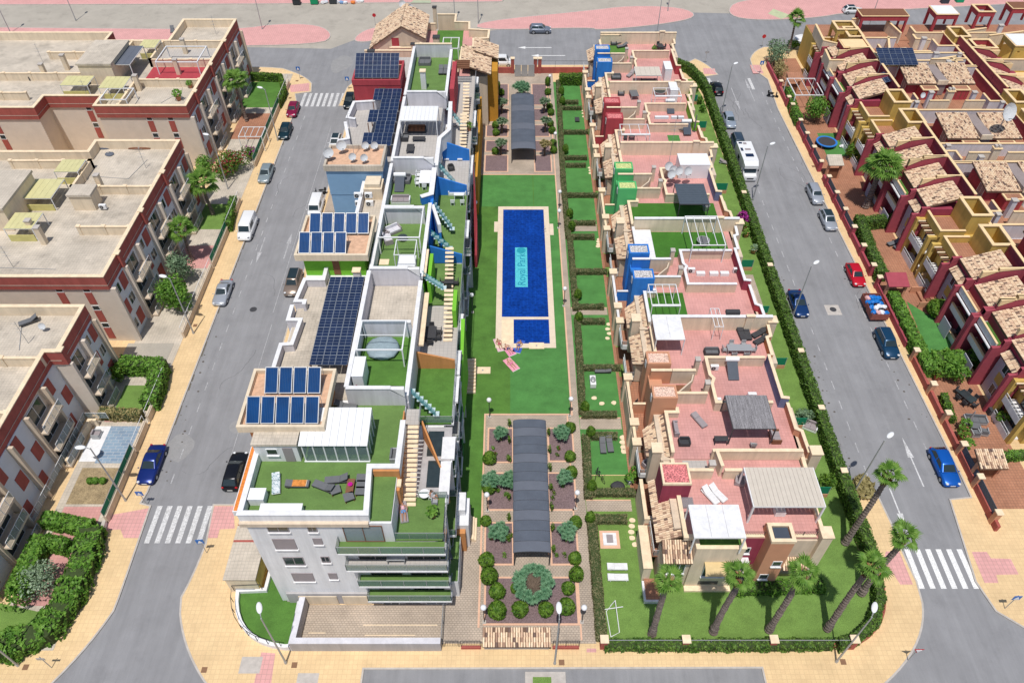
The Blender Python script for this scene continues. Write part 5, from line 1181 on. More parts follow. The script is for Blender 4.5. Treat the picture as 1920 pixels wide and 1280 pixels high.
hedge(PL([(1382, 1100), (1545, 1094)], 1.0), 1.1, 1.0, 'bright green hedge under the near facade of the beige house', 'bright', group='garden hedges')
# ================================================================ east row of terraced houses
YC = [49.7, 66.97, 84.24, 101.5, 118.8]
def fence_rail(parent, pts, z, h): rail(parent, pts, z, h, 'dark_metal', 1.0, None, 'railing', True, .02)
def pair(yc, tm, chips, label, accents, roofs=((0, 1), (0, 1)), floor='pink_tile', slope=False, east=True):
    t = thing('terraced_house', label, 'house', (20.6, yc, 0), 'pairs of terraced houses with roof terraces'); Y = lambda d: yc+d
    bxw(t, 'wall', 'beige', 14.0, 27.1, Y(-8.55), Y(8.55), 0, 6.8)
    bxw(t, 'terrace_floor', floor, 14.9, 27.3, Y(-8.5), Y(8.5), 6.805, 6.9)
    # west side: ground strip, patios, balconies
    bxw(t, 'ground_terrace', 'terra_tile', 12.01, 12.35, Y(-8.3), Y(8.3), .1, .2)
    bxw(t, 'lower_wall', 'beige', 12.35, 14.0, Y(-4.6), Y(4.4), 0, 2.9)
    bxw(t, 'patio_floor', 'terra_tile', 12.4, 14.0, Y(-4.6), Y(4.4), 2.905, 3.0)
    pwall(t, [(12.5, Y(-4.6)), (12.5, Y(4.4))], 2.9, 3.75, 'beige', .18)
    pwall(t, [(12.6, Y(.1)), (13.9, Y(.1))], 3.0, 4.6, tm, .15)
    for d0, d1 in ((-7.7, -5.0), (4.9, 7.6)):
        bxw(t, 'balcony_floor', 'terra_tile', 12.55, 14.0, Y(d0), Y(d1), 2.8, 3.0)
        o = bxw(t, 'balcony_parapet', 'white', 12.45, 12.57, Y(d0), Y(d1), 2.75, 3.5); rail(t, [(12.51, Y(d1)), (12.51, Y(d0)), (13.9, Y(d0))], 3.0, 1.0, 'white_metal', 1.0, 'clear_glass')
        bxw(t, 'balcony_front', 'white', 12.58, 13.99, Y(d0)-.1, Y(d0), 2.75, 3.4)
        bxw(t, 'terrace_shade_floor', 'wood', 12.36, 13.98, Y(d0), Y(d1), .1, .18)
        win(t, Y(d0)+.5, Y(d1)-.5, 3.05, 5.2, 14.0, 'W', frame='steel', sill=False)
    for d in (4.2, -1.9, -4.4): capped(t, 'garden_pier', 'beige', 12.15, 12.95, Y(d)-.38, Y(d)+.38, 0, 4.15)
    # stepping: turrets with stone chip tops
    for d0, d1 in ((1.35, 3.05), (-3.1, -1.4)):
        z = 9.35; x0, x1 = 13.65, 16.05
        o = bxw(t, 'turret', tm, x0, x1, Y(d0), Y(d1), 0, z-.25)
        b = B(); b.wall([(x0+.09, Y(d0)+.09), (x1-.09, Y(d0)+.09), (x1-.09, Y(d1)-.09), (x0+.09, Y(d1)-.09)], .18, z-.25, z, True); b.build('rim', M[tm], o)
        bxw(o, 'stone_chips', chips, x0+.18, x1-.18, Y(d0)+.18, Y(d1)-.18, z-.25, z-.10)
        bxw(o, 'side_vent', 'white', x0-.05, x0-.002, Y(d0)+.5, Y(d0)+1.0, z-1.2, z-.4)
    bxw(t, 'stair_box', tm, 13.9, 15.2, Y(-1.38), Y(1.33), 0, 7.6)
    pwall(t, [(14.0, Y(.9)), (16.1, Y(.9))], 5.5, 8.95, tm, .22, 'coping'); pwall(t, [(16.15, Y(.9)), (18.5, Y(.9))], 5.5, 8.95, 'beige', .22)
    pwall(t, [(16.1, Y(-1.75)), (19.3, Y(-1.75))], 6.9, 8.55, 'beige', .2)
    pwall(t, [(16.4, Y(-1.3)), (18.0, Y(-.1)), (18.3, Y(.75))], 6.9, [7.9, 8.5, 8.5], 'beige', .14, None)
    bxw(t, 'stair_well', 'wood', 16.2, 18.2, Y(-1.3), Y(.6), 6.901, 6.95)
    for x, d in ((18.9, 2.2), (19.35, -.9)): capped(t, 'flue_pier', 'beige', x-.22, x+.22, Y(d)-.25, Y(d)+.25, 6.9, 9.2, 'kerb', .05)
    # technical enclosure
    pwall(t, [(26.2, Y(3.3)), (20.05, Y(3.3)), (20.05, Y(.9)), (20.35, Y(.4)), (20.05, Y(-.3)), (20.05, Y(-2.65)), (25.6 if east else 22.5, Y(-2.65))], 6.9, 8.25, 'beige', .22)
    # east parapets with coloured inner walls
    a0, a1, a2 = accents
    pwall(t, [(27.75, Y(8.4)), (27.65, Y(6.7)), (27.2, Y(6.5)), (27.15, Y(3.9))], 6.9, 7.9, a0, .22)
    pwall(t, [(26.55, Y(3.5)), (26.55, Y(-2.2)), (27.25, Y(-2.3))], 6.9, 8.45, a1, .22)
    pwall(t, [(27.15, Y(-2.45)), (27.15, Y(-5.6)), (27.65, Y(-5.9)), (27.7, Y(-8.4))], 6.9, 7.9, a2, .22)
    capped(t, 'corner_pier', 'beige', 27.75, 28.7, Y(-8.9), Y(-8.0), 0, 8.3)
    bxw(t, 'side_bay', 'beige', 27.1, 27.9, Y(3.6), Y(8.5), 0, 6.9); bxw(t, 'side_bay', 'beige', 27.1, 27.9, Y(-8.5), Y(-2.3), 0, 6.9)
    # west parapet and tile roofs
    for s_ in (1, -1):
        e = 8.45 if s_ > 0 else 8.3; k = 3.4 if s_ > 0 else 2.9
        pwall(t, [(15.05, Y(s_*e)), (15.05, Y(s_*(k+.6))), (16.2, Y(s_*(k+.6))), (16.2, Y(s_*k))] if s_ < 0 else [(15.05, Y(e)), (15.05, Y(k+.7)), (16.3, Y(k+.7))], 6.9, 7.75, 'beige', .24)
        y0, y1 = (Y(3.3), Y(8.45)) if s_ > 0 else (Y(-8.3), Y(-3.15))
        if s_ > 0: tile_roof(t, (12.95, y1, 5.75), (12.95, y0+1.2, 5.75), (14.9, y0, 7.0), (14.9, y1, 7.0))
        else: tile_roof(t, (12.95, y1-1.1, 5.75), (12.95, y0+.9, 5.75), (14.9, y0, 7.0), (14.9, y1, 7.0))
        bxw(t, 'upper_wall', 'beige', 13.3, 14.0, y0+1.2, y1-1.2, 3.0, 5.5)
    pwall(t, [(15.1, Y(8.62)), (28.1, Y(8.62))], 6.8, 8.95, 'cream', .30, 'white' if yc < 70 else 'coping')
    capped(t, 'chimney', 'beige', 13.1, 13.95, Y(-8.5), Y(-7.5), 3.0, 8.1)
    capped(t, 'wall_pier', 'cream', 25.2, 26.0, Y(8.25), Y(8.47), 6.9, 9.3)
    return t
e = thing
h1 = pair(YC[0], 'terracotta_wall', 'chips_buff', 'pair of houses with terracotta turrets topped by buff chips and a slate blue parapet', ('orange', 'navy_grey', 'terracotta_wall'))
DEFC['coping'] = 'white'
h2 = pair(YC[1], 'blue', 'chips_grey', 'pair of houses with two bright blue turrets beside the pool', ('beige', 'maroon', 'red_wall'))
DEFC.clear()
h3 = pair(YC[2], 'mint', 'chips_lime', 'pair of houses with two mint green turrets', ('navy_grey', 'navy_grey', 'terracotta_wall'))
h4 = pair(YC[3], 'red_wall', 'chips_red', 'pair of houses with two crimson turrets', ('lime', 'lime', 'terracotta_wall'))
h5 = pair(YC[4], 'blue', 'chips_grey', 'farthest pair of houses with pale topped blue turrets', ('beige', 'red_wall', 'red_wall'), east=False)
# floor coverings on the terraces
def fl(parent, rc, m, z=6.9, nm='grass_carpet'): x0, x1, y0, y1 = RC(*rc, z); b = B(); b.box(x0, x1, y0, y1, z+.002, z+.012); return b.build(nm, M[m], parent)
def flw(parent, x0, x1, y0, y1, m, z=6.9, nm='grass_carpet'): b = B(); b.box(x0, x1, y0, y1, z+.002, z+.012); return b.build(nm, M[m], parent)
M['deep_grass'] = mat('deep_green_carpet', (.05, .165, .02), .9, .15, .6, .2, 18, .4)
flw(h2, 15.2, 18.3, 67.5+1.0, 75.4, 'deep_grass'); flw(h2, 18.3, 26.4, 70.5, 75.4, 'deep_grass'); flw(h2, 15.2, 19.6, 58.6, 64.2, 'deep_grass')
flw(h3, 15.2, 26.3, 75.8, 81.4, 'deep_grass')
flw(h4, 15.2, 18.9, 93.2, 95.0, 'lawn'); flw(h4, 22.6, 24.3, 96.3, 98.0, 'lawn_light')
flw(h5, 15.2, 19.5, 121.9, 127, 'lawn'); flw(h5, 15.2, 20.4, 110.6, 114.2, 'lawn')
bxw(h2, 'white_bench_wall', 'white', 15.25, 17.2, 68.9, 75.2, 6.9, 7.4)
# end wall details of the far block
pwall(h5, [(15.1, 127.3), (18.5, 127.3), (18.5, 127.2)], 6.9, 8.6, 'cream', .3); 
# ---- front house (custom)
f = thing('terraced_house', 'front beige house with white canopy, tiled roofs and a terracotta tower facing the palm lawn', 'house', (20.5, 36, 0), 'pairs of terraced houses with roof terraces')
bxw(f, 'wall', 'beige', 14.2, 26.6, 34.0, 41.1, 0, 6.8); bxw(f, 'terrace_floor', 'pink_tile', 14.9, 26.9, 33.0, 41.1, 6.805, 6.9)
bxw(f, 'bay_wall', 'cream', 15.75, 19.9, 31.8, 34.0, .15, 6.8); bxw(f, 'bay_terrace_floor', 'lawn', 15.9, 19.8, 31.95, 34, 6.81, 6.92)
bxw(f, 'wall', 'maroon', 19.92, 21.9, 33.0, 34.0, .15, 6.8)
pwall(f, [(14.95, 41.0), (14.95, 32.95), (15.85, 32.95), (15.85, 31.9), (19.8, 31.9), (19.8, 33.0)], 6.8, 7.35, 'cream', .26)
bxw(f, 'tower', 'terracotta_wall', 21.9, 23.9, 31.9, 33.9, .15, 7.9); pwall(f, [(22.0, 32.0), (23.8, 32.0), (23.8, 33.5), (22.0, 33.5)], 7.9, 8.35, 'coping', .22, closed=True)
bxw(f, 'tower_skylight', 'slate_panel', 22.25, 23.55, 32.2, 33.3, 7.9, 8.2)
bxw(f, 'lower_body', 'beige', 23.92, 26.6, 32.9, 34.0, .15, 6.6)
pwall(f, [(19.9, 33.15), (21.8, 33.15)], 6.8, 7.1, 'cream', .2); pwall(f, [(24.0, 33.15), (26.3, 33.15)], 6.8, 7.1, 'cream', .2)
fence_rail(f, [(19.9, 33.15), (21.8, 33.15)], 7.1, .6); fence_rail(f, [(24.0, 33.15), (26.3, 33.15)], 7.1, .6)
capped(f, 'corner_pier', 'cream', 26.5, 27.4, 32.5, 33.5, 0, 7.9)
pwall(f, [(26.85, 33.6), (26.85, 35.9), (26.5, 36.0), (26.5, 39.3), (27.1, 39.5), (27.15, 41.1)], 6.8, 7.4, 'cream', .24)
tile_roof(f, (12.75, 39.6, 5.55), (12.75, 33.3, 5.55), (14.8, 33.3, 6.75), (14.8, 39.9, 6.75))
tile_roof(f, (13.1, 31.5, 5.2), (15.7, 31.5, 5.2), (15.7, 33.3, 6.1), (13.1, 33.3, 6.1))
bxw(f, 'upper_wall', 'beige', 13.2, 15.7, 31.95, 33.9, .15, 5.0); win(f, 13.9, 15.3, 2.6, 4.4, 31.95, 'S', frame='white_metal', mull=2)
tile_roof(f, (24.1, 31.9, 3.2), (26.3, 31.9, 3.2), (26.3, 32.9, 3.8), (24.1, 32.9, 3.8))
win(f, 17.0, 18.9, 2.3, 4.1, 31.8, 'S', frame='white_metal', mull=1); bxw(f, 'garage_window', 'glass', 16.9, 18.7, 31.77, 31.80, .7, 1.3)
b = B(); pr = [(16.8, 31.75, 4.9), (19.1, 31.75, 4.9), (19.1, 30.8, 4.35), (16.8, 30.8, 4.35)]
for i in range(6):
    a0, a1 = i/6*PI/2, (i+1)/6*PI/2; q0 = (31.78-1.0*math.sin(a0), 4.95-.75*(1-math.cos(a0))); q1 = (31.78-1.0*math.sin(a1), 4.95-.75*(1-math.cos(a1)))
    b.face([(16.8, q0[0], q0[1]), (16.8, q1[0], q1[1]), (19.1, q1[0], q1[1]), (19.1, q0[0], q0[1])][::-1])
b.build('awning', mat('straw_canvas', (.66, .50, .26), .9, .1, 3), f)
for z, x in ((4.0, 22.9), (1.6, 22.3)): win(f, x, x+.7, z, z+.8, 31.9, 'S', frame='white_metal', mull=0)
win(f, 20.3, 21.0, 4.3, 5.2, 33.0, 'S', frame='white_metal', mull=0); win(f, 20.2, 21.2, .9, 2.2, 33.0, 'S', frame='dark_metal', mull=0); bxw(f, 'ledge', 'white', 19.95, 21.2, 32.4, 33.0, 3.3, 3.45)
capped(f, 'garden_wall', 'cream', 11.9, 12.6, 32.4, 36.6, 0, 2.7); bxw(f, 'patio_floor', 'terra_tile', 12.4, 14, 36.6, 41, 2.9, 3.0); pwall(f, [(12.45, 41), (12.45, 36.8), (13.4, 36.8)], 0, 3.9, 'cream', .24)
bxw(f, 'patio_wall', 'beige', 12.6, 14.2, 36.7, 41, 0, 2.9)
bxw(f, 'balcony_floor', 'terra_tile', 12.7, 14.2, 33.4, 36.4, 2.8, 3.0); rail(f, [(12.75, 36.4), (12.75, 33.4), (14.1, 33.4)], 3.0, 1, 'white_metal', 1, 'clear_glass')
bxw(f, 'terrace', 'white', 11.9, 13.6, 30.2, 32.2, .12, .55); bxw(f, 'terrace_floor', 'terra_tile', 12.1, 13.4, 30.4, 32.4, .55, .6)
o = bxw(f, 'turret', 'maroon', 13.3, 15.85, 37.0, 39.3, 0, 8.9); b = B(); b.wall([(13.39, 37.09), (15.76, 37.09), (15.76, 39.2), (13.39, 39.2)], .18, 8.9, 9.15, True); b.build('rim', M['coping'], o); bxw(o, 'stone_chips', 'chips_red', 13.5, 15.65, 37.2, 39.1, 8.9, 9.05)
bxw(f, 'roof_hatch', 'clear_glass', 15.0, 16.2, 35.9, 36.9, 6.93, 7.2)
pwall(f, [(15.9, 39.1), (18.3, 39.1)], 6.9, 8.3, 'cream', .22); pwall(f, [(19.3, 39.1), (20.9, 39.1)], 6.9, 8.3, 'cream', .22); pwall(f, [(18.9, 41.0), (19.1, 39.3)], 6.9, 8.6, 'cream', .22)
bxw(f, 'stair_well', 'grey_tile', 15.95, 18.2, 39.3, 41.0, 6.91, 6.96)
capped(f, 'flue_pier', 'beige', 17.9, 18.4, 39.2, 39.7, 6.9, 8.9, 'kerb', .05)
pwall(f, [(18.6, 41.25), (27.0, 41.25)], 6.9, 8.3, 'cream', .26)
bxw(f, 'low_terrace', 'coping', 15.7, 19.9, 31.3, 31.8, .1, .4)
# ---- terrace furniture, pergolas, fittings
Z = 6.9
t = pergola((1303, 1398, 1007, 947), 9.5, Z, 'white fabric roofed pergola at the front of the beige house', 0, roof=True, rm='white', ribs=3, beams=.12)

M['pergola_cream'] = mat('cream_louvre', (.60, .54, .46), .8, .06, 2)
M['reed'] = mat('grey_reed', (.26, .25, .26), .95, .35, 9, .3, 20)
streaks(M['reed'], 14, .7, .45); M['charcoal_sheet'] = mat('charcoal_slats', (.075, .095, .12), .6, .1, 2)
pergola((1414, 1547, 948, 877), 9.6, Z, 'large white framed pergola with ribbed cream roof on the front terrace', 0, roof=True, rm='pergola_cream', ribs=16, beams=.16)
pergola((1231, 1284, 636, 592), 9.3, Z, 'small white awning pergola against the long white wall', 0, roof=True, rm='white', ribs=2, beams=.1, roll=True)
pergola((1375, 1455, 803, 742), 9.3, Z, 'dark framed pergola covered with grey reed thatch', 0, m='dark_metal', roof=True, rm='reed', ribs=2, beams=.1)
pergola((1223, 1276, 573, 533), 9.2, Z, 'open white pergola over the green carpet next to the blue turrets', 3, roll=True, beams=.08)
pergola((1299, 1361, 459, 405), 9.6, Z, 'open white pergola round the grey fountain bowl', 3, beams=.1)
pergola((1275, 1330, 383, 345), 9.4, Z, 'pergola with charcoal slatted roof on the green terrace', 0, m='dark_metal', roof=True, rm='charcoal_sheet', ribs=9, axis='x')
cabinet((1276, 1332, 309, 288), 9.1, Z, 'big white garden shed with ribbed white roof', doors=3, name='garden_shed')
pergola((1166, 1219, 253, 233), 9.3, Z, 'open white pergola beside the crimson turrets', 2, roll=True, beams=.08)
pergola((1229, 1278, 181, 165), 9.3, Z, 'open white pergola with the grey round bath inside', 1, roll=True, beams=.08)
pergola((1193, 1240, 142, 126), 9.2, Z, 'cream roofed pergola on the green carpeted far terrace', 0, roof=True, rm='pergola_cream', ribs=5, beams=.08)
cabinet((1248, 1261, 130, 115), 9.2, Z, 'white tall cabinet beside the far cream pergola', doors=1)
cabinet((1258, 1272, 169, 154), 9.2, Z, 'white tall cabinet behind the grey round bath', doors=1)
lounger(1331, 932, Z, .55, 'cream lounger on the front terrace, left of two', 'white'); lounger(1345, 928, Z, .62, 'cream lounger on the front terrace, right of two', 'white')
lounger(1310, 790, Z, .5, 'pale grey lounger on the pink terrace with the reed pergola', 'light', .05)
for px, py, rz, tx in ((1389, 628, .1, 'left upright one by the dark grill'), (1400, 628, .05, 'right upright one by the dark grill'), (1422, 627, -1.0, 'upper slanted one by the east parapet'), (1426, 640, -1.0, 'lower slanted one by the east parapet')): lounger(px, py, Z, rz, 'charcoal lounger, '+tx, 'wicker', .15)
dining(1384, 660, Z, PI/2, .95, 2.6, 'along the terrace wall of the terracotta turret house', 'steel', (1, 2))
sofa(1333, 663, Z, 0, 'dark bench by the terrace steps', 1.6, .6)
t = thing('fire_grill', 'dark barbecue hood on the long white wall', 'barbecue', (*P(1375, 580, 9.3), 8.95)); x, y = P(1375, 582, 9.4); bxw(t, 'hood', 'wicker', x-.75, x+.75, y-.25, y+.25, 8.97, 9.35); bxw(t, 'hood_foot', 'wicker', x-.6, x+.6, y-.2, y+.2, 8.955, 8.97)
pergola((1341, 1357, 612, 578), 9.0, Z, 'small white frame stand leaning by the long white wall', 1, beams=.06)
heater(1372, 700, Z, 0, 'solar water heater beside the slate blue parapet'); heater(1318, 322, Z, 0, 'solar water heater beside the white shed'); heater(1256, 208, Z, 0, 'solar water heater behind the crimson turret terraces'); heater(1287, 247, Z+.2, 0, 'grey solar heater beside the small green mat')
for i, (px, py) in enumerate(((1251, 325), (1259, 332), (1270, 334), (1287, 334), (1256, 340))): dish(px, py, Z+1, .4, 'grey satellite dish %s the white shed' % ('leftmost before', 'second before', 'largest before', 'rightmost before', 'lowest before')[i], 1.25)
def bowl(px, py, z, label, r=.75, m='steel', h=.7):
    x, y = P(px, py, z); t = thing('garden_bowl', label, 'bath', (x, y, z)); b = B(); b.cyl(x, y, z, z+h, r*.55, 20, r); b.build('bowl', M[m], t); b = B(); b.cyl(x, y, z+h-.06, z+h+.01, r*.88, 20); b.build('water', M['glass'] if m != 'steel' else M['grey_cushion'], t)
bowl(1317, 458, Z, 'grey conical fire bowl inside the open white pergola', .8, 'steel'); bowl(1236, 178, Z, 'grey round whirlpool bath on the far pink terrace', .95, 'shutter'); bowl(1278, 243, Z, 'dark round pool lounger beside the green mat', 1.1, 'grey_cushion', .6)
bowl(1322, 395, Z, 'pale hanging basket chair on the green terrace', .5, 'steel', .9)
sofa(1164, 178, Z, 0, 'grey armchair by the far beige wall', 1.0); sofa(1209, 172, Z, PI, 'dark sofa behind the grey table on the far terrace', 1.8); table(1188, 183, Z, .1, 1.2, 1.9, 'grey covered table on the far pink terrace', 'steel', 'grey_cushion')
dining(1237, 93, Z, .2, 1.0, 1.3, 'on the farthest terrace', 'wicker', (1, 1)); sofa(1150, 84, Z, 0, 'dark armchair on the farthest green carpet', 1); lounger(1163, 82, Z, -1.2, 'dark draped lounger on the farthest green carpet, upper', 'grey'); lounger(1166, 89, Z, -1.2, 'dark draped lounger on the farthest green carpet, lower', 'grey')
lounger(1182, 142, Z, -.6, 'lounger with a pink towel on the far green carpet', 'light'); sofa(1155, 148, Z, 0, 'dark grey sofa at the left of the far green carpet', 1.6); sofa(1215, 156, Z, PI, 'dark sofa under the cream far pergola', 2.2)
table(1184, 262, Z, 0, .8, .8, 'dark square stool under the pergola by the crimson turrets'); chair(1172, 263, Z, 0, 'dark chair under the pergola by the crimson turrets'); 
sofa(1452, 822, Z, PI/2, 'brown box seat beside the reed pergola', 1.4, .9, 'wood', 'shutter'); chair(1410, 838, Z, PI, 'grey chair at the wall below the reed pergola', 'steel')
sofa(1266, 807, Z, PI/2, 'grey bench along the west parapet, upper terrace', 1.6, .5, 'shutter', 'shutter'); sofa(1282, 832, Z, 0, 'dark blue armchair at the terrace corner', 1.1, .7, 'wicker', 'wicker'); table(1350, 830, Z, 0, 1.3, .6, 'dark console table at the wall below the reed pergola')
sofa(1460, 962, Z, PI, 'white and blue chair below the ribbed cream pergola', .9, .7, 'white_metal', 'white'); sofa(1386, 905, Z, -.3, 'grey armchair left of the ribbed cream pergola', .9, .8, 'shutter', 'shutter')
ac(1342, 755, Z, 0, 'air conditioner on the low wall beside the reed pergola, left'); ac(1408, 745, Z, 0, 'air conditioner under the reed pergola, right'); ac(1338, 693, Z, 0, 'air conditioner inside the terracotta turret enclosure'); ac(1295, 511, Z, 0, 'air conditioner inside the blue turret enclosure, left'); ac(1380, 511, Z, 0, 'air conditioner inside the blue turret enclosure, right'); ac(1374, 858, Z, 0, 'air conditioner by the front terrace wall')
for i, px in enumerate((1315, 1340, 1360)): bxw(h2, 'vent_box', 'white_metal', *[P(px, 512, 7.4)[0]+d for d in (-.5, .5)], P(px, 512, 7.4)[1], P(px, 512, 7.4)[1]+.5, 6.9, 7.3)
for i, px in enumerate((1235, 1248, 1266, 1277)): bxw(h4, 'vent_box', 'white_metal', *[P(px, 220, 8.3)[0]+d for d in (-.5, .5)], P(px, 219, 8.3)[1], P(px, 219, 8.3)[1]+.4, 7.9, 8.24)
parasol(1301, 246, Z, 'closed grey parasol beside the round pool lounger', closed=True, h=2.6)
def antenna(px, py, z, h, label, world=None):
    x, y = world or P(px, py, z); t = thing('antenna_mast', label, 'antenna', (x, y, z)); b = B(); b.cyl(x, y, z, z+h, .035, 6, .02); b.build('mast', M['steel'], t)
    for k, dz in enumerate((.3, 1.0, 1.5)): b = B(); b.tube([(x-.5, y, z+h-dz), (x+.5, y, z+h-dz)], .015, 5); b.tube([(x, y-.3, z+h-dz+.02), (x, y+.3, z+h-dz+.02)], .012, 5); b.build('aerial', M['steel'], t)
antenna(1252, 318, Z+1, 7.5, 'tall antenna mast beside the grey dishes')
for px, py, tx in ((1226, 97, 'at the farthest terrace corner'), (1115, 150, 'on the far west balcony')): pot(px, py, Z if px > 1200 else 3.2, 'potted plant '+tx, 1.2)
pot(1188, 846, .2, 'small potted plant in a pale pot on the terracotta path', 1.3, pm='white'); pot(1180, 905, .2, 'leafy plant in a white pot beside the bean bag lawn', 1.7, pm='white'); pot(1190, 893, .2, 'bushy green pot plant near the bicycles lawn', 1.8)
sofa(1212, 873, 3.05, .6, 'grey chair on the orange tiled patio', .8, .7, 'shutter', 'shutter'); chair(1195, 762, 3.0, .8, 'dark chair on the orange patio by the maroon wall')
# east gardens on the street side
for yc, nm in zip(YC, ('terracotta turret', 'blue turret', 'mint turret', 'crimson turret', 'farthest blue turret')):
    for d, tx in ((-8.4, 'lower'), (.2, 'upper')):
        t = thing('garden_partition', 'green netting partition between gardens, %s one of the %s house' % (tx, nm), 'fence', (28.5, yc+d, .14)); bxw(t, 'low_wall', 'terracotta_wall', 28.1, 31.6, yc+d, yc+d+.15, .14, .7)
        b = B(); b.box(28.1, 31.6, yc+d+.05, yc+d+.1, .72, 1.9); b.build('netting', M['parasol_green'], t)
        for x in (28.1, 29.8, 31.55): bxw(t, 'post', 'steel', x-.03, x+.03, yc+d+.01, yc+d+.04, .14, 1.95)
yd = thing('paved_yard', 'pale paved yard with pots on the street side of the blue turret house', 'yard', (30, 72, .14)); tag(yd, kind='structure'); bxw(yd, 'paving', 'stone_pave', 28.3, 31.6, 67.6, 75.0, .141, .17)
bush(1393, 412, .9, .9, 1.6, 'purple flowering bush at the paved yard corner', 'bougain', flowers='bougain', n=500, name='bougainvillea')
for i, (px, py) in enumerate(((1395, 432), (1398, 444), (1412, 474), (1390, 428))): pot(px, py, .17, 'pot plant %s in the pale paved yard' % ('upper', 'middle', 'spiky lower', 'darkest')[i], 1.6, lf='olive' if i == 2 else 'dark')
t = sofa(1518, 802, .16, -.5, 'white swing seat cover on the street side lawn', 1.5, 1.0, 'white_metal', 'shutter'); bush(1505, 783, 1.5, .9, 1.3, 'green climber over the garden partition above the white seat', 'olive', n=420)
bush(1553, 905, 1.2, .8, 1.2, 'thin netted plant beside the front house', 'dark', n=250)
for i, (px, py) in enumerate(((1296, 130), (1303, 138), (1305, 165), (1312, 190), (1318, 205))): bush(px, py, .8, .8, 1.0, '%s shrub in the far street side garden' % ('pale', 'white flecked', 'blue green', 'dark', 'broad')[i], ('silver', 'silver', 'dark', 'dark', 'bright')[i], n=200)
lounger(1360, 307, .16, 1.2, 'pale lounger on the lawn beside the motorhome', 'light')
# west gardens: path tiles, loungers and toys
def stones(pts, label, r=.32):
    for i, (px, py) in enumerate(pts):
        x, y = P(px, py, .16); b = B(); n = 8; rn = random.Random(i+px); b.prism([(x+r*rn.uniform(.8, 1.1)*math.cos(k*6.283/n), y+r*rn.uniform(.7, .95)*math.sin(k*6.283/n)) for k in range(n)], .14, .19); o = b.build('stepping_stone', M['coping']); tag(o, label+', '+('first', 'second', 'third', 'fourth', 'fifth', 'sixth')[i]+' from the top', 'stepping stone', 'stepping stones')
stones([(1186, 975), (1185, 986), (1184, 997), (1185, 1008), (1190, 1020)], 'pink round stepping stone on the fire pit lawn')
stones([(1168, 820), (1168, 829), (1169, 838), (1170, 846)], 'square stepping stone by the black loungers', .38)
stones([(1114, 746), (1128, 756), (1151, 755)], 'stepping stone on the barbecue lawn')
stones([(1141, 608), (1139, 617), (1142, 625), (1139, 634)], 'stepping stone beside the toddler pool lawn'); stones([(1123, 449), (1122, 453), (1122, 458), (1121, 462)], 'stepping stone on the lawn level with the blue turret')
stones([(1106, 315), (1107, 320), (1107, 325)], 'stepping stone by the mint turret'); stones([(1094, 208), (1094, 213), (1095, 219)], 'stepping stone by the dark mat')
lounger(1130, 838, .16, 0, 'black lounger on the small lawn, left of two', 'grey', .25); lounger(1143, 836, .16, .05, 'black lounger on the small lawn, right of two', 'grey', .25)
lounger(1130, 697, .16, -PI/2, 'dark covered lounger on the barbecue lawn', 'grey', .1)
lounger(1157, 1064, .16, PI/2, 'white lounger on the fire pit lawn, upper of two', 'white', .05); lounger(1158, 1084, .16, PI/2, 'white lounger on the fire pit lawn, lower of two', 'white', .05)
t = thing('gas_barbecue', 'silver gas barbecue on the small lawn', 'barbecue', at(1111, 720, .16)); x, y = P(1111, 720, .16); bxw(t, 'cart', 'white_metal', x-.32, x+.32, y-.7, y+.7, .3, .9); b = B(); b.ball(x, y, .95, .3, .45, .25, 12, 6); b.build('lid', M['steel'], t)
for sx in (-.25, .25): b = B(); b.tube([(x+sx-.03, y-.5, .31), (x+sx+.03, y-.5, .31)], .15, 10); b.build('wheel', M['tyre'], t)
x, y = P(1143, 1011, .16); t = thing('fire_pit', 'square fire pit with white rim and terracotta border on the lawn', 'fire pit', (x, y, .14)); bxw(t, 'border', 'edge_brick', x-.95, x+.95, y-.95, y+.95, .14, .19); bxw(t, 'rim', 'white', x-.65, x+.65, y-.65, y+.65, .19, .3); bxw(t, 'burner', 'shutter', x-.3, x+.3, y-.4, y+.4, .3, .42)
x, y = P(1158, 912, .2); t = thing('bean_bag', 'black bean bag on the lawn with bicycles', 'bean bag', (x, y, .15)); b = B(); b.ball(x, y, .42, .75, .5, .3, 12, 8, .06); b.build('cushion', M['wicker'], t, smooth=True); b = B(); b.tube([(x-.1, y, .7), (x+.1, y, .7)], .03, 5); b.build('handle', M['black'], t)
def bicycle(px, py, rz, label):
    t = thing('bicycle', label, 'bicycle', at(px, py, .16), 'bicycles', rz)
    for yy in (-.52, .52):
        b = B(); pts = [(0, yy+.33*math.cos(k*PI/8), .34+.33*math.sin(k*PI/8)) for k in range(17)]; b.tube(pts, .025, 5, cap=False); b.build('wheel', M['tyre'], t, local=True)
    b = B(); b.tube([(0, -.52, .34), (0, -.40, .95)], .02, 5); b.tube([(0, .52, .34), (0, .22, .85), (0, -.42, .85)], .02, 5); b.tube([(0, .22, .9), (0, .08, .3), (0, -.42, .82)], .02, 5); b.tube([(0, .52, .34), (0, .08, .3)], .015, 5); b.build('frame', M['dark_metal'], t, local=True)
    b = B(); b.box(-.07, .07, .12, .36, .92, .97); b.build('saddle', M['black'], t, local=True); b = B(); b.tube([(-.28, -.38, 1.0), (.28, -.38, 1.0)], .018, 5); b.build('handlebar', M['black'], t, local=True)
bicycle(1118, 892, -.3, 'black bicycle on the small lawn, left of two'); bicycle(1125, 897, .5, 'dark bicycle on the small lawn, right of two')
table(1082, 226, .16, 0, .75, 1.3, 'dark mat table on the second far lawn', 'wicker', h=.25)
x, y = P(1155, 1185, .16); t = thing('metal_climber', 'small white metal frame on the palm lawn', 'frame', (x, y, .15))
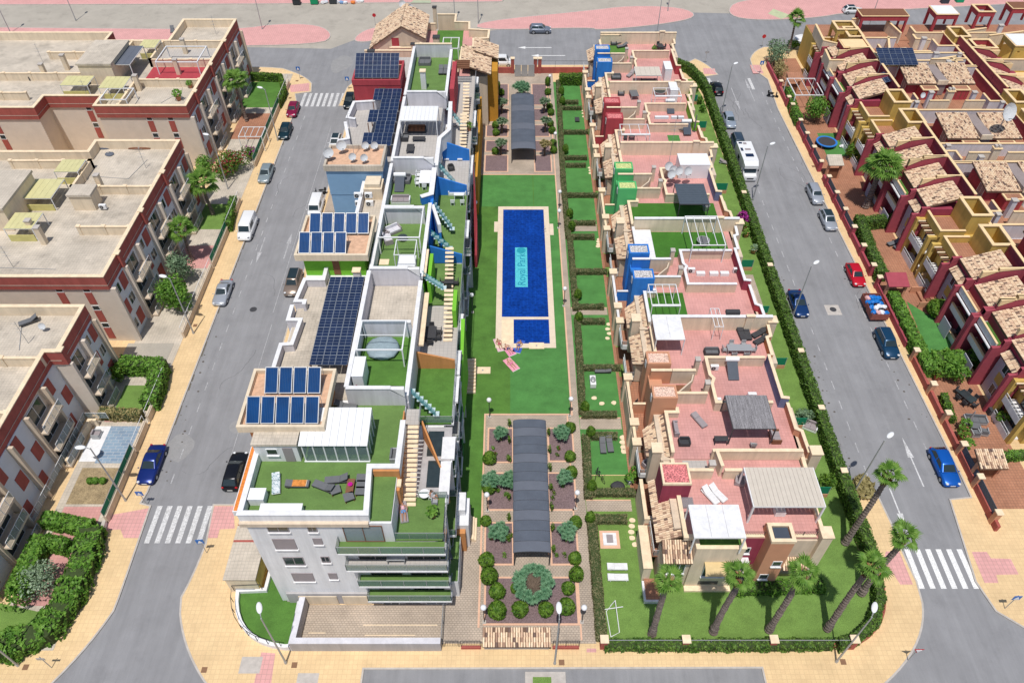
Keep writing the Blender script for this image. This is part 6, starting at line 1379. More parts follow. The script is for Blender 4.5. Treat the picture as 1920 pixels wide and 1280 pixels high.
for q in ([(x-.5, y-.4, .2), (x-.7, y+1.9, .2), (x+.1, y+2.6, .9), (x+.3, y, .2), (x-.5, y-.4, .2)], [(x-1.2, y+1.9, .5), (x+.8, y+2.2, .5)], [(x-.3, y+2.4, .2), (x+.1, y+2.6, .9)]): b = B(); b.tube(q, .04, 6); b.build('bar', M['white_metal'], t)
# low red wall with piers along the front street and round the corner
wl = thing('garden_wall', 'brick red low wall with cream topped piers along the front pavement', 'wall', (20, 26.4, .12)); wp = PL([(1131, 1222), (1300, 1222), (1440, 1222), (1568, 1221)], .3)
wy = 26.35
b = B(); pts = [(7.75, wy), (29.4, wy)] + arc((29.4, wy), (33.6, 27.6), (34.0, 32.5), 8)[1:] ; b.wall(pts, .22, .1, .62); b.build('wall', M['red_band'], wl)
for x in (7.9, 14.9, 22.4, 29.3): capped(wl, 'pier', 'red_band', x-.28, x+.28, wy-.28, wy+.28, .1, 1.75)
rail(wl, [(8.2, wy), (14.6, wy), (22.1, wy), (29.0, wy)], .62, .85, 'steel', 2.4)
b = B(); b.wall([(34.0, 32.7), (33.2, 43.6)], .2, .1, .6); o = b.build('garden_kerb_wall', M['red_band']); tag(o, 'red low wall at the hedge foot beside the palms', 'wall')
for i, (px, py) in enumerate(((0, 0), (0, 75.05), (0, 91.05), (0, 59.85), (0, 51.45), (0, 43.35))): capped(thing('gate_pier', 'red pier in a gap of the tall hedge '+('x', 'above the paved yard', 'beside the motorhome', 'beside the deep blue saloon', 'above the white seat', 'beside the dry grass')[i], 'pier', (33.4, py, .1)), 'shaft', 'red_band', 33.2, 33.7, py-.22, py+.22, .1, 1.95) if i else None
# ================================================================ west row: the white apartment complex
def FZ(px, py, y):
    u = (px-960)/FPX; v = (py-640)/FPX; t = y/(CT-v*ST); return u*t, CAMH-t*(ST+v*CT)
R_, L_ = 13.9, 11.0
GP_ = 'white apartment blocks along the left street'
def blockW(y0, y1, label, low='lawn', x0=-21.4, wall='white'):
    t = thing('apartment_building', label, 'building', (-13.5, (y0+y1)/2, 0), GP_)
    bxw(t, 'wall', wall, x0, -6.2, y0+.01, y1-.01, 0, L_-.25); bxw(t, 'upper_wall', wall, x0, -9.35, y0+.01, y1-.01, L_-.25, R_-.12)
    rn = random.Random(int(y0*7)); y = y0+.2
    while y < y1-1.5:
        w = min(rn.choice((2.6, 3.4, 4.4)), y1-.1-y); pr = rn.choice((-5.3, -5.05, -5.6))
        for k, z in enumerate((2.4, 5.25, 8.1, L_-.25)):
            if rn.random() < .18 and k < 3: continue
            pk = min(-4.9, pr+(.35 if k == rn.randint(0, 2) else 0)); bxw(t, 'balcony_slab', 'white', -6.2, pk, y, y+w-.25, z, z+.24)
            if k < 3: rail(t, [(-6.1, y+.05), (pk-.06, y+.05), (pk-.06, y+w-.3), (-6.1, y+w-.3)], z+.24, .95, 'steel', 2.5, 'balustrade'); bxw(t, 'balcony_floor', rn.choice(('lawn_olive', 'grey_tile')), -6.19, pk-.1, y+.1, y+w-.35, z+.241, z+.26)
        bxw(t, 'dividing_fin', rn.choice(('white', 'white', 'lilac')), -6.19, pr+.05, y+w-.2, y+w-.02, 0, L_-.26); y += w
    n = max(1, int((y1-y0)/4))
    for k in range(n):
        for z in (.3, 2.9, 5.7, 8.5): yy = y0+(y1-y0)*(k+.5)/n; win(t, yy-1.3, yy+1.3, z, z+1.8, -6.2, 'E', frame='dark_metal', sill=False)
    return t
def floor_(t, x0, x1, y0, y1, z, m, nm='terrace_floor', th=.02): return bxw(t, nm, m, x0, x1, y0, y1, z-.11, z+th)
def cross(t, y, x0=-14.3, x1=-9.3, h=16.2, m='lilac'):       # tall wall between terraces with a sloped end
    return pwall(t, [(x0, y), (x1-1.2, y), (x1, y)], R_-.2, [h, h, h-1.1], m, .28, 'white')
A = blockW(30.4, 42.0, 'front white apartment block with long glass balconies and green roof terraces', x0=-20.7)
# facade
for px0, py0, px1, py1, sh in ((497, 978, 540, 991, None), (511, 1010, 557, 1028, 1), (531, 1044, 572, 1058, None), (547, 1074, 590, 1088, 1), (573, 977, 590, 983, None), (587, 1009, 605, 1019, 1), (602, 1043, 619, 1053, None), (616, 1074, 633, 1084, 1)):
    xa, zt = FZ(px0, py0, 30.4); xb, zb = FZ(px1, py1, 30.4); win(A, xa, xb, min(zb, 12.6), min(zt, 13.4), 30.4, 'S', frame='shutter', mull=1, shut=.95 if sh else None)
for k, (z, gl) in enumerate(((2.4, 'balustrade'), (5.2, 'balustrade'), (8.0, 'balustrade'), (10.85, 'balustrade'))):
    xl = (-12.6, -13.0, -13.6, -13.9)[k]
    bxw(A, 'balcony_slab', 'white', xl, -5.25, 29.35, 30.39, z-.22, z); floor_(A, xl+.05, -5.4, 29.4, 30.39, z+.13, 'lawn_olive' if k != 2 else 'grey_tile', 'balcony_floor'); rail(A, [(xl+.05, 30.35), (xl+.05, 29.4), (-5.3, 29.4), (-5.3, 31.5)], z, 1.05, 'steel', 1.6, gl)
    if k < 3:
        for xa, xb in ((xl+1.0, xl+3.6), (-8.6, -6.0)): win(A, xa, xb, z+.15, z+2.2, 30.4, 'S', frame='shutter', sill=False, mull=1, shut=1 if k == 0 and xa < -9 else None)
win(A, -13.2, -10.2, L_+.1, R_-.5, 30.4, 'S', frame='wood', sill=False, glass='clear_glass')
bxw(A, 'plinth', 'grey_wall', -20.0, -6.3, 30.2, 30.39, 0, 2.1)
for xa, xb, g in ((-19.0, -15.6, 'cream'), (-15.1, -12.6, 'cream')): bxw(A, 'ground_panel', g, xa, xb, 30.12, 30.19, .2, 1.7)
win(A, -11.6, -10.2, .1, 1.9, 30.2, 'S', sill=False); win(A, -9.6, -8.3, .2, 1.7, 30.2, 'S', frame='shutter', sill=False); win(A, -7.7, -5.9, .2, 1.7, 30.2, 'S', sill=False, mull=1)
bxw(A, 'cornice', 'beige', -21.1, -11.1, 30.2, 30.7, 13.55, 14.0)
floor_(A, -20.8, -9.4, 30.6, 42, R_, 'lawn_olive'); 
pwall(A, [(-20.9, 38.6), (-20.9, 30.65), (-11.2, 30.65), (-11.5, 34.95), (-9.25, 34.95), (-9.25, 39.6)], 13.55, 14.95, 'white', .34, 'white')
bxw(A, 'planter', 'white', -21.65, -21.1, 31.0, 37.8, 13.9, 14.5); bxw(A, 'planter_soil', mat('orange_soil', (.72, .24, .05), .9, .3, 5), -21.57, -21.18, 31.1, 37.7, 14.5, 14.56)
bxw(A, 'return_wall', 'orange', -11.2, -9.1, 34.6, 34.78, L_, 14.7); bxw(A, 'orange_wall', 'orange', -9.34, -9.24, 34.8, 40.8, L_, 14.7); bxw(A, 'low_box', 'orange', -10.6, -9.1, 33.6, 34.59, L_, 13.4); bxw(A, 'ledge', 'coping', -11.35, -9.0, 33.9, 34.59, 13.41, 13.6)
o = A; floor_(A, -11.1, -5.6, 30.5, 34.5, L_, 'lawn_olive')
bxw(A, 'stair_landing', 'grey_tile', -9.2, -8.0, 39.9, 41.6, 13.7, 13.9); stairs(A, -9.15, -8.0, 39.9, 13.9, 33.6, L_, 17, 'coping')
rail(A, [(-7.95, 41.6), (-7.95, 39.9)], 13.9, .9, 'steel', 1, 'clear_glass'); pwall(A, [(-7.85, 40.6), (-5.6, 36.4)], 7, [13.6, 10.2], 'orange', .15, None)
b = B(); b.face([(-7.98, 39.9, 14.8), (-7.98, 33.6, 11.9), (-7.98, 33.6, 11), (-7.98, 39.9, 13.8)]); b.build('stair_glass', M['clear_glass'], A)
floor_(A, -7.9, -5.4, 34.7, 41.9, L_-.1, 'grey_wall'); [bxw(A, 'glass_roof', 'glass', a, b_, c, d, 10.92, 10.98) for a, b_, c, d in ((-7.5, -6.1, 38.7, 41.4), (-7.3, -6.0, 35.5, 38.2))]; rail(A, [(-11.0, 30.6), (-5.4, 30.6), (-5.4, 34.4), (-7.8, 34.4)], L_, 1.0, 'steel', 1.4, 'balustrade')
bxw(A, 'rooflet', 'beige_tile', -21.0, -17.3, 36.0, 38.4, 16.1, 16.35); bxw(A, 'service_room', 'white', -20.9, -17.4, 36.1, 38.6, R_, 16.1)
win(A, -19.9, -19.1, 14.9, 15.6, 36.1, 'S', frame='white_metal', mull=0); bxw(A, 'door', 'shutter', -18.6, -17.8, 36.05, 36.08, 13.95, 15.8)
# glazed pavilion
G_ = thing('glass_pavilion', 'white framed glass room with ribbed white roof on the front roof terrace', 'conservatory', (-15, 37, R_))
for i in range(9): a = -17.2+i*.62; b = B(); b.prism([(a, 36.0), (a+.60, 36.0), (a+.60, 39.5), (a, 39.5)], 16.15, [16.2, 16.2, 16.75, 16.75]); b.build('roof_panel', M['white_metal'], G_)
for i in range(7): a = -17.0+i*.88; bxw(G_, 'post', 'white_metal', a-.05, a+.05, 36.1, 36.2, R_, 16.12); bxw(G_, 'pane', 'clear_glass', a+.06, a+.82, 36.13, 36.16, R_+.1, 16.1) if i < 6 else None
for i in range(4): a = 36.9+i*.85; bxw(G_, 'side_pane', 'clear_glass', -11.75, -11.72, a-.75, a, R_+.1, 16.1); bxw(G_, 'side_post', 'white_metal', -11.78, -11.69, a+.01, a+.09, R_, 16.12)
bxw(G_, 'floor_rail', 'white_metal', -17.1, -11.7, 36.0, 36.09, R_, R_+.12)
def tower(t, x0, x1, y0, y1, wm, zt=17.0, cm='cream', ov=.6):
    bxw(t, 'tower_wall', wm, x0+ov, x1-ov, y0+ov, y1-.05, R_-1, zt-.75); bxw(t, 'tower_roof', 'terra_pale', x0+.25, x1-.25, y0+.25, y1-.25, zt-.75, zt-.45)
    b = B(); b.wall([(x0+.12, y0+.12), (x1-.12, y0+.12), (x1-.12, y1-.12), (x0+.12, y1-.12)], .26, zt-.76, zt, True); b.build('cornice', M[cm], t)
M['terra_pale'] = mat('pale_terracotta_roof', (.66, .42, .28), .9, .2, 2)
tower(A, -22.3, -15.2, 37.3, 43.6, 'orange')
def solar_rack(label, x, y, n, z, w=1.15, l=2.3):
    t = thing('solar_collector_rack', label, 'solar collectors', (x, y, z), 'blue solar collector racks'); du = (w, 0, 0); dv = (0, l*.82, l*.57)
    pv_grid(t, (x, y, z+.25), du, dv, n, 1, kind='coll')
    for i in range(n+1): b = B(); X = x+i*w; b.tube([(X, y, z), (X, y+l*.8, z+.02), (X, y+l*.82, z+l*.57+.2)], .025, 5); b.build('support', M['steel'], t)
solar_rack('row of four blue solar collectors on the front tower roof', -20.9, 40.9, 4, 16.6, 1.2); solar_rack('row of five blue solar collectors nearest the street crossing', -21.7, 37.7, 5, 16.6, 1.2)
solar_rack('row of five tinted solar collectors on the lime green tower', -21.1, 62.4, 5, 16.6, 1.25); solar_rack('row of four bright blue solar collectors on the lime green tower', -21.6, 59.2, 4, 16.6, 1.22)
# second block
Bk = blockW(42.0, 57.7, 'second apartment block with the long photovoltaic array and bright green terraces'); cross(Bk, 42.15)
floor_(Bk, -21.3, -14.4, 42.7, 58.7, R_, 'beige_tile'); floor_(Bk, -14.2, -9.4, 42.3, 50.6, R_, 'lawn'); floor_(Bk, -14.2, -9.4, 50.7, 57.6, R_, 'beige_tile')
pwall(Bk, [(-14.3, 57.5), (-14.3, 42.3)], R_, 16.1, 'lilac', .3, 'white'); pwall(Bk, [(-9.25, 57.5), (-9.25, 42.4)], R_, 14.8, 'white', .3, 'white'); pwall(Bk, [(-14.1, 50.5), (-9.5, 50.5)], R_, 15.9, 'lilac', .25, 'white')
pwall(Bk, [(-19.1, 59.4), (-19.1, 57.6), (-21.0, 57.6), (-21.3, 54.4), (-20.4, 54.4), (-20.4, 53.9)], R_-2, 14.9, 'lilac', .28, 'white'); pwall(Bk, [(-21.5, 53.8), (-21.5, 51.8), (-20.3, 51.8), (-20.5, 48.6), (-21.5, 48.5), (-21.6, 43.5)], R_-2, 14.9, 'lilac', .28, 'white')
pv = thing('photovoltaic_array', 'long photovoltaic roof of thirty panels over the second block terrace', 'solar panels', (-16.3, 50.8, R_), 'photovoltaic arrays'); pv_grid(pv, (-18.05, 45.0, 15.9), (1.14, 0, 0), (0, 1.16, .015), 3, 10)
for i in range(6):
    for x in (-17.95, -14.7): b = B(); y = 45.2+i*2.2; b.box(x-.05, x+.05, y-.05, y+.05, R_, 15.85); b.build('post', M['wood'], pv)
for x in (-17.95, -14.7): bxw(pv, 'beam', 'wood', x-.06, x+.06, 45.0, 56.6, 15.7, 15.84)
pergola(None, 16.2, R_, 'open white pergola over the blue grey covered furniture', 1, beams=.12, world=(-14.0, -9.9, 46.6, 50.3), axis='x')
cabinet(None, 16.0, R_, 'tall white cupboard on the bright green terrace', world=(-14.05, -13.1, 43.6, 45.9), doors=1)
t = thing('furniture_cover', 'blue grey tarpaulin over a round furniture set', 'tarpaulin', (-12, 48.6, R_)); b = B(); b.ball(-12.1, 48.6, R_+.35, 1.6, 1.5, .45, 16, 8, .05); b.build('sheet', mat('grey_blue_tarpaulin', (.28, .36, .40), .5, .15, 3), t, smooth=True); bxw(t, 'table_under', 'wicker', -12.6, -11.6, 48, 49, R_, R_+.3)
floor_(Bk, -9.1, -5.5, 42.2, 48.9, L_, 'lawn'); floor_(Bk, -9.1, -5.5, 49.1, 57.6, L_, 'grey_tile'); b = B(); b.prism([(-9.1, 48.9), (-5.5, 48.9), (-5.5, 49.08), (-9.1, 49.08)], L_, [13.3, 12.2, 12.2, 13.3]); b.build('orange_wall', M['orange'], Bk)
bxw(Bk, 'inner_wall', 'lilac', -9.34, -9.1, 42.3, 57.6, L_, R_); bxw(Bk, 'parapet_cap', 'coping', -9.05, -8.5, 50, 57.4, 13.0, 13.2)
rail(Bk, [(-9.0, 42.3), (-5.4, 42.3), (-5.4, 57.4)], L_, 1.0, 'steel', 2, 'balustrade')
b = B(); b.face([(-5.25, 53.5, 11), (-5.25, 47.5, 11), (-4.9, 44.5, 2), (-5.25, 47, 2)]); b.face([(-5.25, 53.5, 11), (-5.25, 47, 2), (-4.9, 44.5, 2), (-5.25, 47.5, 11)]); b.build('green_fin', M['mint'], Bk); b = B(); b.prism([(-5.2, 49), (-5.0, 49), (-4.8, 55), (-5.2, 55)], 3, [8, 8, 11.8, 11.8]); b.build('green_panel', M['lime'], Bk)
stairs(Bk, -6.9, -6.0, 57.3, R_, 52.5, L_, 12); bxw(Bk, 'green_wall', 'lime', -6.0, -5.6, 54.5, 57.6, L_, 13.4)
def glass_steps(t, x0, x1, y0, y1, z0, z1, n=7):
    for i in range(n): s_ = i/(n-1); x = x0+(x1-x0)*s_; y = y0+(y1-y0)*s_; z = z0+(z1-z0)*s_; bxw(t, 'glass_tread', 'pane_step', x-.28, x+.28, y-.3, y+.3, z-.06, z)
    b = B(); b.face([(x0, y0-.35, z0+.9), (x1, y1-.35, z1+.9), (x1, y1-.35, z1), (x0, y0-.35, z0)]); b.build('glass_side', M['teal_glass'], t)
M['pane_step'] = mat('frosted_glass_tread', (.55, .68, .70), .2, .05, 2, spec=.6); M['teal_glass'] = mat('teal_glass', (.05, .40, .42), .08, 0, spec=.6, alpha=.6)
glass_steps(Bk, -9.0, -6.9, 43.9, 42.9, 13.6, 11.6); glass_steps(Bk, -9.2, -7.0, 59.0, 57.6, R_+.3, R_-.2, 8)
# third block: lime tower, blue slanted walls
C3 = blockW(57.7, 77.6, 'third apartment block with the lime green tower and blue slanted walls', x0=-17.4); bxw(C3, 'wall', 'white', -21.4, -17.41, 57.71, 65.3, 0, R_-.12); tower(C3, -21.9, -14.5, 58.8, 65.4, 'lime'); cross(C3, 57.85); cross(C3, 68.1, -14.1, -9.6)
bxw(C3, 'door', 'wood', -18.4, -17.7, 59.36, 59.39, R_, 16.0); capped(C3, 'flue', 'white', -16.1, -15.4, 57.9, 58.5, R_, 15.6)
floor_(C3, -17.35, -14.4, 64.4, 74.7, R_, 'beige_tile'); floor_(C3, -14.2, -9.4, 58.0, 67.9, R_, 'lawn_olive'); floor_(C3, -14.2, -9.4, 68.3, 77.4, R_, 'lawn_olive')
pwall(C3, [(-14.3, 77.4), (-14.3, 58.0)], R_, 15.6, 'lilac', .28, 'white'); pwall(C3, [(-9.25, 77.4), (-9.25, 72.2), (-10.4, 71.6)], R_, 15.0, 'blue', .5, 'white'); pwall(C3, [(-9.25, 70.5), (-9.25, 58)], R_, 14.9, 'white', .3, 'white')
pwall(C3, [(-17.25, 65.5), (-17.25, 74.6)], R_, 15.0, 'lilac', .3, 'white'); bxw(C3, 'yard_wall', 'ochre', -21.6, -21.3, 65.5, 74.7, .1, 2.2)
pergola(None, 16.2, R_, 'open white pergola over the curved sofa', 0, beams=.12, world=(-14.0, -9.7, 62.7, 67.8)); pergola(None, 16.4, R_, 'small white frame over the white daybed', 0, beams=.08, world=(-12.0, -9.9, 59.6, 62.0))
cabinet(None, 14.6, R_, 'white boxed daybed on the olive terrace', world=(-11.9, -10.1, 59.8, 61.6), doors=1, name='daybed'); bxw(C3, 'mat', 'coping', -14.0, -13.0, 60.9, 61.8, R_+.02, R_+.05)
for a, tx in ((2.2, 'upper part'), (3.5, 'lower part')): sofa(0, 0, R_, a-PI/2, 'pale curved sofa under the white pergola, '+tx, 1.7, .9, 'shutter', 'lilac', world=(-12.3+1.3*math.cos(a), 65.4+1.3*math.sin(a)))
table(0, 0, R_, 0, 1.1, 1.1, 'dark round coffee table before the curved sofa', 'wicker', 'glass', .4, (-11.9, 65.1), True)
dining(798, 341, R_, 0, 1.3, 2.6, 'on the olive terrace above the pool', 'white_metal', (1, 3)); sofa(752, 379, R_, 0, 'white slatted bench on the olive terrace', 2.2, .9, 'white_metal', 'shutter'); heater(750, 352, R_, 0, 'white boiler on a stand beside the grey sofa'); sofa(752, 340, R_, -.1, 'long dark grey sofa on the olive terrace', 2.4, 1.2, 'grey_cushion')
for i, (px, py) in enumerate(((672, 371), (692, 371), (674, 386), (694, 386))): ac(px, py, R_+(.9 if i < 2 else 0), 0, 'big air conditioner %s of the four on the roof' % ('upper left', 'upper right', 'lower left', 'lower right')[i])
b = B(); b.ball(-16.8, 73.2, 15.0, 1.7, 1.6, 1.1, 10, 7); t = thing('roof_dome', 'beige faceted box dome behind the air conditioners', 'tank', (-16.8, 73, R_)); bxw(t, 'dome_base', 'cream', -17.0, -14.9, 72.4, 74.5, R_, 15.4); bxw(t, 'dome_top', 'cream', -16.8, -15.1, 72.6, 74.3, 15.4, 15.9)
floor_(C3, -9.1, -5.5, 57.9, 64.5, L_, 'lawn_olive'); floor_(C3, -9.1, -5.5, 64.6, 77.4, L_, 'lawn_olive'); bxw(C3, 'inner_wall', 'lime', -9.34, -9.1, 58, 64.4, L_, R_+.6); bxw(C3, 'inner_wall', 'blue', -9.34, -9.0, 66.4, 77.4, L_, R_+.5)
for y, m, h in ((64.6, 'sky_teal', 13.4), (77.4, 'blue', 13.6)): b = B(); b.prism([(-9.0, y), (-5.5, y), (-5.5, y+.18), (-9.0, y+.18)], L_, [h, h-1.2, h-1.2, h]); b.build('slanted_wall', M['blue'], C3)
pwall(C3, [(-9.0, 70.6), (-8.0, 67.0)], L_, [14.6, 13.4], 'blue', .25, 'white'); bxw(C3, 'lime_fin', 'lime', -8.75, -8.4, 58.2, 62.8, L_, 13.9); bxw(C3, 'ledge_cap', 'coping', -9.2, -8.8, 58.4, 62.6, R_+.61, R_+.75)
stairs(C3, -7.2, -6.3, 64.0, R_, 59.8, L_, 11); glass_steps(C3, -9.0, -6.9, 72.0, 69.8, 13.6, 11.8, 8); glass_steps(C3, -8.9, -6.9, 66.8, 65.8, 13.4, 12.2, 5)
rail(C3, [(-5.4, 57.9), (-5.4, 77.3)], L_, 1.0, 'steel', 2, 'balustrade')
dining(843, 535, L_, 0, 1.0, 1.0, 'on the olive balcony terrace', 'wicker', (1, 1)); dining(809, 632, L_, 0, 1.1, 1.6, 'on the beige terrace above the orange wall', 'wicker', (1, 2))
sofa(858, 364, L_, 0, 'white slatted sofa beside the blue slanted wall', 2.2, .8, 'white_metal', 'white_metal'); chair(849, 384, L_, PI, 'white armchair below the white sofa, left', 'white_metal'); chair(867, 384, L_, PI, 'white armchair below the white sofa, right', 'white_metal'); table(861, 373, L_, 0, 1.2, .6, 'white table between the white armchairs and sofa', 'white_metal')
# fourth block
D4 = blockW(77.6, 93.4, 'fourth apartment block with the pale blue tower and stepped photovoltaic panels'); tower(D4, -21.7, -14.9, 74.7, 79.2, 'pale_blue', cm='beige_tile', ov=.15); bxw(D4, 'street_wall', 'pale_blue', -21.5, -15.06, 74.9, 77.59, 0, R_-1.01); cross(D4, 77.75, -14.1, -9.3)
floor_(D4, -21.3, -14.4, 79.3, 94.9, R_, 'grey_tile'); floor_(D4, -14.2, -9.4, 77.9, 93.3, R_, 'grey_tile'); floor_(D4, -9.1, -5.5, 77.8, 93.3, L_, 'grey_tile')
pwall(D4, [(-14.3, 93.2), (-14.3, 77.9)], R_, 15.6, 'lilac', .28, 'white'); pwall(D4, [(-9.1, 77.9), (-9.1, 84), (-8.0, 86.0), (-8.2, 93)], R_-1, 15.0, 'white', .4, 'white')
pwall(D4, [(-17.6, 95), (-17.6, 93.0), (-21.0, 92.6), (-21.3, 88.6), (-20.2, 88.3)], R_-2, 15.2, 'lilac', .28, 'white'); pwall(D4, [(-21.4, 87.5), (-20.4, 83.6), (-21.5, 83.2), (-21.5, 79.5)], R_-2, 15.2, 'lilac', .28, 'white')
pv = thing('photovoltaic_array', 'stepped photovoltaic panels above the fourth block terrace', 'solar panels', (-16.3, 87, R_), 'photovoltaic arrays')
for j, (x, n) in enumerate(((-18.3, 3), (-17.1, 2), (-18.3, 3), (-17.1, 2), (-18.3, 3))): pv_grid(pv, (x, 80.7+j*2.75, 15.9), (1.2, 0, 0), (0, 2.6, .25), n, 1)
for j in range(6):
    for x in (-18.2, -14.8): b = B(); y = 80.8+j*2.6; b.box(x-.05, x+.05, y-.05, y+.05, R_, 15.85); b.build('post', M['wood'], pv)
pergola((750, 818, 226, 200), 16.5, R_, 'white awning with ribbed sheets above the grey terrace', 0, roof=True, rm='white_metal', ribs=9, beams=.1)
sofa(782, 247, R_, 0, 'dark brown long sofa on the grey terrace', 2.4, .9, 'wicker', 'wood'); table(786, 264, R_, 0, 1.6, .8, 'dark low table before the brown sofa', 'wicker', h=.4); sofa(760, 262, R_, PI/2, 'dark brown armchair at the left of the grey terrace', 1.2, .8, 'wicker'); table(770, 283, R_, 0, .9, 1.6, 'dark covered bench near the low end of the grey terrace', 'wicker', h=.5)
for i, (px, py) in enumerate(((618, 302), (642, 288), (686, 284), (703, 284), (662, 305), (684, 307))): dish(px, py, 16.5, .5, 'satellite dish on the pale blue tower, %s' % ('at its left corner', 'left of the middle', 'second from the right at the back', 'rightmost at the back', 'beside the orange box', 'front middle')[i], 1.25 if i < 2 else .9)
antenna(665, 296, 16.4, 6, 'tall antenna on the pale blue tower')
b = B(); b.prism([(-9.0, 85.0), (-5.5, 85.0), (-5.5, 85.2), (-9.0, 85.2)], L_, [13.9, 12.6, 12.6, 13.9]); b.build('slanted_wall', M['blue'], D4); b = B(); b.prism([(-4.9, 76.5), (-4.6, 76.5), (-4.5, 79.0), (-5.0, 84.5)], .1, [2.2, 2.2, 6, 11.5]); b.build('red_fin', M['red_wall'], D4)
lounger(838, 295, L_, 0, 'white lounger before the blue wall, left', 'white'); lounger(863, 295, L_, 0, 'white lounger before the blue wall, right', 'white'); table(850, 297, L_, 0, .5, .5, 'small dark stool between the white loungers', 'wicker', h=.4); sofa(846, 319, L_, .3, 'teal chair by the glass steps', .8, .7, 'wicker', 'wicker')
stairs(D4, -6.9, -6.0, 92.0, R_, 86.3, L_, 12); glass_steps(D4, -8.9, -6.9, 79.9, 78.3, 13.5, 12, 6); rail(D4, [(-5.4, 77.9), (-5.4, 93.2)], L_, 1.0, 'steel', 2, 'balustrade')
pot(880, 245, L_, 'yellow flowering pot beside the upper stairs', 1.5, flowers='dry')
# fifth block: crimson
E5_ = blockW(93.4, 108.0, 'fifth apartment block with the crimson tower carrying ten solar panels'); tower(E5_, -21.4, -14.9, 95.0, 100.6, 'red_wall', cm='red_wall', ov=.05); cross(E5_, 93.55, -14.0, -8.8)
pv = thing('photovoltaic_array', 'photovoltaic panels in two rows of five on the crimson tower', 'solar panels', (-18.3, 97, 16.5), 'photovoltaic arrays'); pv_grid(pv, (-21.2, 96.0, 16.8), (1.18, 0, 0), (0, 1.75, .9), 5, 2)
for i in range(4): b = B(); x = -20.9+i*1.75; b.tube([(x, 96.0, 16.5), (x, 99.5, 16.5), (x, 99.5, 18.5)], .04, 5); b.build('support', M['steel'], pv)
bxw(E5_, 'door', 'wood', -17.9, -17.0, 95.0, 95.04, 14, 15.9)
floor_(E5_, -21.3, -14.4, 100.7, 107.9, R_, 'grey_tile'); floor_(E5_, -14.2, -9.0, 93.7, 107.8, R_, 'lawn_olive'); pwall(E5_, [(-14.3, 107.9), (-14.3, 93.7)], R_, 15.6, 'lilac', .28, 'white'); pwall(E5_, [(-14.2, 108), (-8.8, 108)], R_, 16, 'lilac', .28, 'coping'); pwall(E5_, [(-8.9, 107.8), (-8.9, 93.7)], R_, 15.2, 'white', .3, 'white')
floor_(E5_, -8.7, -5.5, 93.7, 107.8, L_, 'grey_tile'); bxw(E5_, 'crimson_fin', 'red_wall', -8.5, -7.9, 96, 104, L_, 15.2); stairs(E5_, -6.9, -6.0, 100.5, R_, 94.9, L_, 12); rail(E5_, [(-5.4, 93.6), (-5.4, 107.6)], L_, 1.0, 'steel', 2, 'balustrade'); glass_steps(E5_, -8.6, -6.9, 93.6, 91.8, 13.6, 12.3, 6)
sofa(797, 120, R_, 0, 'dark covered sofa on the olive roof terrace', 1.8, 1.4, 'grey_cushion'); capped(E5_, 'flue', 'white', -12.6, -11.9, 98.2, 98.9, R_, 16.6); cabinet(None, 14.9, R_, 'grey covered box on the olive roof terrace', 'shutter', 'shutter', world=(-13.9, -10.9, 94.0, 95.6)); lounger(827, 136, R_, 0, 'dark folded lounger leaning on the far terrace wall, left', 'grey'); lounger(836, 136, R_, 0, 'dark folded lounger leaning on the far terrace wall, right', 'grey')
b = B(); [b.box(-8.4, -6.2, 105+i*.55, 105.25+i*.55, 13.6, 13.75) for i in range(5)]; tag(b.build('slat_canopy', M['wood'], E5_), kind='stuff')
for i, (y0, y1) in enumerate(((88, 98.5), (99.5, 106), (107, 110))): bxw(E5_ if i else D4, 'ochre_fin', mat('amber_render', (.55, .27, .035), .85, .08), -5.25, -4.75, y0, y1, 0, 6.5)
# end house with tiled roofs
N6 = thing('end_house', 'beige end house with clay tiled gables and pink terraces at the far end', 'house', (-14, 117, 0)); H9 = 9.3
bxw(N6, 'wall', 'beige', -23.4, -6.5, 108.1, 127, 0, H9); floor_(N6, -23.3, -6.6, 108.2, 126.9, H9+.1, 'pink_tile')
gx0, gx1, gy0, gy1 = -22.5, -14.2, 119.3, 127.5; rz_ = 13.6
b = B(); b.face([(gx0, gy0, H9), (gx1, gy0, H9), (gx1, gy0, 11.8), (-17.6, gy0, rz_), (gx0, gy0, 10.2)]); b.face([(gx1, gy0, H9), (gx1, gy1, H9), (gx1, gy1, 11.8), (gx1, gy0, 11.8)]); b.face([(gx0, gy1, H9), (gx0, gy0, H9), (gx0, gy0, 10.2), (gx0, gy1, 10.2)]); b.face([(gx1, gy1, H9), (gx0, gy1, H9), (gx0, gy1, 10.2), (-17.6, gy1, rz_), (gx1, gy1, 11.8)]); b.build('gable_wall', M['beige'], N6)
tile_roof(N6, (gx0-.5, gy0-.3, 10.1), (gx0-.5, gy1+.2, 10.1), (-17.6, gy1+.2, rz_+.1), (-17.6, gy0-.3, rz_+.1)); tile_roof(N6, (gx1+.3, gy1+.2, 11.7), (gx1+.3, gy0-.3, 11.7), (-17.6, gy0-.3, rz_+.1), (-17.6, gy1+.2, rz_+.1))
win(N6, -19.4, -18.2, 10.3, 11.7, gy0, 'S', glass='red_wall', frame='cream', mull=0)
pwall(N6, [(-19.8, 118.9), (-15.4, 118.9)], H9, 10.3, 'beige'); pwall(N6, [(-23.3, 115.8), (-15.3, 115.8), (-14.6, 118.5)], H9, 11.3, 'beige'); pwall(N6, [(-23.2, 115.6), (-23.3, 113.0), (-17.6, 113.0), (-17.8, 110.6)], H9, 10.6, 'beige'); pwall(N6, [(-22.8, 108.6), (-14.3, 108.6)], H9, 11.8, 'beige')
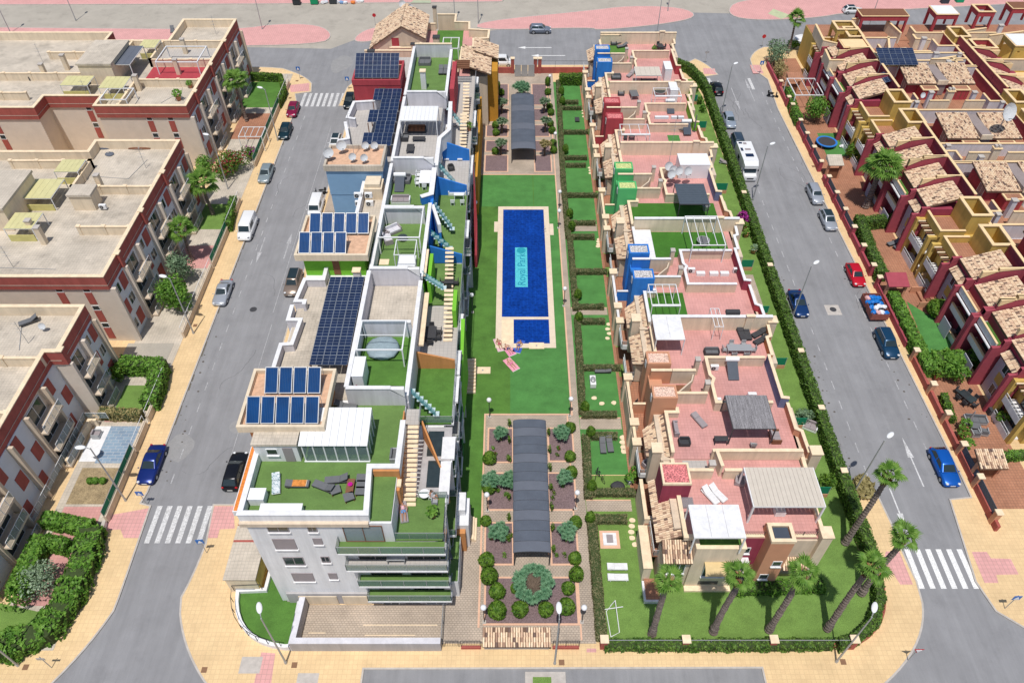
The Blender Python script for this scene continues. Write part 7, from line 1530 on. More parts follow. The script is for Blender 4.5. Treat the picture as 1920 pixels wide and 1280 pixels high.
pwall(N6, [(-20.3, 128.6), (-15.2, 128.6), (-14.9, 127.2), (-12.9, 127.2)], 6, 10.6, 'cream'); pwall(N6, [(-12.8, 130.4), (-9.6, 130.4), (-9.6, 127.4), (-7.2, 127.3), (-7.1, 124.6), (-3.8, 124.2), (-3.9, 121.3), (-6.3, 121), (-6.2, 118.2), (-8.0, 118), (-8.1, 112.9), (-10.3, 112.7)], 7, 10.8, 'cream')
bxw(N6, 'wall', 'beige', -6.5, -3.9, 112, 124.2, 0, 8.8); flw(N6, -12.6, -8.2, 113.4, 127, 'lawn', 9.42)
tile_roof(N6, (-8.3, 110.6, 10.2), (-8.3, 113.5, 10.2), (-13.4, 114.6, 12.0), (-13.4, 110.6, 12.0)); tile_roof(N6, (-3.3, 111.2, 9.6), (-3.3, 116.8, 9.6), (-7.9, 118, 11.3), (-7.9, 111.2, 11.3)); tile_roof(N6, (-2.2, 116.4, 9.6), (-2.2, 121, 9.6), (-6.1, 121, 11), (-6.1, 116.4, 11))
bxw(N6, 'ochre_wall', mat('amber_render_b', (.55, .27, .035), .85, .08), -3.9, -2.3, 113.5, 121, 0, 8.9); capped(N6, 'flue', 'white', -21.9, -20.9, 110.9, 111.6, H9, 13.4, 'wicker'); capped(N6, 'flue', 'beige', -12.6, -11.6, 118.2, 119.2, H9, 12.2, 'wicker'); capped(N6, 'flue', 'beige', -13.6, -13.0, 114.5, 115.1, H9, 11.2, 'wicker'); capped(N6, 'flue', 'beige', -13.3, -12.7, 127.8, 128.4, H9, 13, 'wicker'); capped(N6, 'flue', 'beige', -15.9, -15.3, 115.9, 116.5, H9, 12.2, 'wicker')
pergola(None, 11.6, 9.45, 'open white pergola on the end house green terrace', 1, beams=.12, world=(-11.0, -8.5, 115.8, 119.6)); dish(755, 20, 12.5, .4, 'white dish on the gable roof of the end house', 1.2); dish(770, 24, 12.4, .9, 'yellow flagged dish on the gable roof', 1.0)
# far gate wall and pillars between the rows
g = thing('boundary_wall', 'brick red far boundary wall with cream topped pillars and grey gate', 'wall', (1.5, 130, .12))
for x0, x1 in ((-4.6, -.1), (4.4, 14.6)): bxw(g, 'wall', 'red_band', x0, x1, 130.2, 130.5, .1, 1.2); rail(g, [(x0, 130.35), (x1, 130.35)], 1.2, 1.2, 'dark_metal', 3)
for x in (-4.8, .1, 4.2, 5.0, 14.4): capped(g, 'pillar', 'red_band', x-.3, x+.3, 130.05, 130.65, .1, 3.0)
for x0 in (.5, 1.7, 2.9): bxw(g, 'gate_panel', 'steel', x0, x0+1.1, 128.9, 129.0, .2, 2.4)
# sunken forecourt, ramp wall and gate house in front of the white block
f = thing('forecourt_wall', 'grey rendered wall round the sunken forecourt of the white block', 'wall', (-12, 26.3, .1))
pwall(f, [(-18.6, 30.1), (-18.75, 26.2), (-6.1, 26.2)], .1, 1.75, 'grey_wall', .5, 'lilac', over=.01); bxw(f, 'ground', 'stone_pave', -18.4, -6.2, 26.5, 30.1, .1, .15); rail(f, [(-6.1, 30), (-6.1, 26.6)], .15, 1.3, 'steel', 1.2, 'clear_glass'); bxw(f, 'footing', 'lilac', -19.2, -18.95, 25.98, 30.05, .1, 1.0)
for x0, x1, y in ((-13.2, -6.6, 28.2), (-12.9, -8.5, 27.3), (-17.9, -16.4, 27.5)): bxw(f, 'drain_line', 'coping', x0, x1, y, y+.07, .1505, .156)
sg = thing('side_lawn', 'curved artificial lawn with white kerb beside the white block', 'lawn', (-21, 28, .1)); pts = [(-19.0, 26.2)] + arc((-19.6, 26.15), (-24.4, 26.6), (-24.9, 31.2), 8) + [(-22.4, 31.3), (-22.3, 35.5), (-20.4, 35.5), (-20.35, 30.3), (-19.0, 30.3)]
b = B(); b.prism(pts, .1, .35); b.build('turf', M['lawn'], sg); b = B(); b.wall(pts[:12], .3, .1, .75); b.build('kerb', M['white'], sg); rail(sg, [(x-.28, y-.02) for x, y in pts[1:11]], .7, 1.0, 'dark_metal', 1.6)
tr = thing('transformer_hut', 'cream hut with yellow side wall and two rust stripes on its roof', 'hut', (-24, 32.5, .1)); bxw(tr, 'wall', 'cream', -25.6, -22.9, 31.3, 37.2, .1, 2.6); bxw(tr, 'roof', 'beige_tile', -25.7, -22.8, 31.2, 37.3, 2.6, 2.75); bxw(tr, 'side_panel', 'ochre', -22.89, -22.8, 31.4, 37.1, .2, 2.5)
for y in (34.9, 36.6): bxw(tr, 'rust_stripe', 'red_band', -25.69, -22.81, y, y+.22, 2.751, 2.76)
for x in (-25.1, -24.2): bxw(tr, 'vent_panel', 'steel', x, x+.85, 31.24, 31.29, .3, .9)
gh = thing('gate_house', 'low tiled gate house with letter panels between the iron gates', 'gate', (1.2, 26.3, .12)); x0, x1, y0, y1 = -2.5, 3.3, 25.75, 27.3
bxw(gh, 'wall', 'grey_wall', x0+.1, x1-.1, 26.1, 27.1, .1, 1.9); tile_roof(gh, (x0, 25.6, 1.95), (x1, 25.6, 1.95), (x1, 27.0, 2.6), (x0, 27.0, 2.6)); bxw(gh, 'green_panel', mat('pale_green_panel', (.30, .48, .33), .4), -2.1, -.8, 26.03, 26.09, .7, 1.5); bxw(gh, 'letter_panel', 'glass', -.2, 1.9, 26.03, 26.09, .8, 1.5)
for xa, xb in ((-5.9, -4.6), (-4.4, -2.7), (3.5, 5.8)): rail(gh, [(xa, 26.2), (xb, 26.2)], .5, 1.2, 'dark_metal', 1, bars=True); bxw(gh, 'low_wall', 'red_band', xa, xb, 26.1, 26.3, .1, .5) if xa > -5 else None
# outdoor stair blocks beside the lawn
for i, (px0, px1, pf, pb) in enumerate(((846, 893, 1004, 962), (872, 891, 727, 683))):
    x0, x1, y0, y1 = RC(px0, px1, pf, pb, 1.2); t = thing('garden_stairs', ('pale stairs descending beside the gravel beds at the white block', 'pale stairs by the sunbathers beside the lawn')[i], 'stairs', (x0, y0, .1)); n = 10
    for k in range(n):
        if i == 0: w = (x1-x0)/n; bxw(t, 'step', 'coping', x0+k*w, x0+(k+1)*w-.02, y0, y1, .1, 2.2-k*.2)
        else: w = (y1-y0)/n; bxw(t, 'step', 'coping', x0, x1, y1-(k+1)*w+.02, y1-k*w, .1, 2.2-k*.2)
p_ = thing('garden_planter', 'pale block with orange base and flower bed beside the lawn', 'planter', (-4.9, 35.6, .1)); bxw(p_, 'block', 'white', -7.6, -4.3, 36.9, 38.8, 2, 5.0); bxw(p_, 'side_block', 'white', -5.2, -4.0, 35.9, 38.8, 0, 4.0); bxw(p_, 'base', 'orange', -7.6, -4.3, 35.4, 35.88, 0, 3.4)
floor_(A, -7.4, -4.8, 30.9, 35.3, 3.2, 'lawn_olive'); bxw(A, 'wing_wall', 'white', -6.19, -4.75, 30.9, 35.3, 0, 3.0); bush(0, 0, 1.1, .35, .5, 'yellow flowering strip above the orange block', 'dry', z=3.3, n=180, leaf=.12, world=(-6.0, 35.0)); lounger(0, 0, 3.25, .35, 'dark lounger on the low side terrace', 'grey', .3, (-5.9, 33.6))
# front roof terrace furniture
lounger(519, 910, R_+.02, .2, 'striped lounger on the front roof terrace', 'stripe', .15); lounger(559, 910, R_+.02, PI/2, 'grey lounger with an orange towel on the front roof terrace', 'grey', .1); lounger(608, 915, R_+.02, -PI/2-.4, 'dark grey lounger, lower of two by the pink table', 'grey'); lounger(632, 902, R_+.02, -PI/2+.1, 'dark grey lounger, upper of two by the pink table', 'grey')
t = thing('beach_towel', 'orange patterned towel spread on the grey lounger', 'towel', at(561, 905, R_+.42)); x, y = P(561, 905, R_+.42); bxw(t, 'cloth', mat('orange_towel', (.65, .25, .06), .9, .4, 5), x-.55, x+.55, y-.3, y+.3, R_+.40, R_+.43); bxw(t, 'fringe', 'coping', x+.56, x+.6, y-.3, y+.3, R_+.40, R_+.42)
table(658, 915, R_+.02, 0, .6, 1.3, 'brown low table with a magenta bowl', 'wood', h=.4); t = thing('bowl', 'magenta bowl on the brown low table', 'bowl', at(657, 909, R_+.44)); x, y = P(657, 909, R_+.44); b = B(); b.cyl(x, y, R_+.44, R_+.6, .1, 12, .2); b.build('vessel', mat('magenta', (.5, .01, .25), .4), t); b = B(); b.cyl(x, y, R_+.56, R_+.585, .16, 12); b.build('content', mat('magenta_dark', (.3, .01, .15), .4), t)
for i, (px, py) in enumerate(((679, 900), (679, 912), (677, 924), (655, 935), (630, 922))): table(px, py, R_+.02, 0 if i < 3 else .4, .8, .75, 'brown cube stool with grey cushion, '+('upper', 'middle', 'lower', 'tilted', 'by the loungers')[i], 'wood', 'grey_cushion', .4)
cabinet(None, R_+.95, R_, 'white outdoor kitchen unit in the terrace corner', world=(-20.6, -19.4, 31.9, 32.9), doors=2); cabinet(None, R_+.8, R_, 'white low counter along the front parapet', world=(-19.5, -16.3, 31.0, 31.6), doors=3); sofa(740, 858, R_+.02, PI/2, 'grey folded chair by the stair wall', 1.2, .6, 'steel')
sofa(712, 966, L_+.02, PI/2, 'long dark sofa on the lower front terrace', 2.2, .9, 'wicker'); table(733, 962, L_+.02, 0, .9, 1.7, 'pale table with an orange plate on the lower terrace', 'wicker', 'shutter', .6); table(797, 933, L_+.02, .2, .9, 1.2, 'white oval table on the lower terrace', 'white_metal', None, .7, None, True); pot(812, 967, L_+.02, 'yellow green leafy pot on the lower terrace', 1.5);
chair(816, 945, L_+.02, PI/2, 'grey chair on the lower terrace edge', 'steel'); t = table(744, 1052, 8.15, 0, 1.5, .6, 'grey oval table on the second balcony', 'steel'); parasol(675, 752, R_+.02, 'closed dark red parasol by the tall white wall', 'maroon', closed=True); lounger(650, 765, R_+.02, 1.4, 'dark lounger in the corner behind the white wall', 'grey')
# sunbathers and residents
x, y = P(757, 962, L_); person((x, y, L_+.25), .2, 'lie', 'person in a pink top and blue shorts lying back on the lower terrace', 0, (.75, .45, .5), (.12, .30, .6), top_len='t')
lounger(0, 0, L_-.12, .2, 'x', 'light', .1, (x, y)).__setitem__('label', 'pale sunbed under the person on the lower terrace')
x, y = P(811, 935, L_); person((x, y, L_), 1.2, 'sit', 'person in a white top sitting at the white oval table', 0, (.7, .7, .72), (.6, .6, .65), top_len='t'); chair(0, 0, L_, 1.2, 'white chair under the seated person', 'white_metal', world=(x, y))
for i, (px, py, rz, tw, tx) in enumerate(((936, 645, .3, (.70, .45, .50), 'person sunbathing on a pale pink towel, leftmost on the lawn'), (953, 654, .5, (.75, .30, .45), 'person in dark trunks lying on a pink towel with blue edge'), (973, 648, -.3, (.05, .12, .50), 'person in blue trunks sunbathing on the lawn, rightmost'), (958, 682, .6, (.80, .35, .45), 'person with fair hair lying on a pink and orange towel, lowest'))):
    x, y = P(px, py, .2); person((x, y, .20), rz, 'lie', tx, i % 2, (.6, .1, .2), ((.5, .1, .15), (.03, .05, .2), (.02, .08, .45), (.7, .2, .4))[i], hair=((.05, .03, .02), (.04, .03, .02), (.03, .02, .02), (.45, .28, .10))[i])
    t = thing('beach_towel', ('pale pink', 'deep pink', 'navy blue', 'coral pink')[i]+' towel spread under a sunbather on the lawn', 'towel', (x, y, .16), 'towels on the lawn', rz); m_ = mat('towel', tw, .9, .25, 4); b = B(); b.box(-.5, .5, -1.1, 1.0, 0, .03); b.build('cloth', m_, t, local=True); b = B(); b.box(-.5, .5, -1.16, -1.11, 0, .02); b.build('fringe', M['white'], t, local=True)
for i, (px, py, s_) in enumerate(((1006, 648, 1), (905, 694, 1))): x, y = P(px, py, .2); t = thing('lawn_pad', ('pale stone pad below the toddler pool', 'pale stone shower pad beside the pale stairs')[i], 'pad', (x, y, .15)); bxw(t, 'slab', 'coping', x-.9, x+.9, y-.5, y+.5, .15, .24); bxw(t, 'drain', 'steel', x-.1, x+.1, y-.1, y+.1, .241, .25)
# ================================================================ left: three beige and red apartment blocks
M['white_glaze'] = mat('pale_blue_render', (.68, .71, .76), .9, .05, .8)
def part_wall(t, pts, z1=10.45, z0=9.2, step=3.6):
    o = pwall(t, pts, z0, z1, 'cream', .22, 'coping', name='partition')
    for (xa, ya), (xb, yb) in zip(pts, pts[1:]):
        l = math.hypot(xb-xa, yb-ya); n = max(1, round(l/step))
        for k in range(n+1): x, y = xa+(xb-xa)*k/n, ya+(yb-ya)*k/n; capped(o, 'post', 'cream', x-.19, x+.19, y-.19, y+.19, z0, z1+.08, 'coping', .05, .1)
def apt(label, outline, east, bays, south, z=10.5):
    """outline: roof edge from the far east corner round to the west, clockwise seen from above; east: x of the street front"""
    x1 = east; ys = [p[1] for p in outline]; t = thing('apartment_building', label, 'building', (x1-10, min(ys)+5, 0), 'beige and red apartment blocks')
    b = B(); b.prism(outline, 0, 9.15); b.build('wall', M['pale'], t); b = B(); b.prism(offset(outline, -.2 if area(outline) > 0 else .2, True), 9.15, 9.2); b.build('roof_deck', M['beige_tile'], t)
    b = B(); b.wall(outline, .34, 8.55, z-.1, True); o = b.build('parapet', M['red_band'], t); b = B(); b.wall(offset(outline, .19 if area(outline) > 0 else -.19, True), .03, 9.2, z-.1, True); b.build('inner_face', M['cream'], o)
    b = B(); b.wall(outline, .44, z-.1, z, True); b.build('coping', M['coping'], o)
    # street front
    y = max(p[1] for p in outline if abs(p[0]-x1) < .1)
    for k, (kind, w) in enumerate(bays):
        ya, yb = y-w, y
        bxw(t, 'pier', 'pale', x1+.01, x1+.75, ya-.18, ya+.18, 0, 8.54); capped(t, 'pier_head', 'red_band', x1+.02, x1+.5, ya-.3, ya+.3, 8.6, z+.12) if k % 2 else None
        if kind == 'P':
            bxw(t, 'front_panel', 'white_glaze', x1+.02, x1+.22, ya+.2, yb-.2, 0, 8.54)
            for f in range(3):
                z0 = .8+f*2.8
                for j in range(2):
                    m_ = (j+f) % 2; y0 = ya+.35+j*(yb-ya-.5)/2; y1_ = y0+(yb-ya)/2-.55
                    if m_: bxw(t, 'red_panel', 'red_band', x1+.22, x1+.28, y0, y1_, z0, z0+1.9)
                    else: win(t, y0+.1, y1_-.1, z0+.4, z0+1.7, x1+.22, 'E', sill=False)
        else:
            bxw(t, 'loggia_back', 'white', x1+.02, x1+.06, ya+.2, yb-.2, 0, 8.5)
            for f in range(3):
                z0 = .25+f*2.8; o = bxw(t, 'balcony', 'beige', x1+.07, x1+1.5, ya+.2, yb-.2, z0, z0+.22); rail(o, [(x1+1.45, ya+.3), (x1+1.45, yb-.3)], z0+.22, 1.0, 'white_metal', .9, 'clear_glass')
                win(t, ya+.7, yb-.7, z0+.3, z0+2.3, x1+.07, 'E', sill=False, glass='glass')
        y = ya
    y = max(p[1] for p in outline if abs(p[0]-x1) < .1); bxw(t, 'pier', 'beige', x1+.01, x1+.75, y-.3, y-.02, 0, 8.54)
    for ys_, strips in south:
        for x in strips:
            for f in range(3): z0 = .6+f*2.8; bxw(t, 'red_strip', 'red_band', x, x+.85, ys_-.06, ys_-.003, z0, z0+1.75); win(t, x+.05, x+.8, z0+1.85, z0+2.5, ys_, 'S', mull=0, sill=False, frame='white_metal')
    return t
a1 = apt('farthest beige apartment block with brick red parapets and the crimson roof terrace', [(-47.2, 129), (-47.2, 100.2), (-60.3, 100.2), (-60.3, 103.1), (-68.9, 103.1), (-68.9, 99.7), (-110, 99.7), (-110, 124), (-66.5, 124), (-66.5, 121), (-56, 121), (-56, 129)], -47.2, [('P', 4.2), ('B', 4), ('P', 4), ('B', 4.2), ('P', 4.2), ('B', 4.2), ('P', 3.9)], [(100.2, (-53.5, -50.4)), (103.1, (-63.5,)), (99.7, (-76, -79.5))])
a2 = apt('middle beige apartment block with wide empty roof and yellow striped canopies', [(-45.3, 90.8), (-45.3, 63.1), (-100, 63.1), (-100, 88.1), (-56.5, 88.1), (-56.5, 90.8)], -45.3, [('P', 3.6), ('B', 4), ('P', 4), ('B', 4.2), ('P', 4), ('B', 4), ('P', 3.8)], [(63.1, (-51.4, -48.3, -67))])
a3 = apt('nearest beige apartment block at the left edge with the railed forecourt', [(-45.6, 58.3), (-45.6, 51.8), (-47, 51.8), (-47, 30), (-90, 30), (-90, 58.3)], -45.6, [('P', 3.2), ('B', 3.2)], [])
for k, (kind, ya, yb) in enumerate((('P', 48.6, 51.8), ('B', 44.8, 48.4), ('P', 41.4, 44.6), ('P', 38, 41.2), ('B', 34, 37.6), ('P', 30.5, 33.8))):
    x1 = -47
    if kind == 'P':
        bxw(a3, 'front_panel', 'white_glaze', x1+.02, x1+.22, ya, yb, 0, 8.54)
        for f in range(3): z0 = .8+f*2.8; ym = ya+.3+(f % 2)*1.5; bxw(a3, 'red_panel', 'red_band', x1+.22, x1+.28, ym, ym+1.2, z0, z0+1.9)
    else:
        for f in range(3): z0 = .25+f*2.8; bxw(a3, 'balcony', 'beige', x1+.02, x1+1.5, ya, yb, z0, z0+.22); rail(a3, [(x1+1.45, ya), (x1+1.45, yb)], z0+.22, 1.0, 'white_metal', .8, 'clear_glass'); win(a3, ya+.4, yb-.4, z0+.3, z0+2.2, x1+.02, 'E', sill=False)
    bxw(a3, 'pier', 'beige', x1+.01, x1+.8, ya-.18, ya+.12, 0, 8.54)
for t, pts in ((a1, [(-56, 121), (-47.4, 121)]), (a1, [(-57, 114.5), (-47.4, 114.5)]), (a1, [(-57, 108), (-47.4, 108)]), (a1, [(-57, 100.4), (-57, 108)]), (a1, [(-57, 121), (-57, 114.5)]), (a1, [(-74, 117), (-62, 117)]), (a1, [(-82, 110), (-66, 110)]), (a1, [(-90, 104), (-72, 104)]), (a1, [(-62, 117), (-62, 121)]),
               (a2, [(-55.5, 80.2), (-45.5, 80.2)]), (a2, [(-51.5, 72), (-45.5, 72)]), (a2, [(-66, 86), (-55.5, 86), (-55.5, 80.2)]), (a3, [(-70, 50.9), (-47, 50.9)]), (a3, [(-70, 44), (-47.2, 44)])): part_wall(t, pts)
for i, (x, y) in enumerate(((-50, 126), (-63, 104), (-75, 116), (-48.5, 86), (-57, 66), (-50, 54))): antenna(0, 0, 9.2, 3.2, 'roof aerial '+('at the far street corner of the farthest block', 'near the recess of the farthest block', 'far back left of the farthest block', 'near the street parapet of the middle block', 'by the front of the middle block', 'on the nearest block roof')[i], (x, y))
for t, pts in ((a1, [(-52, 103), (-50, 106.5), (-50.2, 107.7)]), (a2, [(-54, 84), (-50, 83.5), (-49, 88)]), (a2, [(-64, 70), (-61, 66), (-52, 65.6)]), (a3, [(-52, 57), (-50.5, 53)])): b = B(); b.tube([(x, y, 9.24) for x, y in pts], .035, 5); b.build('roof_pipe', M['steel'], t)
def fl9(t, x0, x1, y0, y1, m): bxw(t, 'terrace_floor', m, x0, x1, y0, y1, 9.201, 9.215)
fl9(a1, -56.8, -47.4, 108.2, 114.3, 'red_wall'); fl9(a1, -56.8, -47.4, 114.7, 120.8, 'grey_tile')
for t, x0, x1, y0, y1, z in ((a1, -65.5, -60.2, 108.5, 116.5, 12.6), (a2, -67, -59.7, 72.5, 80.5, 12.6), (a2, -54.4, -51.4, 76.6, 78.9, 11.6)): bxw(t, 'stair_house', 'cream', x0+.15, x1-.15, y0+.15, y1-.15, 9.2, z-.3); bxw(t, 'stair_roof', 'beige_tile', x0, x1, y0, y1, z-.3, z)
M['yellow_sheet'] = mat('yellow_green_sheet', (.62, .58, .30), .6, .08)
def canopy_y(t, x0, x1, y0, y1, z, lab):
    o = pergola(None, z, 9.2, lab, 0, roof=True, rm='yellow_sheet', ribs=5, beams=.08, world=(x0, x1, y0, y1)); bxw(t, 'low_yellow_wall', mat('lemon_wall', (.60, .55, .22), .9), x0+.1, x1-.1, y0-.12, y0-.02, 9.2, 10.1)
for i, (t, x0, x1, y0, y1) in enumerate(((a2, -60.5, -56.5, 76.8, 80.8), (a2, -59.5, -56.2, 70.8, 73.8), (a2, -58.5, -55.5, 82.5, 85.2), (a1, -61, -57.4, 104.2, 107.6), (a1, -67, -63, 105, 107.8), (a1, -59.6, -56.9, 117.2, 120))): canopy_y(t, x0, x1, y0, y1, 11.0, 'yellow green striped canopy '+('with dark strips on the middle block', 'beside the twin chimneys of the middle block', 'at the back of the middle block roof', 'beside the crimson roof terrace', 'near the front parapet of the farthest block', 'at the back of the farthest block')[i])
for i, (t, x, y) in enumerate(((a2, -55.2, 70.3), (a2, -52.3, 80.9), (a2, -56.8, 71.6), (a1, -56.4, 106.9), (a1, -52, 112), (a1, -70, 113.5), (a1, -72, 110.5), (a1, -53, 119))): capped(t, 'flue', 'cream', x-.3, x+.3, y-.3, y+.3, 9.2, 11.7, 'kerb', .06)
pergola((196, 243, 121, 87), 11.8, 9.2, 'white framed glass canopy beside the stair house of the farthest block', 3, roof=True, rm='canopy_b', ribs=4, beams=.1); pergola(None, 11.3, 9.2, 'white frame over the crimson roof terrace', 0, beams=.14, world=(-55, -48.6, 111.9, 117.2)); pergola(None, 11.0, 9.2, 'small white frame on the front corner of the farthest block', 1, beams=.12, world=(-59.6, -55.8, 100.9, 104.2))
table(168, 165, 9.2, 0, 1, 1, 'round dark table on the farthest block roof', 'wicker', None, .7, None, True); sofa(68, 148, 9.2, .3, 'dark tarpaulin covered seat on the farthest block roof', 1.8, 1); lounger(324, 60, 9.2, .3, 'dark folded lounger on the farthest block roof', 'grey'); ac(195, 392, 9.3, 0, 'white air conditioner on the middle block roof'); lounger(55, 605, 9.3, -1.0, 'dark reclining chair on the nearest block roof', 'grey'); dish(85, 620, 9.2, 0, 'small white dish on the nearest block roof', .8)
for i, (px, py, w, d) in enumerate(((193, 277, 3.0, 1.2), (205, 290, 1.2, 1.0), (262, 280, 3.4, .3))): x, y = P(px, py, 9.2); t = thing('roof_clutter', ('grey green tarpaulin', 'dark mat', 'rusty bar')[i]+' lying on the back of the middle block roof', 'tarpaulin', (x, y, 9.2)); b = B(); b.ball(x, y, 9.3, w/2, d/2, .22, 10, 6, .15); b.build('sheet', M['canopy_b' if i < 2 else 'wood'], t); bxw(t, 'weight', 'kerb', x-.1, x+.1, y-.1, y+.1, 9.4, 9.6)
pot(336, 188, 9.2, 'small palm pot on the front corner of the farthest block', 2.0); pot(358, 165, 9.2, 'small shrub pot on the farthest block roof', 1.4)
# gardens behind the street wall
b = B(); b.box(-45.3, -39.7, 26, 130, .1, .16); struct('garden_ground', b, M['beige_tile'])
gx = -39.55
def gwall(y0, y1, lab, net=False):
    t = thing('garden_wall', lab, 'wall', (gx, y0, .12)); pwall(t, [(gx, y0), (gx, y1)], .1, 1.15, 'beige', .25, 'beige'); rail(t, [(gx, y0), (gx, y1)], 1.15, .9, 'white_metal' if not net else 'steel', 1.5, None if not net else 'parasol_green')
    return t
gwall(63.5, 76, 'beige wall with white railing below the olive tree garden'); gwall(76.4, 84, 'beige wall with green netting by the pink paved yard', True); gwall(84.4, 91, 'beige wall beside the small palm lawn'); gwall(100, 118, 'beige wall with netting along the flowering garden', True); gwall(38.5, 46.5, 'beige wall with green netting by the dry garden', True); gwall(46.8, 50.2, 'beige wall of the blue tiled garden'); gwall(50.8, 57, 'beige wall under the thick ivy hedge'); gwall(118.4, 126, 'beige wall round the far play lawn')
for k, (x0, x1, y0, y1, m, nm) in enumerate(((-44.5, -40, 76.3, 81, 'pink_tile', 'pink_yard'), (-44.5, -40, 84.6, 90.5, 'turf', 'palm_lawn'), (-44, -40, 52.5, 56, 'turf', 'ivy_garden_lawn'), (-44.5, -41, 50.8, 52.4, 'pink_tile', 'ivy_yard'), (-43.5, -40, 45.4, 50.2, 'blue_paving', 'blue_paved_yard'), (-45.2, -43.5, 45.6, 50.2, 'white', 'white_paved_yard'), (-44.5, -40, 40.5, 44.8, 'dry_soil', 'dry_garden'), (-44.5, -40.6, 36.6, 40.2, 'pink_tile', 'near_pink_yard'), (-46.5, -40, 118, 127, 'lawn', 'play_lawn'), (-45.5, -40, 108, 116, 'terra_tile', 'terracotta_yard'), (-46, -40.5, 57.6, 62.6, 'old_road', 'side_alley'), (-45, -41.5, 30, 36, 'pink_tile', 'front_pink_yard'))):
    if m == 'blue_paving': M[m] = tile_mat('blue_slate_paving', (.26, .36, .46), (.20, .28, .38), (.40, .44, .48), .8, .4, .03, off=.5, var=.1)
    if m == 'dry_soil': M[m] = mat('dry_soil', (.34, .26, .15), .95, .3, 1.5, .3, 9)
    b = B(); b.box(x0, x1, y0, y1, .1, .175+k*.001); struct(nm, b, M[m])
t = thing('forecourt_railing', 'white railing and cream planter wall round the paved forecourt', 'fence', (-45.3, 45, .1)); pwall(t, [(-44.8, 50.3), (-45.6, 50.3), (-45.9, 45)], .1, 1.2, 'cream', .2); rail(t, [(-43.6, 50.6), (-46.0, 50.6), (-46.2, 38)], 1.0, 1.0, 'white_metal', .9, 'clear_glass')
table(182, 855, .2, .3, 1.1, 1.4, 'pale table among the planters of the white paved yard', 'white_metal', None, .7, None, True); sofa(183, 817, .2, PI/2, 'pale armchair in the white paved yard', .9, .8, 'steel', 'shutter')
for i, (px, py) in enumerate(((170, 902), (180, 902), (193, 902))): shrub(px, py, .7, 'small clipped ball by the dry garden, '+('left', 'middle', 'right')[i], 'bright', group='small clipped balls by the dry garden')
W_ = lambda *a: PL(a, 1.5)
hedge(W_((225, 680), (300, 685), (290, 725), (278, 755)), 1.6, 1.9, 'thick ivy hedge wrapped round the small lawn on the left street', 'bright', dens=40, leaf=.18); hedge(W_((185, 768), (262, 772)), .9, 1.4, 'rusty brown hedge beside the pale stairs', 'dry'); bush(222, 700, 1.3, 1.3, 1.6, 'dark green bush in the ivy hedged garden', 'dark')
bush(328, 560, 2.3, 2.2, 3.4, 'bright green tree beside the street lamp of the middle block', 'bright', n=2600, leaf=.19, name='tree'); bush(338, 510, 2.0, 2.0, 3.0, 'grey green olive tree in the middle block garden', 'olive', n=1500, name='olive_tree'); bush(385, 318, 1.6, 1.6, 2.2, 'green bush at the left of the flowering garden', 'bright'); bush(440, 308, 2.6, 1.8, 2.2, 'crimson flowered bush by the left pavement', 'dark', flowers='red_fl', n=1800, name='flowering_bush'); bush(420, 322, 1.8, 1.4, 1.8, 'dark flowering bush behind the sage hatchback', 'dark', flowers='red_fl')
bush(470, 290, 1.4, 1.0, 1.6, 'low crimson flower bush further up the left pavement', 'dark', flowers='bougain'); hedge(W_((437, 370), (425, 420)), .9, 1.6, 'narrow bright hedge by the small palm lawn', 'bright'); hedge(W_((470, 137), (525, 140), (532, 165), (520, 190)), .8, 1.4, 'dark hedge round the far play lawn', 'dark')
hedge(W_((170, 990), (150, 1060), (118, 1130), (80, 1180), (20, 1205), (-60, 1215)), 2.2, 1.7, 'huge bright green hedge curving round the lower left garden', 'bright', dens=38, leaf=.2, wob=.16); hedge(W_((80, 968), (168, 985)), 1.3, 1.5, 'bright hedge across the top of the lower left garden', 'bright', leaf=.18); hedge(W_((75, 1005), (50, 1060), (30, 1100)), 1.6, 1.6, 'inner hedge of the lower left garden', 'bright', leaf=.18); hedge(W_((85, 1010), (122, 1020)), 1.2, 1.5, 'short hedge by the lower left steps', 'bright', leaf=.18)
bush(80, 1090, 1.9, 1.9, 2.0, 'pale variegated round bush in the lower left garden', 'silver', n=1500, leaf=.13); bush(38, 1115, 1.4, 1.5, 1.8, 'green bush beside the pale variegated bush', 'bright')
b = B(); b.prism(PL([(0, 1130), (90, 1150), (60, 1190), (-60, 1195)], .2), .1, .19); struct('lower_left_lawn', b, M['turf']); t = thing('kerb_wall', 'white low wall following the huge lower left hedge', 'wall', (-40, 33, .1)); pts = PL([(195, 975), (178, 1045), (150, 1110), (112, 1170), (62, 1210), (-20, 1228)], .7); pwall(t, pts, .1, .75, 'white', .22, 'kerb')
pergola((447, 490, 256, 238), 2.8, .2, 'white frame over the terracotta yard of the farthest block', 3); 
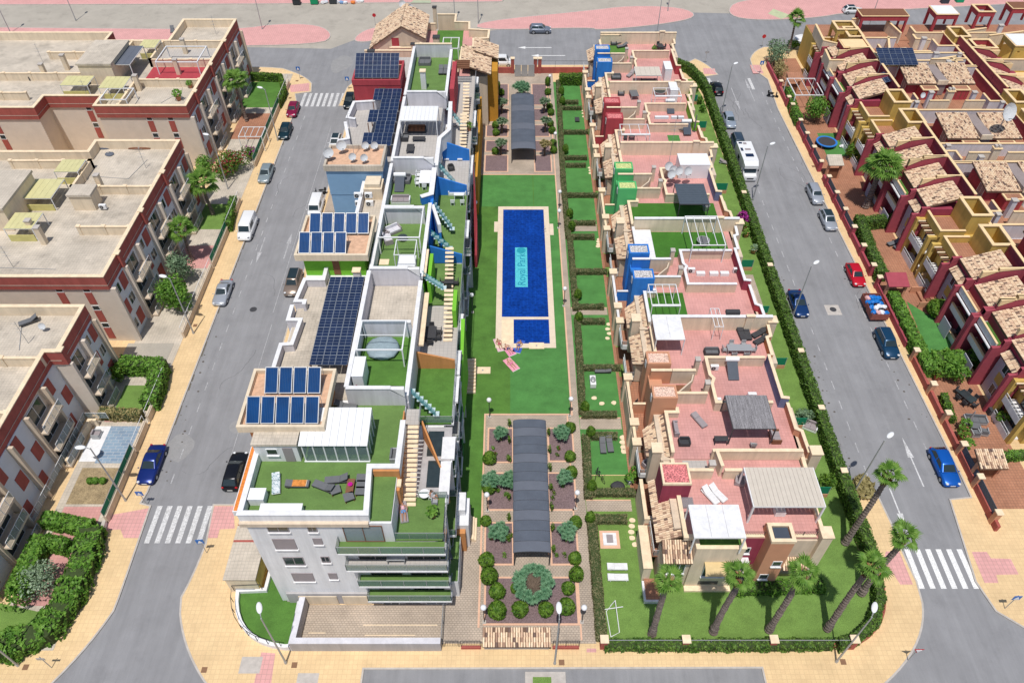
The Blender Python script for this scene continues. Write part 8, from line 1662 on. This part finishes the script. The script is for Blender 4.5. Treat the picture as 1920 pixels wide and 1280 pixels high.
# ================================================================ right: maroon and yellow terraced complex
XC = 67.3
M['maroon_lit'] = mat('sunlit_maroon_render', (.37, .070, .095), .9, .1)  # lighter copy of maroon, the sunlit tone of the walls put into its colour
M['mauve'] = mat('mauve_render', (.46, .45, .52), .9, .05, .8)
def module(yc, sys_, sxs, label, bigs):
    t = thing('apartment_building', label, 'building', (60, yc, 0), 'maroon and yellow terraced blocks')
    for sy in sys_:
        for sx in sxs:
            def fx(X): return X if X < 13.2 else 13.2+(X-13.2)*.5
            def r(X0, X1, D0, D1):
                X0, X1 = fx(X0), fx(X1); xa, xb = XC-sx*X0, XC-sx*X1; ya, yb = yc+sy*D0, yc+sy*D1; return min(xa, xb), max(xa, xb), min(ya, yb), max(ya, yb)
            def q(nm, m, X0, X1, D0, D1, z0, z1): return bxw(t, nm, m, *r(X0, X1, D0, D1), z0, z1)
            def p(X, D): return XC-sx*fx(X), yc+sy*D
            W = 'W' if sx > 0 else 'E'
            q('wall', 'lilac', .01, 7.6, .01, 13.84, 0, 6); q('terrace_floor', 'terra_tile', .05, 7.7, .1, 13.7, 6.0, 6.1)
            pwall(t, [p(7.7, .2), p(7.7, 13.7)], 6, 7.9, 'maroon_lit', .25, 'sandy'); pwall(t, [p(0, 13.75), p(7.7, 13.75)], 6, 8.3, 'lilac', .25, 'sandy'); pwall(t, [p(0, .2 if sy > 0 else 9), p(7.7, .2 if sy > 0 else 9)], 6, 8.2, 'lilac', .22, 'sandy'); pwall(t, [p(5.4, 5.6 if sy > 0 else 12.6), p(5.4, 3.2 if sy > 0 else 10.6), p(7.6, 3.2 if sy > 0 else 10.6)], 6, 8.0, 'lilac', .2, 'sandy'); pwall(t, [p(1.2, 2.6 if sy > 0 else 11.6), p(4.2, 2.6 if sy > 0 else 11.6)], 6, 8.4, 'cream', .2, 'sandy')
            capped(t, 'flue', 'lilac', *r(3.0, 3.6, 4.2 if sy > 0 else 12.9, 4.8 if sy > 0 else 13.5), 6, 8.8, 'kerb'); capped(t, 'flue', 'lilac', *r(6.2, 6.7, 1.6 if sy > 0 else 9.8, 2.1 if sy > 0 else 10.3), 6, 8.6, 'kerb')
            # ochre unit
            q('wall', 'ochre', 7.9, 13.2, .5, 4.85, 0, 6); q('terrace_floor', 'terra_tile', 10.3, 13.6, .8, 4.6, 6.0, 6.08)
            pwall(t, [p(10.4, .6), p(13.8, .6), p(13.8, 4.8)], 5.9, 6.95, 'ochre', .22, 'sandy')
            b = B(); x0, x1, y0, y1 = r(7.75, 10.3, .95, 4.8); b.wall([(x0+.1, y0+.1), (x1-.1, y0+.1), (x1-.1, y1-.1), (x0+.1, y1-.1)], .25, 5.9, 8.9, True); o = b.build('chimney_box', M['ochre'], t); b = B(); b.wall([(x0+.1, y0+.1), (x1-.1, y0+.1), (x1-.1, y1-.1), (x0+.1, y1-.1)], .42, 8.9, 9.02, True); b.build('coping', M['sandy'], o)
            for D in (.7, 4.5): q('column', 'ochre', 15.3, 16.2, D-.25, D+.25, 0, 5.9); q('beam', 'ochre', 13.85, 16.1, D-.2, D+.2, 5.5, 5.89)
            for k in range(7): q('slat', 'wood' if k % 2 else 'coping', 13.95, 15.9, 1.1+k*.5, 1.25+k*.5, 5.6, 5.75)
            for z in (.3, 3.0): q('balcony_slab', 'white', 13.25, 16.3, 1.0, 4.25, z-.2, z); q('balcony_parapet', 'white', 16.15, 16.3, 1.0, 4.25, z, z+.7); rail(t, [p(16.22, 1.0), p(16.22, 4.25)], z+.7, .35, 'white_metal', 1, 'clear_glass'); win(t, *sorted((p(0, 1.9)[1], p(0, 3.5)[1])), z+.1, z+2.1, p(13.2, 0)[0], W, frame='wood', sill=False)
            # two maroon units with tiled roofs
            for k, (D0, D1) in enumerate(((4.9, 9.3), (9.35, 13.8))):
                q('wall', 'maroon', 7.9, 13.6, D0, D1, 0, 7.0); dm, dM = (D0+.3, D1-.3)
                a, c = p(14.0, dm), p(14.0, dM); e, f = p(9.4, dM), p(9.4, dm); zz = 6.95+(.0 if k else .2)
                tile_roof(t, (*a, zz), (*c, zz), (*e, zz+1.45), (*f, zz+1.45), thick=.3) if sx > 0 or yc > 90 else None
                o = pwall(t, [p(8.3, D0+.1), p(8.3, D1-.05), p(11.6, D1-.05), p(13.4, D1-.05)], 6.5, [9.3, 9.3, 8.8, 7.8], 'maroon_lit', .26, 'sandy')
            # street front: mauve wall with windows and ochre panel
            q('front_wall', 'mauve', 13.6, 14.6, 5.1, 8.6, 0, 5.6); q('ochre_panel', 'ochre', 14.6, 14.66, 5.9, 7.6, 2.4, 3.7); y0, y1 = sorted((p(0, 6.1)[1], p(0, 7.4)[1]))
            win(t, y0, y1, 4.1, 5.3, p(14.6, 0)[0], W, frame='white_metal', sill=False); win(t, y0, y1, .8, 2.0, p(14.6, 0)[0], W, frame='white_metal', sill=False)
            a, c, e, f = p(15.3, 5.2), p(15.3, 8.5), p(13.7, 8.5), p(13.7, 5.2)
            tile_roof(t, (*a, 5.6), (*c, 5.6), (*e, 6.2), (*f, 6.2), thick=.2) if sx > 0 else None
            for D in (4.95, 8.9, 13.65): pwall(t, [p(13.4, D), p(15.6, D), p(17.4, D)], 0, [7.3, 6.3, 4.6], 'maroon_lit', .3, 'maroon_lit')
            q('front_wall', 'maroon_lit', 13.61, 13.9, 9.3, 13.5, 0, 6.9)
            for z in (.35, 3.1, 5.7):
                q('balcony_slab', 'white', 13.95, 16.2, 9.2, 13.4, z-.22, z); q('balcony_floor', 'terra_tile' if z < 5 else 'lawn' if sy > 0 else 'terra_tile', 14, 16, 9.3, 13.3, z+.005, z+.03)
                pwall(t, [p(16.15, 9.2), p(16.15, 13.4)], z, z+.75, 'white', .14, 'sandy'); win(t, *sorted((p(0, 10.8)[1], p(0, 12.2)[1])), z+.1, z+2.1, p(13.9, 0)[0], W, frame='dark_metal', sill=False) if z < 5 else None
            if sx > 0:
                for z in (5.3,): b = B(); b.tube([(*p(16.5, 9.3), z), (*p(16.5, 13.3), z)], .13, 8); b.build('rolled_awning', M['white'], t)
                q('garden_screen', 'mauve', 17.2, 17.35, 9.8, 11.8, .2, 2.2)
    for D0, D1 in bigs:   # broad clay roofs with the brown valley wall and crimson cupboards below
        y0, y1 = yc+D0, yc+D1; x0, x1 = 62.0, 72.6
        bxw(t, 'upper_storey', 'maroon_lit', x0+.5, x1-.5, y0+.5, y1, 6.1, 7.9); zf, zb = 8.0, 8.9
        for xa, xb in ((x0, XC-.75), (XC+.75, x1)): tile_roof(t, (xa, y0, zf), (xb, y0, zf), (xb, y1, zb), (xa, y1, zb))
        bxw(t, 'valley_wall', mat('brown_grey_wall', (.30, .25, .24), .9, .1), XC-.74, XC+.74, y0-.1, y1, 6.2, 8.6); bxw(t, 'valley_cap', 'cream', XC-.8, XC+.8, y0-.3, y0-.11, 8.0, 8.7)
        for xa in (64.0, 69.0):
            o = bxw(t, 'cupboard', 'red_wall', xa, xa+2.3, y0-1.5, y0+.4, 6.1, 7.7); bxw(o, 'cupboard_rim', 'sandy', xa-.1, xa+2.4, y0-1.6, y0-.2, 7.7, 7.85); bxw(o, 'cupboard_top', 'terra_tile', xa+.15, xa+2.15, y0-1.35, y0-.3, 7.851, 7.86)
            for k in range(3): bxw(o, 'slot', 'wood', xa+.4+k*.7, xa+.48+k*.7, y0-1.53, y0-1.5, 6.4, 7.5)
        win(t, y0+1.2, y0+2.6, 6.2, 7.6, x0+.5, 'W', frame='white_metal', sill=False, glass='shutter')
        for x in (XC-.4,): capped(t, 'chimney', 'cream', x-.5, x+.5, y0-4.2, y0-3.5, 6, 9.0, 'sandy', .1); [bxw(t, 'cowl', 'kerb', x-.45+j*.5, x-.1+j*.5, y0-4.1, y0-3.6, 9.0, 9.35) for j in range(2)]
    return t
m0 = module(47.4, (1,), (1,), 'maroon terraced block at the lower right edge of the picture', ())
m1 = module(75.1, (1, -1), (1,), 'maroon and yellow terraced block beside the red hatchback', ((7.4, 12.9), (-7.5, -1.9)))
m2 = module(102.8, (1, -1), (1, -1), 'maroon and yellow terraced block behind the broad headed palm', ((8.4, 13.6), (-7.5, -1.9)))
m3 = module(130.5, (-1,), (1, -1), 'maroon and yellow terraced block at the far right corner behind the small palm', ())
# far end of the complex: terraces with crimson and ochre pavilions
fe = thing('apartment_building', 'far end of the maroon complex with open crimson and ochre roof pavilions', 'building', (65, 128, 0), 'maroon and yellow terraced blocks')
bxw(fe, 'wall', 'ochre', 53.5, 95, 130.6, 137, 0, 6); bxw(fe, 'terrace_floor', 'terra_tile', 53.6, 95, 130.6, 136.9, 6.01, 6.1); bxw(fe, 'wall', 'maroon', 82, 95, 88, 116.9, 0, 5.9); bxw(fe, 'terrace_floor', 'terra_tile', 82, 95, 88, 116.9, 5.91, 6.0)
def pavilion(px0, px1, pf, pb, z, m, roof=None, nm='pavilion'):
    x0, x1, y0, y1 = RC(px0, px1, pf, pb, z); y1 = min(y1, y0+5.5)
    for x, y in ((x0, y0), (x1, y0), (x0, y1), (x1, y1)): bxw(fe, 'pavilion_pillar', m, x-.3 if x == x1 else x, x if x == x1 else x+.45, y-.3 if y == y1 else y, y if y == y1 else y+.45, 6.1, z-.9)
    b = B(); b.wall([(x0+.12, y0+.12), (x1-.12, y0+.12), (x1-.12, y1-.12), (x0+.12, y1-.12)], .26, z-.9, z-.1, True); b.build('pavilion_band', M[m], fe)
    b = B(); b.wall([(x0+.12, y0+.12), (x1-.12, y0+.12), (x1-.12, y1-.12), (x0+.12, y1-.12)], .42, z-.1, z, True); b.build('coping', M['sandy'], fe)
    if roof: bxw(fe, 'pavilion_roof', roof, x0+.1, x1-.1, y0+.1, y1-.1, z-.05, z+.08)
pavilion(1571, 1610, 55, 39, 9.3, 'ochre'); pavilion(1617, 1705, 30, 17, 9.3, 'red_wall', 'wood'); pavilion(1757, 1799, 27, 11, 9.3, 'red_wall', 'white_metal'); pavilion(1836, 1868, 22, 8, 9.3, 'red_wall'); pavilion(1900, 1945, 16, 4, 9.3, 'red_wall', 'wood'); pavilion(1833, 1872, 90, 73, 9.0, 'red_wall'); pavilion(1905, 1950, 86, 64, 9.2, 'ochre', 'white_metal'); pavilion(1583, 1632, 89, 74, 9.0, 'red_wall', 'sandy')
for pts in ([(1598, 35), (1612, 34)], [(1530, 45), (1545, 75), (1575, 82)], [(1548, 92), (1557, 112), (1582, 112)], [(1664, 38), (1690, 62)], [(1666, 68), (1668, 92), (1700, 90)], [(1712, 64), (1718, 72), (1745, 74)], [(1795, 60), (1850, 52)], [(1855, 66), (1920, 58)], [(1760, 110), (1800, 104)]): pwall(fe, PL(pts, 8.0), 6, 8.0, 'cream', .25, 'sandy')
for x0, x1, y, m in ((62, 70, 122.5, 'cream'), (72, 80, 124.5, 'lilac'), (66, 74, 119.2, 'lilac'), (76, 86, 119.6, 'cream'), (58.5, 66, 127.5, 'lilac'), (70, 84, 129.5, 'cream')): pwall(fe, [(x0, y+2.5), (x0, y), (x1, y)], 6, 8.0, m, .25, 'sandy')
for px, py in ((1735, 72), (1880, 48), (1758, 100)): x, y = P(px, py, 8.4); capped(fe, 'flue', 'white', x-.35, x+.35, y, y+.6, 6, 8.4, 'kerb')
pv = thing('photovoltaic_array', 'solar panels tilted on a frame behind the far maroon gables', 'solar panels', (60, 110, 8), 'photovoltaic arrays'); x, y = P(1652, 122, 9.2); pv_grid(pv, (x, y, 9.2), (2.0, 0, 0), (0, 1.25, .35), 3, 3); [bxw(pv, 'support', 'steel', x+i*1.5, x+i*1.5+.08, y+.2, y+.28, 7, 9.2) for i in range(4)]
pv = thing('photovoltaic_array', 'small dark solar panels on a tiled gable of the maroon row', 'solar panels', (55, 112, 7.5), 'photovoltaic arrays'); x, y = P(1633, 160, 8.2); pv_grid(pv, (x, y, 7.95), (1.1, 0, .35), (0, 1.5, 0), 3, 2); bxw(pv, 'rail', 'steel', x, x+.1, y, y+3, 7.75, 7.9)
dish(1875, 238, 9.2, .4, 'large pale satellite dish on the broad clay roof', 2.6); dish(1726, 188, 8, .3, 'small white dish on the mauve terrace wall', .9); table(1912, 500, 6.1, 0, 1.6, 1.6, 'round green covered table on the maroon complex terrace', 'wicker', 'parasol_green', .7, None, True); sofa(1805, 322, 6.15, 0, 'dark grey sofa on the walled terrace of the maroon row', 1.9, .9, 'wicker'); sofa(1822, 312, 6.15, 0, 'grey armchair on the walled terrace', 1.0, .9, 'steel', 'shutter'); x0, x1, y0, y1 = RC(1800, 1835, 332, 316, 6.11); bxw(m2, 'green_rug', 'lawn_light', x0, x1, y0, y1, 6.101, 6.115)
# street gardens ----------------------------------------------------
b = B(); b.box(47.2, 53, 40, 136, .1, .15); struct('right_garden_ground', b, M['terra_tile'])
for nm, pts in (('garden_lawn', [(1700, 565), (1740, 590), (1800, 600), (1815, 660), (1745, 672)]), ('play_lawn', [(1532, 250), (1575, 250), (1590, 292), (1552, 296)])): b = B(); b.prism(PL(pts, .16), .1, .165); struct(nm, b, M['lawn_light'])
wl = thing('garden_wall', 'maroon low wall with peach capped piers and dark netting along the right pavement', 'wall', (46.9, 90, .1))
seg = [(37.5, 60.2), (62.0, 72.8), (74.8, 96.8), (98.8, 116.5), (118.3, 133)]
for y0, y1 in seg: bxw(wl, 'wall', 'red_band' if y0 < 62 else 'maroon_lit', 46.75, 47.05, y0, y1, .1, 1.0)
for y in (38.5, 42.6, 46.6, 50.7, 54.8, 59.9, 72.6, 75.0, 79, 83, 87, 91, 95, 99, 103, 107, 111, 116, 118.5, 124): capped(wl, 'pier', 'terracotta_wall' if y < 62 else 'maroon_lit', 46.65, 47.15, y-.25, y+.25, .1, 2.0, 'coping')
for y0, y1 in ((38.8, 46.3), (83.2, 95), (99.2, 111)): bxw(wl, 'netting', 'canopy', 46.88, 46.92, y0, y1, 1.0, 1.9)
def gcan(px, py, w, m, lab, tiled=False):
    x, y = P(px, py, 2.9); t = thing('gate_canopy', lab, 'gate', (x, y, .1))
    for dx in (-w/2+.2, w/2-.2): bxw(t, 'pillar', 'terracotta_wall', x+dx-.15, x+dx+.15, y+.3, y+.7, .1, 2.6)
    if tiled: tile_roof(t, (x-w/2, y-.2, 2.6), (x+w/2, y-.2, 2.6), (x+w/2, y+1.8, 3.2), (x-w/2, y+1.8, 3.2), pitch=.2)
    else: b = B(); b.prism([(x-w/2, y), (x+w/2, y), (x+w/2, y+2), (x-w/2, y+2)], 2.6, [2.7, 2.7, 3.3, 3.3]); b.build('roof', M[m], t)
    bxw(t, 'gate_leaf', 'wood', x-w/2+.4, x+w/2-.4, y+.45, y+.52, .15, 1.9)
gcan(1570, 308, 2.2, 'beige_tile', 'beige roofed gate canopy beside the play lawn'); gcan(1688, 535, 2.6, 'maroon_lit', 'maroon roofed gate canopy by the peach steps'); gcan(1866, 872, 2.8, 'coping', 'pink tiled gate canopy at the lower right', True); gcan(1492, 150, 2.2, 'terra_tile', 'terracotta gate canopy at the far right corner')
V_ = lambda *a: PL(a, 1.6)
hedge(V_((1612, 405), (1632, 460), (1656, 512)), 1.3, 1.7, 'tall hedge behind the maroon wall beside the silver cars', 'hedge'); hedge(V_((1625, 412), (1678, 407)), 1.2, 1.7, 'short hedge branch towards the maroon house', 'hedge'); hedge(V_((1676, 548), (1705, 610), (1748, 692)), 1.3, 1.6, 'long green hedge beside the waste trailer', 'bright', leaf=.17); hedge(V_((1478, 165), (1492, 205), (1500, 222)), 1.0, 1.7, 'narrow hedge opposite the dark cars', 'bright')
hedge(V_((1752, 668), (1845, 668)), 1.8, 1.6, 'leafy bright hedge across the garden beside the teal crossover', 'bright', leaf=.2, wob=.15); hedge(V_((1775, 730), (1792, 778)), .7, .9, 'low planted border by the terracotta yard', 'dark'); hedge(V_((1890, 845), (1960, 840)), .9, .9, 'yellow green hedge by the pink gate canopy', 'bright')
shrub(1756, 583, 2.3, 'large round clipped shrub beside the garden steps', 'dark', group='large shrubs'); bush(1788, 702, 1.4, 1.3, 1.9, 'lime green round tree in the terracotta yard', 'bright', n=1300, name='tree'); bush(1532, 212, 2.3, 2.1, 2.8, 'bright round tree beside the far maroon houses', 'bright', n=2000, name='tree'); bush(1600, 288, 1.6, 1.5, 1.8, 'dark bush by the play lawn', 'dark', n=800); bush(1455, 105, 2.2, 3.2, 2.8, 'leafy bush at the far right corner', 'olive', n=1600); bush(1462, 135, 1.2, 2.4, 2.0, 'reddish bush along the far right wall', 'dry', n=700); bush(1490, 85, 1.8, .8, 1.2, 'low hedge bush behind the far palm', 'bright')
for i, (px, py) in enumerate(((1803, 805), (1800, 822), (1808, 842), (1755, 710), (1727, 470), (1871, 792), (1680, 350))): pot(px, py, .2, 'garden plant '+('in the border by the grey sofas', 'with pale stones in the border', 'palm like at the border end', 'by the yard corner', 'in a pale pot by the loungers', 'round agave in the shade', 'beside the broad headed palm')[i], 1.9, lf='dark' if i % 2 else 'bright')
lounger(1674, 458, .2, -1.2, 'grey lounger in the terracotta yard, upper of two', 'grey', .3); lounger(1686, 464, .2, -1.2, 'grey lounger in the terracotta yard, lower of two', 'grey', .3); dining(1809, 750, .2, .45, 1.0, 1.8, 'in the terracotta yard', 'wicker', (1, 2), 'glass')
sofa(1826, 790, .2, -.1, 'wide grey wicker sofa in the terracotta yard', 2.4, .9, 'steel', 'grey_cushion'); table(1826, 802, .2, -.1, 1.1, .8, 'grey wicker coffee table between the sofas', 'steel', 'grey_cushion', .45); sofa(1826, 815, .2, PI, 'grey wicker armchair facing the wide sofa, left', .9, .8, 'steel', 'grey_cushion'); sofa(1842, 812, .2, PI-.2, 'grey wicker armchair facing the wide sofa, right', .9, .8, 'steel', 'grey_cushion'); parasol(1812, 795, .2, 'closed grey parasol by the wide sofa', 'shutter', closed=True)
t = thing('gas_barbecue', 'black gas barbecue by the mauve house wall', 'barbecue', at(1862, 775, .2)); x, y = P(1862, 775, .2); bxw(t, 'cart', 'wicker', x-.7, x+.7, y-.3, y+.3, .2, 1.0); b = B(); b.tube([(x-.35, y, 1.0), (x+.35, y, 1.0)], .26, 10); b.build('lid', M['black'], t)
pergola((1492, 1545, 178, 147), 2.9, .2, 'white framed pergola in the far terracotta garden', 3, beams=.14); parasol(1502, 92, .2, 'white open parasol in the far corner garden', 'white', 1.8, 2.4)
t = thing('trampoline', 'dark round trampoline with blue rim on the play lawn', 'trampoline', at(1548, 272, .17)); x, y = P(1548, 272, .17); b = B(); b.cyl(x, y, .75, .8, 1.4, 24); b.build('mat', M['dark_metal'], t); b = B(); b.wall([(x+1.5*math.cos(k*.2618), y+1.5*math.sin(k*.2618)) for k in range(24)], .3, .72, .83, True); b.build('rim', M['blue'], t); [bxw(t, 'leg', 'steel', x+dx-.04, x+dx+.04, y+dy-.04, y+dy+.04, .17, .72) for dx in (-1, 1) for dy in (-1, 1)]
st = thing('garden_steps', 'peach walled steps with brown risers by the round shrub', 'stairs', at(1735, 565, .2)); x, y = P(1745, 562, .2)
for k in range(4): bxw(st, 'step', 'terra_tile' if k % 2 == 0 else 'wood', x-1.4+k*.5, x-.9+k*.5, y-1.3, y+1.3, .15, .5+k*.16)
for y_ in (y-1.45, y+1.35): bxw(st, 'side_wall', 'terracotta_wall', x-2.2, x+.8, y_, y_+.12, .15, 1.1)
lounger(1779, 610, .2, PI/2, 'weathered lounger in the shade by the blue grey wall, upper', 'light', .1); lounger(1790, 623, .2, PI/2, 'weathered lounger in the shade by the blue grey wall, lower', 'light', .1)
for i, (px, py) in enumerate(((1582, 268), (1578, 275), (1589, 272))): x, y = P(px, py, .3); b = B(); b.ball(x, y, .4, .45, .35, .22, 10, 6, .2); o = b.build('pool_float', M['white' if i == 1 else 'stripe']); tag(o, ('turquoise striped', 'white', 'pink edged striped')[i]+' inflatable on the play lawn', 'inflatable', 'inflatables on the play lawn')
